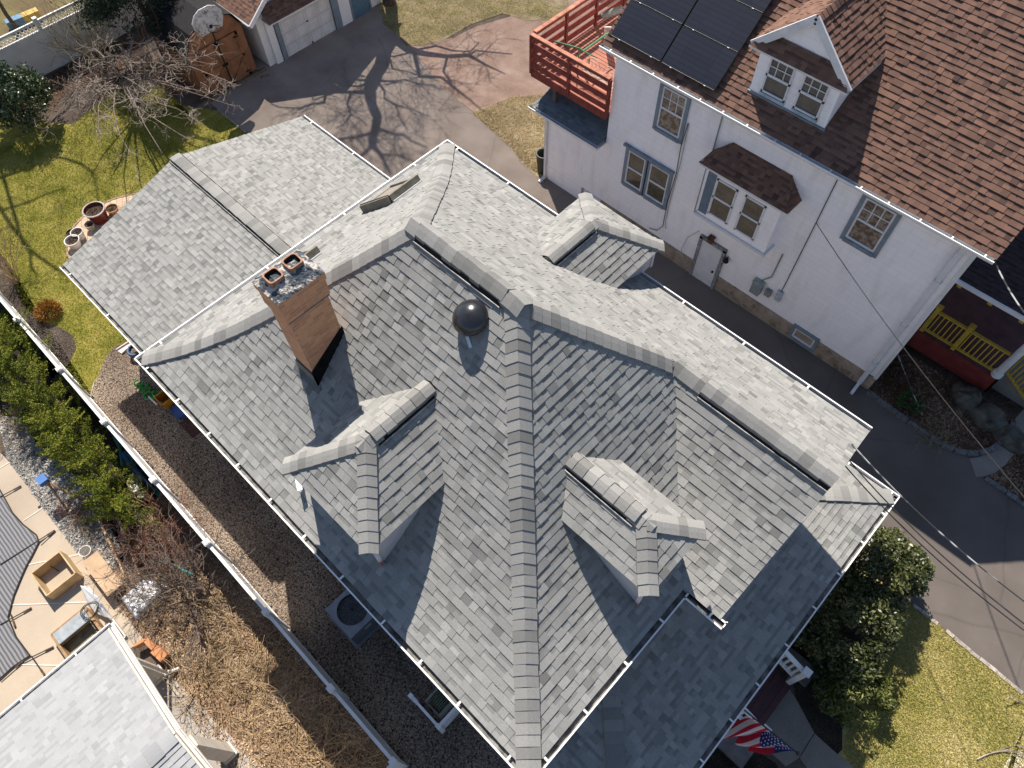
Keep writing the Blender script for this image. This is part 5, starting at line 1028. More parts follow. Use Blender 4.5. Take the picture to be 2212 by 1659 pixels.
for a, c in zip(P_[1:-2], P_[2:-1]): q.bar(a, c, .03, .012)
q.build('hem', M_BLACK, PC)
M_STRAP = simple('black_strap', (.02, .018, .02), .7, .2, 6)
for a, c in (((0, 2, 0, 975), (0, 2, 180, 880)), ((0, 2, 0, 1560), (0, 2, 470, 1265)), ((0, 2, 345, 1375), (0, 2, 475, 1265)), ((0, 3, 0, 420), (0, 3, 270, 275)), ((0, 3, 90, 320), (0, 3, 130, 440)), ((0, 3, 0, 900), (0, 3, 200, 735)), ((0, 3, 200, 735), (0, 3, 460, 612)), ((0, 3, 270, 690), (0, 3, 385, 855))):
    q = MB(); A_ = Vector(WT(*a, .07)); B_ = Vector(WT(*c, .05)); q.bar(A_, B_, .025, .012); d_ = (B_ - A_).normalized(); q.tube([B_ - d_ * .02, B_ + d_ * .18 - d_ * .2], .03, 6, 1); q.tube([B_ - d_ * .2, B_], .024, 6, 1); q.build('strap', [M_STRAP, simple('rusty_spring', (.12, .07, .05), .5, .3, 12)], PC)
# planter box
M_PINE = simple('pale_pine', (.50, .36, .20), .7, .15, 4); PB = thing('planter_box', 'empty pale wooden planter box on the tan pool deck', 'planter', (-12.27, -4.5, .012))
x0, x1, y0, y1 = -12.68, -11.84, -4.9, -4.08; 
for bb in ((x0, x1, y0, y0 + .035, .42), (x0, x1, y1 - .035, y1, .42), (x0, x0 + .03, y0 + .035, y1 - .035, .40), (x1 - .03, x1, y0 + .035, y1 - .035, .40)): q = MB(); q.box(*bb[:4], .012, bb[4]); q.build('side_board', M_PINE, PB)
q = MB(); q.bar((-12.62, -4.5, .2), (-12.45, -4.45, .02), .02, .02); q.build('loose_bracket', M_BLACK, PB)
# blue box on a wooden frame
BB = thing('wooden_tripod', 'leaning wooden tripod with a small blue box on top beside the arborvitae row', 'stand', (-14.0, -3.2, 0))
top = Vector(WT(0, 2, 400, 840, .9)); q = MB()
for e in (WT(0, 2, 780, 1045), WT(0, 2, 780, 1030, .15), WT(0, 2, 590, 1100)): q.bar(top, e, .05, .035)
q.build('leg', simple('stake_wood', (.36, .22, .12), .8, .2, 5), BB); q = MB(); c = Vector(WT(0, 2, 358, 822, .95)); q.box(c.x - .13, c.x + .13, c.y - .12, c.y + .12, c.z - .14, c.z + .02); q.build('blue_box', simple('bright_blue', (.07, .17, .42), .5, .1, 4), BB)
# plywood bench, mattress, board, cold frame
PBn = thing('plywood_table', 'low pale plywood table top beside the stone bed', 'table', (-11.35, -3.6, 0)); q = MB(); zt = .36
a = [(-12.0, -3.85), (-10.75, -3.85), (-10.75, -3.42), (-12.0, -3.42)]; q.hexa([(*p_, zt - .03) for p_ in a] + [(*p_, zt) for p_ in a]); q.build('table_top', simple('plywood', (.48, .33, .21), .8, .12, 3), PBn)
for p_ in ((-11.9, -3.8), (-10.85, -3.8), (-11.9, -3.48), (-10.85, -3.48)): l = MB(); l.box(p_[0] - .03, p_[0] + .03, p_[1] - .03, p_[1] + .03, 0, zt - .03); l.build('leg', M_PINE, PBn)
q = MB(); q.bar((-13.0, -2.95, .16), (-10.9, -3.3, .16), .05, .14); q.bar((-13.0, -2.95, .1), (-12.55, -2.62, .1), .05, .14); q.bar((-12.55, -2.62, .1), (-10.7, -3.05, .1), .04, .14); tag(q.build('timber_border', simple('timber_board', (.45, .31, .18), .8, .15, 5)), 'long pale timber frame laid across the stone bed towards the plywood table', 'timber frame')
from mathutils import noise as NZ
MT = [(-10.62, -3.72), (-10.62, -2.95), (-9.98, -2.68), (-9.86, -3.72)]; q = MB(); n1 = 16; g = {}
for i in range(n1 + 1):
    for j in range(n1 + 1):
        u, v = i / n1, j / n1; x = (MT[0][0] * (1 - u) + MT[3][0] * u) * (1 - v) + (MT[1][0] * (1 - u) + MT[2][0] * u) * v; y = (MT[0][1] * (1 - u) + MT[3][1] * u) * (1 - v) + (MT[1][1] * (1 - u) + MT[2][1] * u) * v; e = min(u, 1 - u, v, 1 - v)
        g[i, j] = (x, y, .02 + .17 * min(1, e * 9) ** .5 + .022 * NZ.noise(Vector((x * 4, y * 4, 2))) * min(1, e * 8) + .01 * NZ.noise(Vector((x * 11, y * 11, 5))) * min(1, e * 8))
for i in range(n1):
    for j in range(n1): q.poly([g[i, j], g[i + 1, j], g[i + 1, j + 1], g[i, j + 1]])
tag(q.build('white_mattress', simple('crumpled_white_vinyl', (.68, .69, .72), .85, .04, 5, spec=.1), smooth=True), 'crumpled white plastic wrapped mattress on the bark under the bare shrub', 'mattress')
q = MB(); a = [C5(0, 130, .35), C5(120, 150, .42), C5(250, 300, .45), C5(350, 450, .38), C5(460, 590, .3), C5(330, 560, .2), C5(200, 500, .12), C5(90, 350, .12)]
for i in range(1, len(a) - 1): q.poly([a[0], a[i], a[i + 1]]); q.poly([tuple(Vector(a[0]) - Vector((0, 0, .02))), tuple(Vector(a[i + 1]) - Vector((0, 0, .02))), tuple(Vector(a[i]) - Vector((0, 0, .02)))])
tag(q.build('white_board', simple('white_board', (.80, .80, .80), .5, .06, 9)), 'curved white board propped up by the cold frame on the pool deck', 'board')
CF = thing('cold_frame', 'wooden cold frame with clear corrugated sheet and a black hose coil on the pool deck', 'cold frame', (-10.5, -4.85, 0)); x0, x1, y0, y1 = -10.95, -10.15, -5.3, -4.4
q = MB(); 
for a_, b_2 in (((x0, y0), (x1, y0)), ((x0, y1), (x1, y1)), ((x0, y0), (x0, y1)), ((x1, y0), (x1, y1))): q.bar((*a_, .16), (*b_2, .16), .06, .3)
q.bar((x0 + .38, y0, .28), (x0 + .38, y1, .28), .04, .04); q.build('frame', simple('cedar_frame', (.38, .24, .13), .8, .2, 5), CF)
q = MB()
for i in range(10): u0, u1 = x0 + .03 + i * .035, x0 + .03 + (i + .5) * .035; u2 = x0 + .03 + (i + 1) * .035; q.poly([(u0, y0 + .03, .33), (u1, y0 + .03, .35), (u1, y1 - .03, .35), (u0, y1 - .03, .33)]); q.poly([(u1, y0 + .03, .35), (u2, y0 + .03, .33), (u2, y1 - .03, .33), (u1, y1 - .03, .35)])
q.build('corrugated_sheet', simple('clear_corrugated', (.62, .66, .68), .15, .1, 6, spec=.8), CF)
q = MB(); q.poly([(x0 + .03, y0 + .03, .03), (x1 - .03, y0 + .03, .03), (x1 - .03, y1 - .03, .03), (x0 + .03, y1 - .03, .03)]); q.build('bed_floor', simple('green_grey_floor', (.26, .25, .18), .9, .2, 5), CF)
q = MB(); c = C5(130, 470, .45)
for r_ in (.17, .2): q.tube([(c[0] + r_ * math.cos(a), c[1] + r_ * 1.1 * math.sin(a), .42 + .03 * math.sin(a * 2)) for a in [6.28 * i / 24 for i in range(25)]], .011, 5)
tag(q.build('black_hose_coil', M_BLACK), 'loop of black hose lying on the corrugated sheet of the cold frame', 'hose')
q = MB(); a = C5(930, 890, .25); c = C5(1040, 1010, .25); e = C5(1180, 1140, .2); g_2 = C5(770, 975, .25); q.bar(g_2, a, .06, .22); q.bar(a, c, .12, .22); q.bar(c, e, .22, .2); tag(q.build('cedar_bed_edge', simple('orange_cedar', (.50, .22, .10), .7, .15, 5)), 'orange cedar bed edging at the foot of the first pavilion post', 'bed edging')
# white bucket things by the stones
q = MB(); c = B5(1270, 1040, .0); q.lathe((c[0], c[1], 0), [(.0, .02), (.11, .02), (.14, .34), (.155, .36), (.14, .36), (.12, .1), (0, .1)], 18); tag(q.build('white_bucket', M_PW), 'white bucket on the stones beside the plywood table', 'bucket')
for i, (x, y, r_, hh, mt_, lb) in enumerate(((1160, 840, .19, .4, simple('olive_lid', (.34, .32, .16), .6, .2, 5), 'olive green lidded tub behind the evergreen row by the white fence'), (1165, 890, .13, .42, M_PW, 'bright white bucket lid next to the olive tub by the fence'), (1225, 935, .15, .3, simple('pale_grey_bucket', (.30, .31, .32), .5, .1, 5), 'pale grey bucket behind the white lid near the fence'))):
    c = WT(0, 2, x, y, hh); q = MB(); q.lathe((c[0], c[1], 0), [(0, .0), (r_ * .85, .0), (r_, hh - .03), (r_ * 1.05, hh - .03), (r_ * 1.05, hh), (r_ * .6, hh), (r_ * .55, hh + .02), (0, hh + .02)], 18); tag(q.build('bucket', mt_), lb, 'bucket')
M_KB = simple('kayak_blue', (.03, .13, .35), .35, .15, 4); M_KG = simple('teal_hose', (.03, .22, .19), .4, .15, 5)
q = MB()
for pts_ in (((985, 450), (1030, 540), (1050, 640), (1055, 710)), ((1070, 590), (1200, 690), (1330, 850), (1400, 970)), ((1090, 620), (1150, 740), (1270, 880), (1390, 970))): q.tube([WT(0, 2, x, y, .1) for x, y in pts_], .045, 8)
tag(q.build('teal_pool_hose', M_KG), 'teal green vacuum hose lying along the foot of the white fence', 'hose')
q = MB(); q.tube([WT(0, 2, x, y, .14) for x, y in ((1060, 600), (1130, 700), (1230, 820), (1340, 940))], [.05, .09, .09, .03], 8); tag(q.build('blue_float', M_KB), 'rolled bright blue pool float tucked behind the fence among the teal hoses', 'pool float')
q = MB(); q.tube([WT(0, 2, x, y, .25) for x, y in ((1095, 690), (1200, 780), (1340, 920))], .035, 8); tag(q.build('pale_pole', simple('pale_blue_pole', (.22, .27, .42), .4, .1, 4)), 'pale blue pole lying over the bright blue pool float', 'pole')
q = MB(); q.tube([WT(0, 2, x, y, .5) for x, y in ((1400, 1525), (1500, 1560), (1570, 1600))], .015, 5); q.tube([WT(0, 2, 1565 + 20 * i, 1598 + 11 * i + 6 * math.sin(i * 2), .5 + .02 * math.cos(i * 2)) for i in range(7)], .035, 6); tag(q.build('turquoise_rope', simple('turquoise', (.12, .42, .38), .5, .15, 8)), 'turquoise rope tangled in the bare shrub over the bark', 'rope')
# garden lights on the pool edge
for i, (a, c) in enumerate((((285, 945), (370, 1000)), ((335, 1040), (375, 1000)))):
    q = MB(); A_ = WT(0, 2, *a, .35 if i == 0 else .02); q.lathe(A_, [(0, 0), (.045, .0), (.04, .02), (0, .03)], 12); q.tube([A_, WT(0, 2, *c, .02)], .01, 5); 
    if i == 0: tag(q.build('garden_light', M_MG), 'small solar garden light at the edge of the pool deck', 'garden light')
# pavilion
PV = thing('pavilion', 'open pavilion with pale grey shingled roof and square cream posts', 'pavilion', (-7, -6, 0)); M_CRP = simple('cream_paint', (.62, .57, .50), .6, .08, 3)
EZ, ps_ = 2.42, .2; ex0, ridge, ey1 = -8.88, -5.82, -3.78; q = MB()
shingles(q, [(ex0, ey1), (ridge, ey1), (ridge, -11), (ex0, -11)], (ex0, ey1), (1, 0), EZ, lin(ps_), 401, .143, .012, .005, .10, .19)
shingles(q, [(2 * ridge - ex0, ey1), (ridge, ey1), (ridge, -11), (2 * ridge - ex0, -11)], (2 * ridge - ex0, ey1), (-1, 0), EZ, lin(ps_), 402, .143, .018, .005, .10, .19)
q.box(ex0 + .02, 2 * ridge - ex0 - .02, -11, ey1 - .03, EZ - .12, EZ - .015, 1); pr_ = q.build('roof', [M_LG, M_CRP], PV)
q = MB(); caps(q, [(ridge, ey1, EZ + ps_ * 3.06), (ridge, -11, EZ + ps_ * 3.06)], ps_, .17, .3, .02, 9); q.build('ridge_cap', M_LG, pr_)
gutter(PV, [(ex0, -11, EZ), (ex0, ey1 + .1, EZ)], [(-1, 0)], seed=51, hang=1.2, w=.1)
q = MB(); zz_ = EZ + ps_ * 3.06
for a_, b_2, c_2 in (((ex0, EZ), (ridge, zz_), 0), ((2 * ridge - ex0, EZ), (ridge, zz_), 0)): q.bar((a_[0], ey1 + .02, a_[1] - .08), (b_2[0], ey1 + .02, b_2[1] - .08), .04, .16); q.bar((a_[0], ey1 + .09, a_[1] - .03), (b_2[0], ey1 + .09, b_2[1] - .03), .06, .03, 1); q.bar((a_[0], ey1 + .15, a_[1] - .02), (b_2[0], ey1 + .15, b_2[1] - .02), .025, .06)
q.box(ex0 - .1, ex0 + .45, ey1 + .02, ey1 + .2, EZ - .1, EZ - .06, 1); q.bar((ex0 - .1, ey1 + .2, EZ), (ex0 + .42, ey1 + .2, EZ), .03, .08); q.bar((ex0 + .42, ey1 + .02, EZ), (ex0 + .42, ey1 + .2, EZ), .03, .08); q.build('rake_trim', [M_CRP, M_PW], PV)
for (x, y) in ((-8.35, -4.05), (-5.72, -3.85), (-3.2, -3.9)): q = MB(); q.box(x - .14, x + .14, y - .14, y + .14, 0, EZ - .1); q.box(x - .17, x + .17, y - .17, y + .17, 0, .14); q.build('post', M_CRP, PV)
q = MB(); q.tube([(-8.2, -3.85, EZ - .15), (-8.18, -3.84, .2), (-8.1, -3.6, .08)], .04, 6); q.build('downspout', M_PW, PV)
# service cables
def cable(name, a, c, sag, r, mat, label, ):
    a = Vector(a); c = Vector(c); q = MB(); q.tube([a.lerp(c, i / 24) - Vector((0, 0, sag * 4 * (i / 24) * (1 - i / 24))) for i in range(25)], r, 5); tag(q.build(name, mat), label, 'cable')
M_WIRE = simple('black_wire', (.03, .03, .03), .6, .2, 8); m, n, b = nodes('twisted_wire', .5, .4); n.links.new(ramp(n, noise(n, pos(n), 2.5, 2), [(.52, (.03, .03, .035)), (.60, (.38, .38, .38))]), b.inputs[0]); M_WIREW = m
cable('power_cable', (.3, 7.9, 7.1), W(2330, 1385, 7.5), .25, .012, M_WIREW, 'twisted black and silver power cable running from the grey gable over the driveway')
cable('phone_cable', (-3.56, NY - .02, 4.45), W(2260, 1130, 6.5), .2, .010, M_WIRE, 'thin dark cable from the meter on the white wall out over the leafy bed')
cable('power_cable', (.28, 14.5, 6.2), W(2290, 760, 6.8), .15, .016, M_WIREW, 'thick twisted cable leaving the corner of the brown roof')
cable('phone_cable', WT(3, 1, 1115, 1385, 1.5), WT(3, 2, 1340, 285, .05), .02, .014, M_WIREW, 'pale cable slanting down from the white house corner to the leafy bed')
cable('phone_cable', (.40, 7.6, 6.9), WT(3, 3, 2212, 470, 6.5), .2, .012, M_WIRE, 'black cable from the grey gable crossing above the lawn kerb')
cable('phone_cable', (.42, 7.7, 6.95), WT(3, 3, 2300, 480, 7.2), .2, .012, M_WIRE, 'second thin black cable from the grey gable, nearer the kerb of the driveway')
# ================= PLANTS =================
def quads(name, P, A, Bv, shade, mat, parent=None, tri=False):
    """P centres, A and B half-vectors: one small leaf, blade or chip per row"""
    n = len(P); off = np.array(LOC.get(parent.name, (0, 0, 0))) if parent else np.zeros(3)
    if tri: V = np.stack([P - A, P + A, P + Bv], 1)
    else: V = np.stack([P - A, P - Bv * .9, P + A, P + Bv], 1)
    k = V.shape[1]; V = V.reshape(-1, 3) - off; me = bpy.data.meshes.new(name); me.vertices.add(n * k); me.vertices.foreach_set('co', V.ravel()); me.loops.add(n * k); me.loops.foreach_set('vertex_index', np.arange(n * k)); me.polygons.add(n); me.polygons.foreach_set('loop_start', np.arange(n) * k); me.polygons.foreach_set('loop_total', np.full(n, k))
    me.materials.append(mat); at = me.attributes.new('shade', 'FLOAT', 'FACE'); at.data.foreach_set('value', np.asarray(shade, dtype=np.float32)); me.update(); me.validate()
    o = bpy.data.objects.new(name, me); COL.objects.link(o)
    if parent: o.parent = parent
    LOC[o.name] = tuple(off); return o
def leaf_mat(name, stops, rough=.5, spec=.4, trans=.15):
    m, n, b = nodes(name, rough, spec); c = ramp(n, attr(n), stops); n.links.new(c, b.inputs[0]); 
    tr = N(n, 'ShaderNodeBsdfTranslucent'); n.links.new(c, tr.inputs[0]); ms = N(n, 'ShaderNodeMixShader'); ms.inputs[0].default_value = trans; out = n.nodes['Material Output']; n.links.new(b.outputs[0], ms.inputs[1]); n.links.new(tr.outputs[0], ms.inputs[2]); n.links.new(ms.outputs[0], out.inputs[0]); return m
rng = np.random.default_rng(7)
def unit(n): v = rng.normal(size=(n, 3)); return v / np.linalg.norm(v, axis=1, keepdims=True)
def leaves(name, P, N_, size, aspect, mat, parent, shade=None, droop=0.):
    n = len(P); d = unit(n) * .9 + N_ * .7; d /= np.linalg.norm(d, axis=1, keepdims=True); t = np.cross(d, unit(n)); t /= np.linalg.norm(t, axis=1, keepdims=True); s = np.cross(d, t); L = size * rng.uniform(.6, 1.3, (n, 1))
    return quads(name, P, t * L * .5, s * L * .5 * aspect, shade if shade is not None else rng.random(n), mat, parent)
def bush(name, label, cat, c, r, h, n, mat, size=.09, aspect=.45, clumps=60, group=None, zb=.1, seed=0, trunk=True):
    """uneven crown of many leaf clumps over real stems"""
    t = thing(name, label, cat, (c[0], c[1], 0), group); R = np.random.default_rng(seed); dirs = R.normal(size=(clumps, 3)); dirs[:, 2] = np.abs(dirs[:, 2]) * .9 - .15; dirs /= np.linalg.norm(dirs, axis=1, keepdims=True)
    rad = R.uniform(.62, .93, (clumps, 1)); cen = np.array([c[0], c[1], zb + (h - zb) * .42]); C_ = cen + dirs * rad * np.array([r, r, (h - zb) * .55]); C_[:, 2] = np.maximum(C_[:, 2], .12)
    idx = R.integers(0, clumps, n); o = R.normal(size=(n, 3)); o /= np.linalg.norm(o, axis=1, keepdims=True); rr = r * R.uniform(.16, .30, clumps)[idx][:, None]; P = C_[idx] + o * rr * R.uniform(.55, 1.05, (n, 1)); P[:, 2] = np.maximum(P[:, 2], .04)
    base = R.random(clumps)[idx] * .35; leaves('foliage', P, o * .5 + np.array([0, 0, .5]), size, aspect, mat, t, np.clip(base + R.random(n) * .65, 0, 1))
    q = MB()
    for i in range(min(clumps, 16)): q.tube([(c[0] + R.uniform(-.1, .1), c[1] + R.uniform(-.1, .1), 0), tuple((np.array([c[0], c[1], .2]) + C_[i]) / 2 + R.uniform(-.1, .1, 3)), tuple(C_[i])], [.035, .02, .008], 5)
    q.build('stem', M_BARKB, t); return t
M_BARKB = simple('brown_bark', (.12, .085, .065), .9, .3, 12, bmp=.4, bs=40); M_BARKL = simple('pale_twig_bark', (.42, .35, .30), .85, .25, 9); M_BARKG = simple('grey_brown_bark', (.20, .155, .13), .9, .3, 9); M_TWR = simple('reddish_twigs', (.26, .13, .09), .85, .3, 9); M_TWY = simple('straw_stems', (.46, .33, .19), .85, .25, 9); M_TWG = simple('olive_twigs', (.30, .25, .15), .85, .25, 9)
M_RHOD = leaf_mat('rhododendron_leaf', [(0, (.015, .032, .012)), (.5, (.04, .07, .022)), (.85, (.09, .12, .045)), (1, (.22, .24, .13))], .35, .6, .08)
M_HOLLY = leaf_mat('front_bush_leaf', [(0, (.02, .032, .010)), (.5, (.07, .085, .025)), (.9, (.13, .135, .045)), (1, (.24, .23, .10))], .4, .5, .1)
M_ARB = leaf_mat('arborvitae_spray', [(0, (.012, .026, .005)), (.35, (.06, .085, .010)), (.7, (.175, .20, .020)), (1, (.33, .31, .045))], .7, .2, .1)
M_CON = leaf_mat('dark_conifer_needle', [(0, (.008, .016, .010)), (.6, (.022, .04, .020)), (1, (.05, .08, .03))], .6, .3, .05)
M_LIME = leaf_mat('bright_shrub_leaf', [(0, (.03, .05, .010)), (.5, (.10, .12, .025)), (1, (.24, .24, .07))], .5, .4, .2)
M_RUST = leaf_mat('rusty_spiky_leaf', [(0, (.12, .05, .012)), (.5, (.32, .15, .03)), (1, (.50, .30, .09))], .8, .2, .1)
def branches(q, p, d, L, r, depth, R, curl=.5, up=.1, ratio=.72, kids=3, spread=.8, n=4, seg=4, minr=.004, drop=0., m=0, kidmin=.35):
    pts = [p.copy()]; dd = d.normalized(); bend = Vector((R.gauss(0, 1), R.gauss(0, 1), R.gauss(0, 1))) * curl
    for i in range(seg): dd = (dd + bend * (1.0 / seg) + Vector((0, 0, up / seg)) + Vector((R.gauss(0, .12), R.gauss(0, .12), R.gauss(0, .12)))).normalized(); pts.append(pts[-1] + dd * (L / seg))
    for k in pts:
        if k.z < .05: k.z = .05
    r1 = max(minr, r * ratio); q.tube(pts, [r + (r1 - r) * i / seg for i in range(seg + 1)], n if r > .012 else 3, m, .5, False)
    if depth == 0: return
    for _ in range(kids):
        i = R.randint(max(1, int(seg * kidmin)), seg); a = Vector((R.gauss(0, 1), R.gauss(0, 1), R.gauss(0, 1))); nd = (dd + a * spread * .6 + Vector((0, 0, -drop))).normalized(); branches(q, pts[i], nd, L * R.uniform(.55, .85), max(minr, r1 * R.uniform(.6, .85)), depth - 1, R, curl, up, ratio, kids, spread, n, seg, minr, drop, m, kidmin)
def bare_shrub(name, label, base, stems, L, r, depth, mat, seed, lean=(0, 0, 1), fan=.5, cat='shrub', group=None, **kw):
    t = thing(name, label, cat, (base[0], base[1], 0), group); R = random.Random(seed)
    for i in range(stems):
        q = MB(); a = R.random() * 6.283; d = Vector(lean) + Vector((math.cos(a), math.sin(a), 0)) * fan * R.uniform(.3, 1); p = Vector((base[0] + .08 * math.cos(a), base[1] + .08 * math.sin(a), 0)); branches(q, p, d, L * R.uniform(.75, 1.1), r * R.uniform(.7, 1.1), depth, R, **kw); q.build('stem', mat, t)
    return t
# ---- curly bare tree over the lawn corner ----
tb = WT(0, 0, 1180, 900); t = thing('bare_tree', 'bare ornamental tree with pale curling twigs in front of the orange shed', 'tree', (tb[0], tb[1], 0)); R = random.Random(12)
q = MB(); fork = Vector((tb[0] - .1, tb[1], 1.15)); q.tube([(tb[0], tb[1], 0), (tb[0] - .04, tb[1] + .03, .6), tuple(fork)], [.12, .10, .09], 8); q.build('trunk', M_BARKG, t)
q = MB(); tq = MB()
for (x, y, z) in ((390, 1110, 1.9), (870, 1250, 2.0), (1130, 1330, 2.2), (1400, 1320, 2.3), (1620, 1200, 2.3), (1770, 1090, 2.0), (2030, 920, 2.1), (1900, 820, 2.4), (2060, 740, 2.5), (2050, 450, 2.6), (1840, 560, 2.8), (1640, 360, 2.8), (1300, 350, 3.0), (980, 480, 2.8), (650, 640, 2.4), (700, 820, 2.2), (640, 1020, 1.9), (1560, 620, 2.9), (1450, 900, 2.9), (1150, 640, 3.0)):
    e = Vector(WT(0, 0, x, y, z)); mid = fork.lerp(e, .5) + Vector((R.gauss(0, .22), R.gauss(0, .22), .3)); pts = [fork, fork.lerp(mid, .5) + Vector((R.gauss(0, .1), R.gauss(0, .1), .06)), mid, mid.lerp(e, .5) + Vector((R.gauss(0, .12), R.gauss(0, .12), .08)), e]; q.tube(pts, [.042, .032, .023, .016, .009], 5)
    for j in range(8):
        k = R.uniform(.25, 1.0); i = min(3, int(k * 4)); p = pts[i].lerp(pts[i + 1], k * 4 - i); branches(tq, p, Vector((R.gauss(0, .9), R.gauss(0, .9), R.gauss(.0, .5))), R.uniform(.35, .7), .010, 2, R, curl=1.7, up=-.15, kids=3, spread=1.1, seg=5, minr=.0048, ratio=.75)
q.build('limbs', M_BARKG, t); tq.build('twigs', M_BARKL, t)
# ---- shrubs along the white lattice fence ----
bare_shrub('forsythia', 'bare yellowish forsythia with upright stems against the lattice fence', (-30.3, 7.3), 12, 1.6, .022, 3, M_TWG, 5, (.1, -.25, 1), .75, curl=.35, up=.3, kids=3, spread=.7, minr=.006)
bare_shrub('red_twig_shrub', 'bare shrub with long reddish stems beside the orange shed', (-26.6, 8.3), 10, 1.7, .016, 2, M_TWR, 6, (0, .05, 1), .55, curl=.3, up=.2, kids=3, spread=.5, minr=.006)
bare_shrub('stick_shrub', 'tangled bare brown shrub on the soil bed between fence and lawn', (-28.7, 6.2), 9, 1.1, .014, 3, M_BARKG, 8, (0, -.2, .8), 1.0, curl=.7, kids=3, spread=1., minr=.006)
bare_shrub('fan_shrub', 'bare multi-stemmed shrub fanning up from the mulch bed by the white fence', (-22.25, -.63), 26, 2.0, .012, 1, M_TWY, 9, (-.1, -.05, 1.2), .5, curl=.25, kids=3, spread=.35, minr=.005)
# spiky rusty ball
t = thing('rusty_bush', 'small round rust coloured bush in the mulch bed beside the fence', 'bush', (-20.3, -.5, 0)); n = 2600; o = unit(n); o[:, 2] = np.abs(o[:, 2]); P = np.array([-20.3, -.5, .1]) + o * rng.uniform(.18, .38, (n, 1)); tt = np.cross(o, unit(n)); tt /= np.linalg.norm(tt, axis=1, keepdims=True); quads('foliage', P, tt * .012, o * .10, rng.random(n), M_RUST, t, True)
bush('rhododendron', 'large dark glossy rhododendron in front of the lattice fence', 'bush', (-29.1, 3.35), 1.35, 2.5, 12000, M_RHOD, .13, .4, 90, seed=3)
for i, (x, y, r_, h, lb) in enumerate(((2.55, 9.35, 1.02, 2.7, 'tallest sunlit green bush at the front corner of the porch roof'), (2.75, 7.75, 1.15, 2.4, 'dark green bush in the shade between the porch steps and the tall sunlit bush'), (3.15, 10.0, .6, 1.9, 'small outer bush at the edge of the driveway, next to the tallest front bush'))):
    bush('evergreen_bush', lb, 'bush', (x, y), r_, h, 12000 if i < 2 else 5000, M_HOLLY, .10, .5, 80, 'evergreen bushes in front of the porch', seed=20 + i)
bush('spreading_shrub', 'low bright green shrub at the edge of the front lawn beyond the porch railing', 'bush', (3.75, 6.95), .85, 1.15, 6500, M_LIME, .12, .3, 46, seed=31)
bush('low_dark_shrub', 'low dull green shrub in shade between the bright shrub and the porch railing', 'bush', (3.2, 6.9), .6, .9, 4000, M_RHOD, .09, .4, 30, seed=33)
bush('clipped_hedge', 'dark clipped hedge plant under the furled flag', 'bush', (3.35, 3.55), .65, 1.0, 8000, M_RHOD, .06, .5, 60, seed=32)
bush('weed_clump', 'small green weed clump growing in the leafy bed by the white house', 'bush', (1.0, 14.9), .4, .5, 1500, leaf_mat('weed_leaf', [(0, (.02, .05, .01)), (1, (.06, .13, .03))]), .09, .3, 14, seed=35)
# conifers and trees beyond
def conifer(name, label, c, r, h, n, seed, z0=.3, mat=None, size=.16):
    t = thing(name, label, 'tree', (c[0], c[1], 0)); R = np.random.default_rng(seed); k = 150; zz_ = R.uniform(0, 1, k) ** 1.3; a = R.uniform(0, 6.283, k); rr = r * (1 - zz_ * .92) * R.uniform(.65, 1.05, k); C_ = np.stack([c[0] + rr * np.cos(a), c[1] + rr * np.sin(a), z0 + (h - z0) * zz_], 1)
    idx = R.integers(0, k, n); P = C_[idx] + R.normal(size=(n, 3)) * np.array([.24, .24, .13]) * r * .55; P[:, 2] = np.maximum(P[:, 2], .05); rad = P - np.array([c[0], c[1], 0]); rad[:, 2] = 0; rad /= np.linalg.norm(rad, axis=1, keepdims=True) + 1e-6
    leaves('foliage', P, rad * .6 + np.array([0, 0, .3]), size, .25, mat or M_CON, t, np.clip(R.random(k)[idx] * .4 + R.random(n) * .6, 0, 1)); q = MB(); q.tube([(c[0], c[1], 0), (c[0], c[1], h * .9)], [.14, .03], 7); q.build('trunk', M_BARKB, t)
conifer('dark_conifer', 'dark green conifer standing between the lattice fence and the orange shed', (-28.9, 9.2), 2.1, 6.8, 24000, 4, 2.3, size=.19)
conifer('dark_conifer', 'dark conifer behind the orange shed roof at the top edge', (-29.2, 12.4), 1.5, 4.8, 9000, 5, .8)
conifer('yellow_green_conifer', 'bright green conifer just beyond the left end of the lattice fence', (-33.5, 3.2), .9, 2.6, 6000, 6, .1, M_LIME, .12)
t = thing('young_tree', 'young bare tree beyond the lattice fence near the painted beam', 'tree', (-35, 5.9, 0)); q = MB(); R = random.Random(31); q.tube([(-35, 5.9, 0), (-35.1, 5.85, .8), (-35.2, 5.9, 1.3)], [.09, .08, .07], 7); q.build('trunk', M_BARKB, t); q = MB()
for a in range(5): branches(q, Vector((-35.2, 5.9, 1.25)), Vector((math.cos(a * 1.3) * .6, math.sin(a * 1.3) * .6, 1)), 1.3, .035, 2, R, curl=.3, kids=3, spread=.7)
q.build('branches', M_BARKB, t)
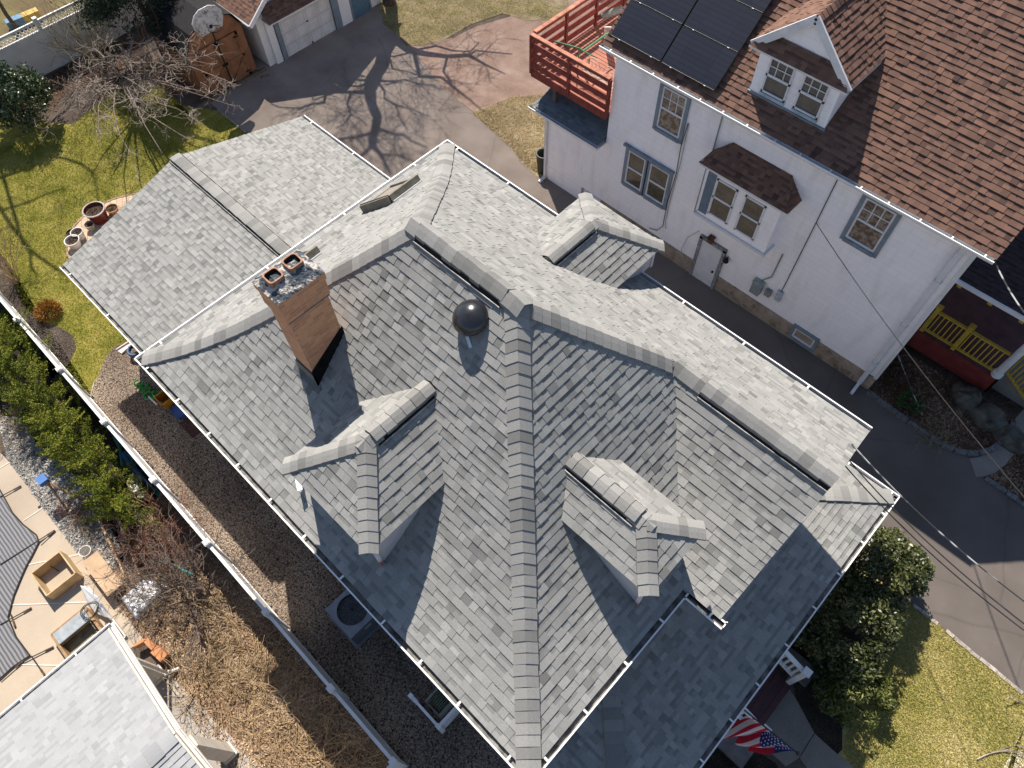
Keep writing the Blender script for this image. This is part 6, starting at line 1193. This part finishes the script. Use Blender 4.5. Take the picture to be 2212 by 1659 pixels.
# ---- row of arborvitae behind the long fence ----
def arbor(x, y, h, r, n, seed, label):
    t = thing('arborvitae', label, 'tree', (x, y, 0), 'arborvitae along the far side of the long fence'); R = np.random.default_rng(seed); k = int(58 * h / 3); zz_ = R.uniform(.04, .97, k); a = R.uniform(0, 6.283, k); rr = r * (1.02 - zz_ ** 1.6) * R.uniform(.6, 1.25, k) + .04
    C_ = np.stack([x + rr * np.cos(a), y + rr * np.sin(a), h * zz_], 1); out = np.stack([np.cos(a), np.sin(a), np.zeros(k)], 1); ax = out * .75 + np.array([0, 0, .7]) + R.normal(size=(k, 3)) * .15; ax /= np.linalg.norm(ax, axis=1, keepdims=True); fl = np.cross(ax, R.normal(size=(k, 3))); fl /= np.linalg.norm(fl, axis=1, keepdims=True)
    idx = R.integers(0, k, n); u = R.uniform(-1, 1, (n, 1)); v = R.normal(size=(n, 1)); L = .33 * R.uniform(.8, 1.35, k)[idx][:, None]; taper = .08 * (1.05 - np.abs(u) ** 2)
    P = C_[idx] + ax[idx] * u * L + fl[idx] * v * taper + R.normal(size=(n, 3)) * .014; P[:, 2] = np.maximum(P[:, 2], .04)
    leaves('foliage', P, out[idx] * .4 + np.array([0, 0, .5]), .042, .55, M_ARB, t, np.clip(.12 + R.random(k)[idx] * .35 + R.random(n) * .45 + .15 * R.random(n), 0, 1)); q = MB(); q.tube([(x, y, 0), (x, y, h * .9)], [.06, .015], 6); q.build('trunk', M_BARKB, t)
arbs = [(-21.3, -2.0, 3.0, .75), (-20.1, -2.1, 3.0, .72), (-18.9, -2.0, 3.1, .72), (-17.8, -2.15, 2.9, .70), (-16.8, -2.1, 2.9, .68), (-15.9, -2.2, 2.6, .66), (-15.0, -2.15, 2.5, .64), (-14.2, -2.25, 2.3, .62), (-13.4, -2.2, 2.1, .60), (-12.65, -2.3, 1.9, .58), (-11.95, -2.25, 1.6, .5)]
ordn = ['first', 'second', 'third', 'fourth', 'fifth', 'sixth', 'seventh', 'eighth', 'ninth', 'tenth', 'last and smallest']
for i, (x, y, h, r_) in enumerate(arbs): arbor(x, y, h, r_, int(14500 * h / 3), 50 + i, f'arborvitae, {ordn[i]} of the row along the white fence from the lawn end')
# ---- bare shrubs over the bark bed ----
bare_shrub('hydrangea', 'dense bare brown hydrangea at the end of the arborvitae row', (-10.9, -2.25), 22, .95, .012, 3, M_TWR, 41, (-.1, -.1, .8), .9, curl=.5, kids=3, spread=.9, minr=.005)
bare_shrub('hydrangea', 'bare brown hydrangea overhanging the crumpled white mattress', (-9.75, -2.6), 16, 1.15, .013, 3, M_BARKG, 42, (-.35, -.25, .8), .8, curl=.5, kids=3, spread=.9, minr=.005)
t = thing('bare_tree', 'small multi-stemmed bare tree in the middle of the bark bed', 'tree', (-8.6, -2.75, 0)); R = random.Random(44); b0 = Vector(W(426, 1302))
for i in range(11):
    a = i * 2 * math.pi / 11; q = MB(); branches(q, b0 + Vector((.07 * math.cos(a), .07 * math.sin(a), 0)), Vector((math.cos(a) * .55, math.sin(a) * .55, 1)), 1.15 * R.uniform(.8, 1.2), .026, 3, R, curl=.4, up=.2, kids=3, spread=.65, minr=.006); q.build('trunk', M_BARKG, t)
for i, (x, y, s_, lb) in enumerate(((-6.6, -2.2, 1.0, 'sprawling straw coloured dead stems halfway along the bark bed by the fence'), (-5.2, -1.9, .9, 'dead straw stems arching over the bark near the air conditioner side of the fence'), (-7.4, -3.2, .8, 'low tangle of dead stems on the bark near the paved path'), (-4.0, -2.1, .9, 'dead stems at the bottom edge of the picture beside the fence'), (-7.9, -1.8, 1.0, 'brown dead stems tucked against the fence beside the small bare tree'))):
    bare_shrub('withered_plant', lb, (x, y - .35), 18, s_ * .8, .010, 2, M_TWY, 60 + i, (0, 0, .35), 1.2, curl=.7, up=-.25, kids=3, spread=.7, minr=.0045, group='dead stem clumps on the bark bed')
bare_shrub('dead_grass_clump', 'rusty dead shrub on the stones beside the wooden tripod', (WT(0, 2, 640, 1130)[0], WT(0, 2, 640, 1130)[1]), 14, .4, .008, 2, M_TWR, 45, (0, 0, .6), 1.0, curl=.8, kids=3, spread=1, minr=.004)
bare_shrub('dead_grass_clump', 'straw coloured dead clump at the corner of the timber frame', (WT(0, 2, 760, 1210)[0], WT(0, 2, 760, 1210)[1]), 14, .3, .007, 2, M_TWY, 46, (0, 0, .6), 1.0, curl=.8, kids=3, spread=1, minr=.004)
bare_shrub('dead_grass_clump', 'brown twiggy clump at the left edge of the stone bed', (WT(0, 2, 150, 430)[0], WT(0, 2, 150, 430)[1]), 18, .5, .007, 2, M_TWY, 47, (0, 0, .5), 1.2, curl=.8, kids=3, spread=1, minr=.004)
bare_shrub('dead_branch', 'pale dead branch lying on the front lawn near the sidewalk', (WT(3, 3, 1830, 1600)[0], WT(3, 3, 1830, 1600)[1]), 1, .9, .02, 3, M_BARKL, 48, (.25, .35, .0), .1, cat='branch', curl=.3, up=0, kids=2, spread=.4, minr=.006)
bare_shrub('dead_branch', 'pale dead twig lying on the front lawn by the driveway kerb', (WT(3, 3, 2212, 1100)[0], WT(3, 3, 2212, 1100)[1]), 1, .5, .015, 3, M_BARKL, 49, (-.4, -.2, .0), .1, cat='branch', curl=.3, up=0, kids=2, spread=.4, minr=.006)
bare_shrub('twig_heap', 'heap of bare twigs at the kerb in front of the leafy bed', (WT(3, 2, 1450, 450)[0], WT(3, 2, 1450, 450)[1]), 16, .45, .007, 2, M_TWG, 55, (0, 0, .35), 1.3, curl=.7, kids=3, spread=1, minr=.004)
# ---- the big bare tree that shades the rear drive (its trunk foot shows at the top edge) ----
G0 = np.array(WT(1, 0, 1150, 30)); BT = thing('big_bare_tree', 'thick trunk of a tall bare tree at the top edge beside the driveway', 'tree', tuple(G0)); K2 = KX * KX + KY * KY
def lift(g, add=0.):
    h = max(0., ((g[0] - G0[0]) * KX + (g[1] - G0[1]) * KY) / K2) + add; return Vector((g[0] - KX * h, g[1] - KY * h, h))
LN = [[(1170, 60, 70), (1180, 200, 75), (1190, 330, 90), (1110, 450, 100), (1090, 560, 100), (1040, 640, 95), (1010, 700, 110), (985, 790, 80), (1000, 900, 62), (1050, 1020, 60), (1035, 1110, 58), (1010, 1190, 55), (1005, 1260, 46), (1070, 1330, 26), (1110, 1400, 22), (1165, 1510, 18)], [(1005, 1260, 30), (940, 1330, 24), (880, 1370, 18)], [(1190, 330, 60), (1100, 395, 60), (1000, 415, 40), (930, 440, 20)], [(1190, 330, 80), (1320, 430, 68), (1450, 465, 48), (1650, 490, 36), (1840, 480, 34), (2000, 570, 16), (2150, 640, 10)], [(1840, 480, 20), (1900, 440, 14), (2212, 470, 10)], [(1400, 430, 20), (1560, 400, 15), (1700, 440, 14), (1850, 450, 12), (1930, 370, 8)], [(1370, 470, 30), (1400, 600, 25), (1410, 665, 25), (1600, 670, 22), (1700, 750, 18), (1830, 850, 14), (1980, 980, 10)], [(985, 800, 40), (850, 800, 26), (680, 800, 24), (600, 830, 20), (590, 890, 20), (480, 905, 15), (370, 940, 12), (200, 930, 10), (130, 900, 8)], [(1000, 720, 30), (880, 750, 15), (740, 740, 10)], [(960, 700, 20), (840, 690, 12), (770, 680, 9)], [(940, 665, 14), (840, 640, 9)], [(820, 800, 16), (790, 900, 15), (820, 990, 14), (760, 1080, 10), (690, 1110, 8)], [(820, 990, 10), (900, 1030, 9), (960, 1090, 8)], [(1060, 705, 22), (1200, 705, 13), (1290, 690, 12), (1400, 730, 9), (1550, 740, 8)], [(1060, 720, 20), (1110, 790, 14), (1110, 850, 13), (1200, 910, 12), (1350, 950, 9), (1500, 1010, 7)], [(1210, 915, 11), (1240, 1020, 10), (1310, 1130, 9)], [(1045, 1110, 24), (1180, 1160, 20), (1280, 1170, 18), (1340, 1220, 15), (1480, 1280, 12)], [(1010, 1150, 24), (870, 1190, 18), (740, 1200, 15), (700, 1225, 10)], [(1080, 1335, 14), (1200, 1340, 12), (1330, 1390, 10)], [(1140, 490, 14), (1200, 490, 12), (1330, 460, 14)], [(1160, 520, 12), (1180, 600, 11), (1300, 620, 10), (1400, 650, 9)], [(1650, 510, 20), (1620, 620, 16), (1700, 745, 12)], [(600, 830, 12), (500, 870, 9), (470, 800, 7)], [(1200, 1170, 12), (1190, 1250, 9), (1200, 1320, 7)], [(870, 1190, 12), (920, 1260, 9), (940, 1310, 8)], [(1180, 340, 50), (1120, 370, 40), (990, 400, 22)]]
R = random.Random(77); q = MB(); tw = MB(); first = True
for ln in LN:
    jit = R.uniform(-.4, .6) if not first else 0; pts = [lift(np.array(WT(1, 0, x, y)), jit * min(1, i / 3)) for i, (x, y, w_) in enumerate(ln)]; rad = [w_ * .0062 / 2 for x, y, w_ in ln]
    if first: pts = [Vector(G0)] + pts; rad = [.30] + rad; rad[1] = .27; rad[2] = .25; first = False
    sm = [pts[0]]; sr = [rad[0]]
    for i in range(len(pts) - 1):
        for k in (1, 2, 3): sm.append(pts[i].lerp(pts[i + 1], k / 3)); sr.append(rad[i] + (rad[i + 1] - rad[i]) * k / 3)
    q.tube(sm, sr, 8)
    for j in range(len(sm)):
        if sr[j] < .09 and R.random() < .6:
            for _ in range(1): branches(tw, sm[j], Vector((R.gauss(0, 1), R.gauss(0, 1), R.gauss(.6, .6))), R.uniform(.8, 1.6), max(.011, sr[j] * .3), 2, R, curl=.3, up=.2, kids=3, spread=.7, minr=.007, seg=3)
q.build('trunk', M_BARKB, BT); tw.build('branches', M_BARKG, BT)
# tree whose limbs shade the left lawn, standing out of sight up-sun
t = thing('lawn_tree', 'tall bare tree out of frame whose limbs throw thin shadows over the left lawn', 'tree', (-36.5, 6.5, 0)); q = MB(); H0 = 8.2
LL = [[(0, 0, -300, 1640, 34), (0, 0, 0, 1540, 30), (0, 0, 180, 1480, 28), (0, 0, 430, 1350, 26), (0, 0, 560, 1370, 24), (0, 0, 700, 1420, 22), (0, 0, 800, 1490, 18), (0, 0, 840, 1640, 12), (0, 1, 860, 150, 8)], [(0, 0, 250, 1200, 36), (0, 0, 380, 1100, 32), (0, 0, 600, 930, 26), (0, 0, 640, 860, 12)], [(0, 0, 240, 1250, 20), (0, 0, 300, 1320, 16), (0, 0, 350, 1390, 12)], [(0, 1, -200, 200, 24), (0, 1, 50, 150, 22), (0, 1, 250, 90, 20), (0, 1, 400, 20, 14), (0, 1, 560, -30, 9)], [(0, 1, -50, 60, 30), (0, 1, 100, 300, 28), (0, 1, 260, 500, 26), (0, 1, 270, 650, 22), (0, 1, 330, 740, 12)], [(0, 1, 200, 450, 24), (0, 1, 330, 560, 24), (0, 1, 480, 660, 20), (0, 1, 560, 720, 10)], [(0, 0, 0, 1420, 24), (0, 0, 60, 1360, 18), (0, 0, 120, 1330, 12)]]
R = random.Random(5); hub = None
for ln in LL:
    pts = []
    for i, (c_, r_, x, y, w_) in enumerate(ln): g = WT(c_, r_, x, y); h = H0 + .25 * i; pts.append(Vector((g[0] - KX * h, g[1] - KY * h, h)))
    rad = [a[4] * .0048 / 2 for a in ln]; pts = [Vector((-37.5, 5.5, 5.6))] + pts; rad = [.08] + rad; q.tube(pts, rad, 7)
    for j in range(2, len(pts)):
        for _ in range(2): branches(q, pts[j], Vector((R.gauss(0, 1), R.gauss(0, 1), R.gauss(.3, .6))), .8, .014, 2, R, curl=.3, up=.2, kids=2, spread=.7, minr=.008, seg=3)
q.build('branches', M_BARKB, t); q = MB(); q.tube([(-37.8, 5.4, 0), (-37.5, 5.5, 3), (-37.5, 5.5, 5.8)], [.25, .2, .14], 8); q.build('trunk', M_BARKB, t)

# ---- ground cover ----
def inside(pts, poly):
    x, y = pts[:, 0], pts[:, 1]; r = np.zeros(len(pts), bool); j = len(poly) - 1
    for i in range(len(poly)):
        xi, yi = poly[i][0], poly[i][1]; xj, yj = poly[j][0], poly[j][1]; c = ((yi > y) != (yj > y)) & (x < (xj - xi) * (y - yi) / (yj - yi + 1e-12) + xi); r ^= c; j = i
    return r
def scatter(name, poly, n, label, cat, mat, kind, size, holes=(), z=.01, noise_scale=.0, seed=0):
    R = np.random.default_rng(seed); P2 = np.array([(p[0], p[1]) for p in poly]); lo, hi = P2.min(0), P2.max(0); pts = R.uniform(lo, hi, (n * 4, 2)); k = inside(pts, poly)
    for hp in holes: k &= ~inside(pts, hp)
    pts = pts[k][:n]; m_ = len(pts); P = np.column_stack([pts, np.full(m_, z)]); sh = R.random(m_)
    sh = np.clip(sh * .6 + .4 * (.5 + .5 * np.sin(pts[:, 0] * 1.9 + 1.3 * np.sin(pts[:, 1] * 1.3)) * np.sin(pts[:, 1] * 2.3 + np.sin(pts[:, 0]))), 0, 1)
    a = R.uniform(0, 6.283, m_)
    if kind == 'blade':
        A = np.stack([np.cos(a), np.sin(a), 0 * a], 1) * .006; Bv = np.stack([R.normal(0, .6, m_), R.normal(0, .6, m_), R.uniform(.6, 1., m_)], 1) * size * R.uniform(.5, 1.2, (m_, 1)); o = quads(name, P, A * 1.6, Bv, sh, mat, tri=True)
    else:
        A = np.stack([np.cos(a), np.sin(a), R.normal(0, .35, m_)], 1) * size * R.uniform(.4, 1.2, (m_, 1)); Bv = np.stack([-np.sin(a), np.cos(a), R.normal(0, .35, m_)], 1) * size * .55 * R.uniform(.4, 1.2, (m_, 1)); P[:, 2] += np.abs(A[:, 2]) + np.abs(Bv[:, 2]); o = quads(name, P, A, Bv, sh, mat)
    tag(o, label, cat, kind='stuff'); return o
M_BL1 = leaf_mat('grass_blade', [(0, (.09, .12, .012)), (.4, (.20, .225, .03)), (.75, (.38, .36, .075)), (1, (.62, .52, .24))], .8, .2, .25)
M_BL2 = leaf_mat('dry_grass_blade', [(0, (.13, .16, .03)), (.35, (.29, .285, .07)), (.7, (.50, .43, .17)), (1, (.78, .67, .44))], .8, .2, .25)
PATIO = [W(300, 418), W(236, 434), W(178, 470), W(149, 515), W(147, 556), (-17.3, 1.2), (-17.3, 7)]
BED2 = [W(-60, 470), W(0, 545), W(28, 600), W(55, 668), W(95, 695), W(135, 710), W(158, 725), W(165, 752), W(150, 785), W(112, 820), (-15.5, YF), (-24, YF)]
GRV = [WT(0, 1, 1100, 1290), WT(0, 1, 985, 1340), WT(0, 1, 920, 1420), WT(0, 1, 880, 1520), WT(0, 1, 820, 1659), WT(0, 2, 770, 130), (-14.6, YF), (12, YF), (12, .3), (3, .9), (-10.4, .9), (-14.7, 1.1)]
scatter('grass', [(-29.8, YF), (-14.5, YF), (-14.5, 1), (-17.5, 1), (-17.5, 8.6), WT(0, 0, 2120, 1140), WT(0, 0, 1900, 960), (-24.4, 7.8), WT(0, 0, 1260, 560), (-28, 4.5)], 90000, 'green and straw coloured grass of the back lawn', 'grass', M_BL1, 'blade', .055, (PATIO, BED2, GRV), seed=1)
scatter('grass', [(3.9, 9.9), WT(3, 3, 1110, 150), WT(3, 3, 1320, 300), WT(3, 3, 1520, 460), WT(3, 3, 1740, 650), WT(3, 3, 2010, 860), WT(3, 3, 2212, 1030), (9.2, 8.2), (9.2, 4.2), WT(3, 3, 740, 1659), WT(3, 3, 640, 1500), WT(3, 3, 760, 1000), WT(3, 3, 850, 700), WT(3, 3, 960, 420)], 70000, 'dry patchy grass of the front lawn', 'grass', M_BL2, 'blade', .055, seed=2)
scatter('grass', [WT(1, 0, 1050, 0), WT(1, 0, 1100, 205), WT(1, 0, 1310, 395), WT(1, 0, 1440, 400), WT(1, 0, 1850, 215), WT(1, 0, 2130, 120), WT(2, 0, 500, 170), (-34, 24), (-34, 17.4)], 40000, 'tufty rough grass between driveway and dirt patch', 'grass', M_BL2, 'blade', .10, seed=3)
scatter('grass', [WT(1, 0, 1870, 975), WT(1, 0, 2080, 900), WT(2, 0, 0, 840), WT(2, 0, 308, 820), WT(2, 0, 300, 1560), WT(2, 0, 100, 1425), WT(1, 0, 2212, 1285), WT(1, 0, 1960, 1060)], 16000, 'matted straw grass at the rear corner of the white house', 'grass', leaf_mat('straw_blade', [(0, (.30, .23, .12)), (.6, (.52, .43, .27)), (1, (.75, .66, .48))], .8, .2, .2), 'blade', .10, seed=4)
M_CHIP = leaf_mat('bark_chip', [(0, (.05, .028, .016)), (.3, (.19, .115, .07)), (.65, (.42, .30, .20)), (1, (.76, .64, .50))], .9, .15, 0)
M_LEAF = leaf_mat('dead_leaf', [(0, (.03, .02, .012)), (.5, (.12, .07, .045)), (1, (.34, .24, .17))], .9, .15, 0)
M_PEB = leaf_mat('pebble', [(0, (.06, .05, .04)), (.5, (.30, .22, .16)), (1, (.62, .52, .42))], .8, .2, 0); M_PEB2 = leaf_mat('white_pebble', [(0, (.07, .07, .08)), (.5, (.30, .285, .26)), (1, (.66, .63, .58))], .7, .2, 0)
BARK = [(-12.0, YF - .1), (3, YF - .1), (3, -4.5), (-3, -4.5), WT(0, 3, 1700, 1280), WT(0, 3, 1500, 880), WT(0, 3, 1250, 560), WT(0, 3, 1110, 370), WT(0, 3, 1010, 300), (-11.2, -3.4)]
scatter('bark_chips', BARK, 42000, 'loose bark mulch chips covering the bed beyond the fence', 'mulch', M_CHIP, 'chip', .032, seed=5)
scatter('leaf_litter', [(-.1, 14.8), WT(3, 2, 850, 60), WT(3, 2, 1290, 385), WT(3, 2, 1480, 510), WT(3, 2, 1660, 595), WT(3, 2, 1900, 575), WT(3, 2, 2070, 420), WT(3, 2, 2110, 330), (3.5, 16.6), (-.1, 16.6)], 14000, 'dead leaves lying in the shaded bed by the white house', 'leaves', M_LEAF, 'chip', .05, seed=6)
scatter('leaf_litter', [WT(3, 2, 1870, 810), WT(3, 2, 2110, 985), WT(3, 2, 2212, 1060), (9, 15.4), (9, 17), WT(3, 2, 2212, 480), WT(3, 2, 2060, 700), WT(3, 2, 1960, 780)], 6000, 'dead leaves in the small bed beyond the concrete walk', 'leaves', M_LEAF, 'chip', .05, seed=7)
scatter('gravel', [p for p in GRV[:6]] + [(-14.6, YF + .1), (2, YF + .1), (2, .6), (-10.4, .7), (-14.7, 1.0)], 75000, 'loose tan gravel of the path beside the house', 'gravel', M_PEB, 'chip', .018, z=.014, seed=8)
scatter('gravel', [WT(0, 2, 0, 330), WT(0, 2, 60, 640), WT(0, 2, 220, 850), WT(0, 2, 430, 1140), WT(0, 2, 640, 1420), WT(0, 2, 760, 1540), WT(0, 2, 1000, 1600), WT(0, 2, 1080, 1400), WT(0, 2, 1000, 1200), (-11.4, -3.1), (-13.8, -2.7), WT(0, 2, 300, 500), WT(0, 2, 200, 300), (-19.5, -4.5)], 16000, 'pale grey and white stones round the pool deck', 'gravel', M_PEB2, 'chip', .035, z=.02, seed=9)
scatter('leaf_litter', [(XF + .1, 2.5), (-29, 4.6), W(118, 232), W(150, 190), W(262, 195), W(345, 178), W(400, 190), (-24.6, 8.6), (-31.4, 9)], 12000, 'dead leaves and twigs on the soil bed along the lattice fence', 'leaves', M_LEAF, 'chip', .04, seed=10)
scatter('leaf_litter', BED2, 9000, 'dark mulch crumbs in the bed round the rusty bush', 'mulch', leaf_mat('mulch_crumb', [(0, (.03, .025, .02)), (.7, (.14, .115, .10)), (1, (.32, .27, .23))], .9, .1, 0), 'chip', .022, seed=11)
# dry stalks lying over the bark bed
R = random.Random(90); q = MB()
for i in range(1100):
    x = R.uniform(-10.5, 0.5); y = R.uniform(-3.6, YF - .25); 
    if not inside(np.array([[x, y]]), BARK)[0]: continue
    a = R.gauss(.2, .9); L = R.uniform(.25, .8); d = Vector((math.cos(a), math.sin(a), R.uniform(0, .35))); p = Vector((x, y, .03)); pts = [p, p + d * L * .4 + Vector((0, 0, .03)), p + d * L * .75 + Vector((R.uniform(-.08, .08), R.uniform(-.08, .08), .02)), p + d * L + Vector((R.uniform(-.12, .12), R.uniform(-.12, .12), -.02))]; q.tube(pts, [.009, .008, .006, .004], 3, 0, .5, False)
tag(q.build('dry_stalks', M_TWY), 'tangle of dry plant stalks lying over the bark mulch', 'dry stalks', kind='stuff')
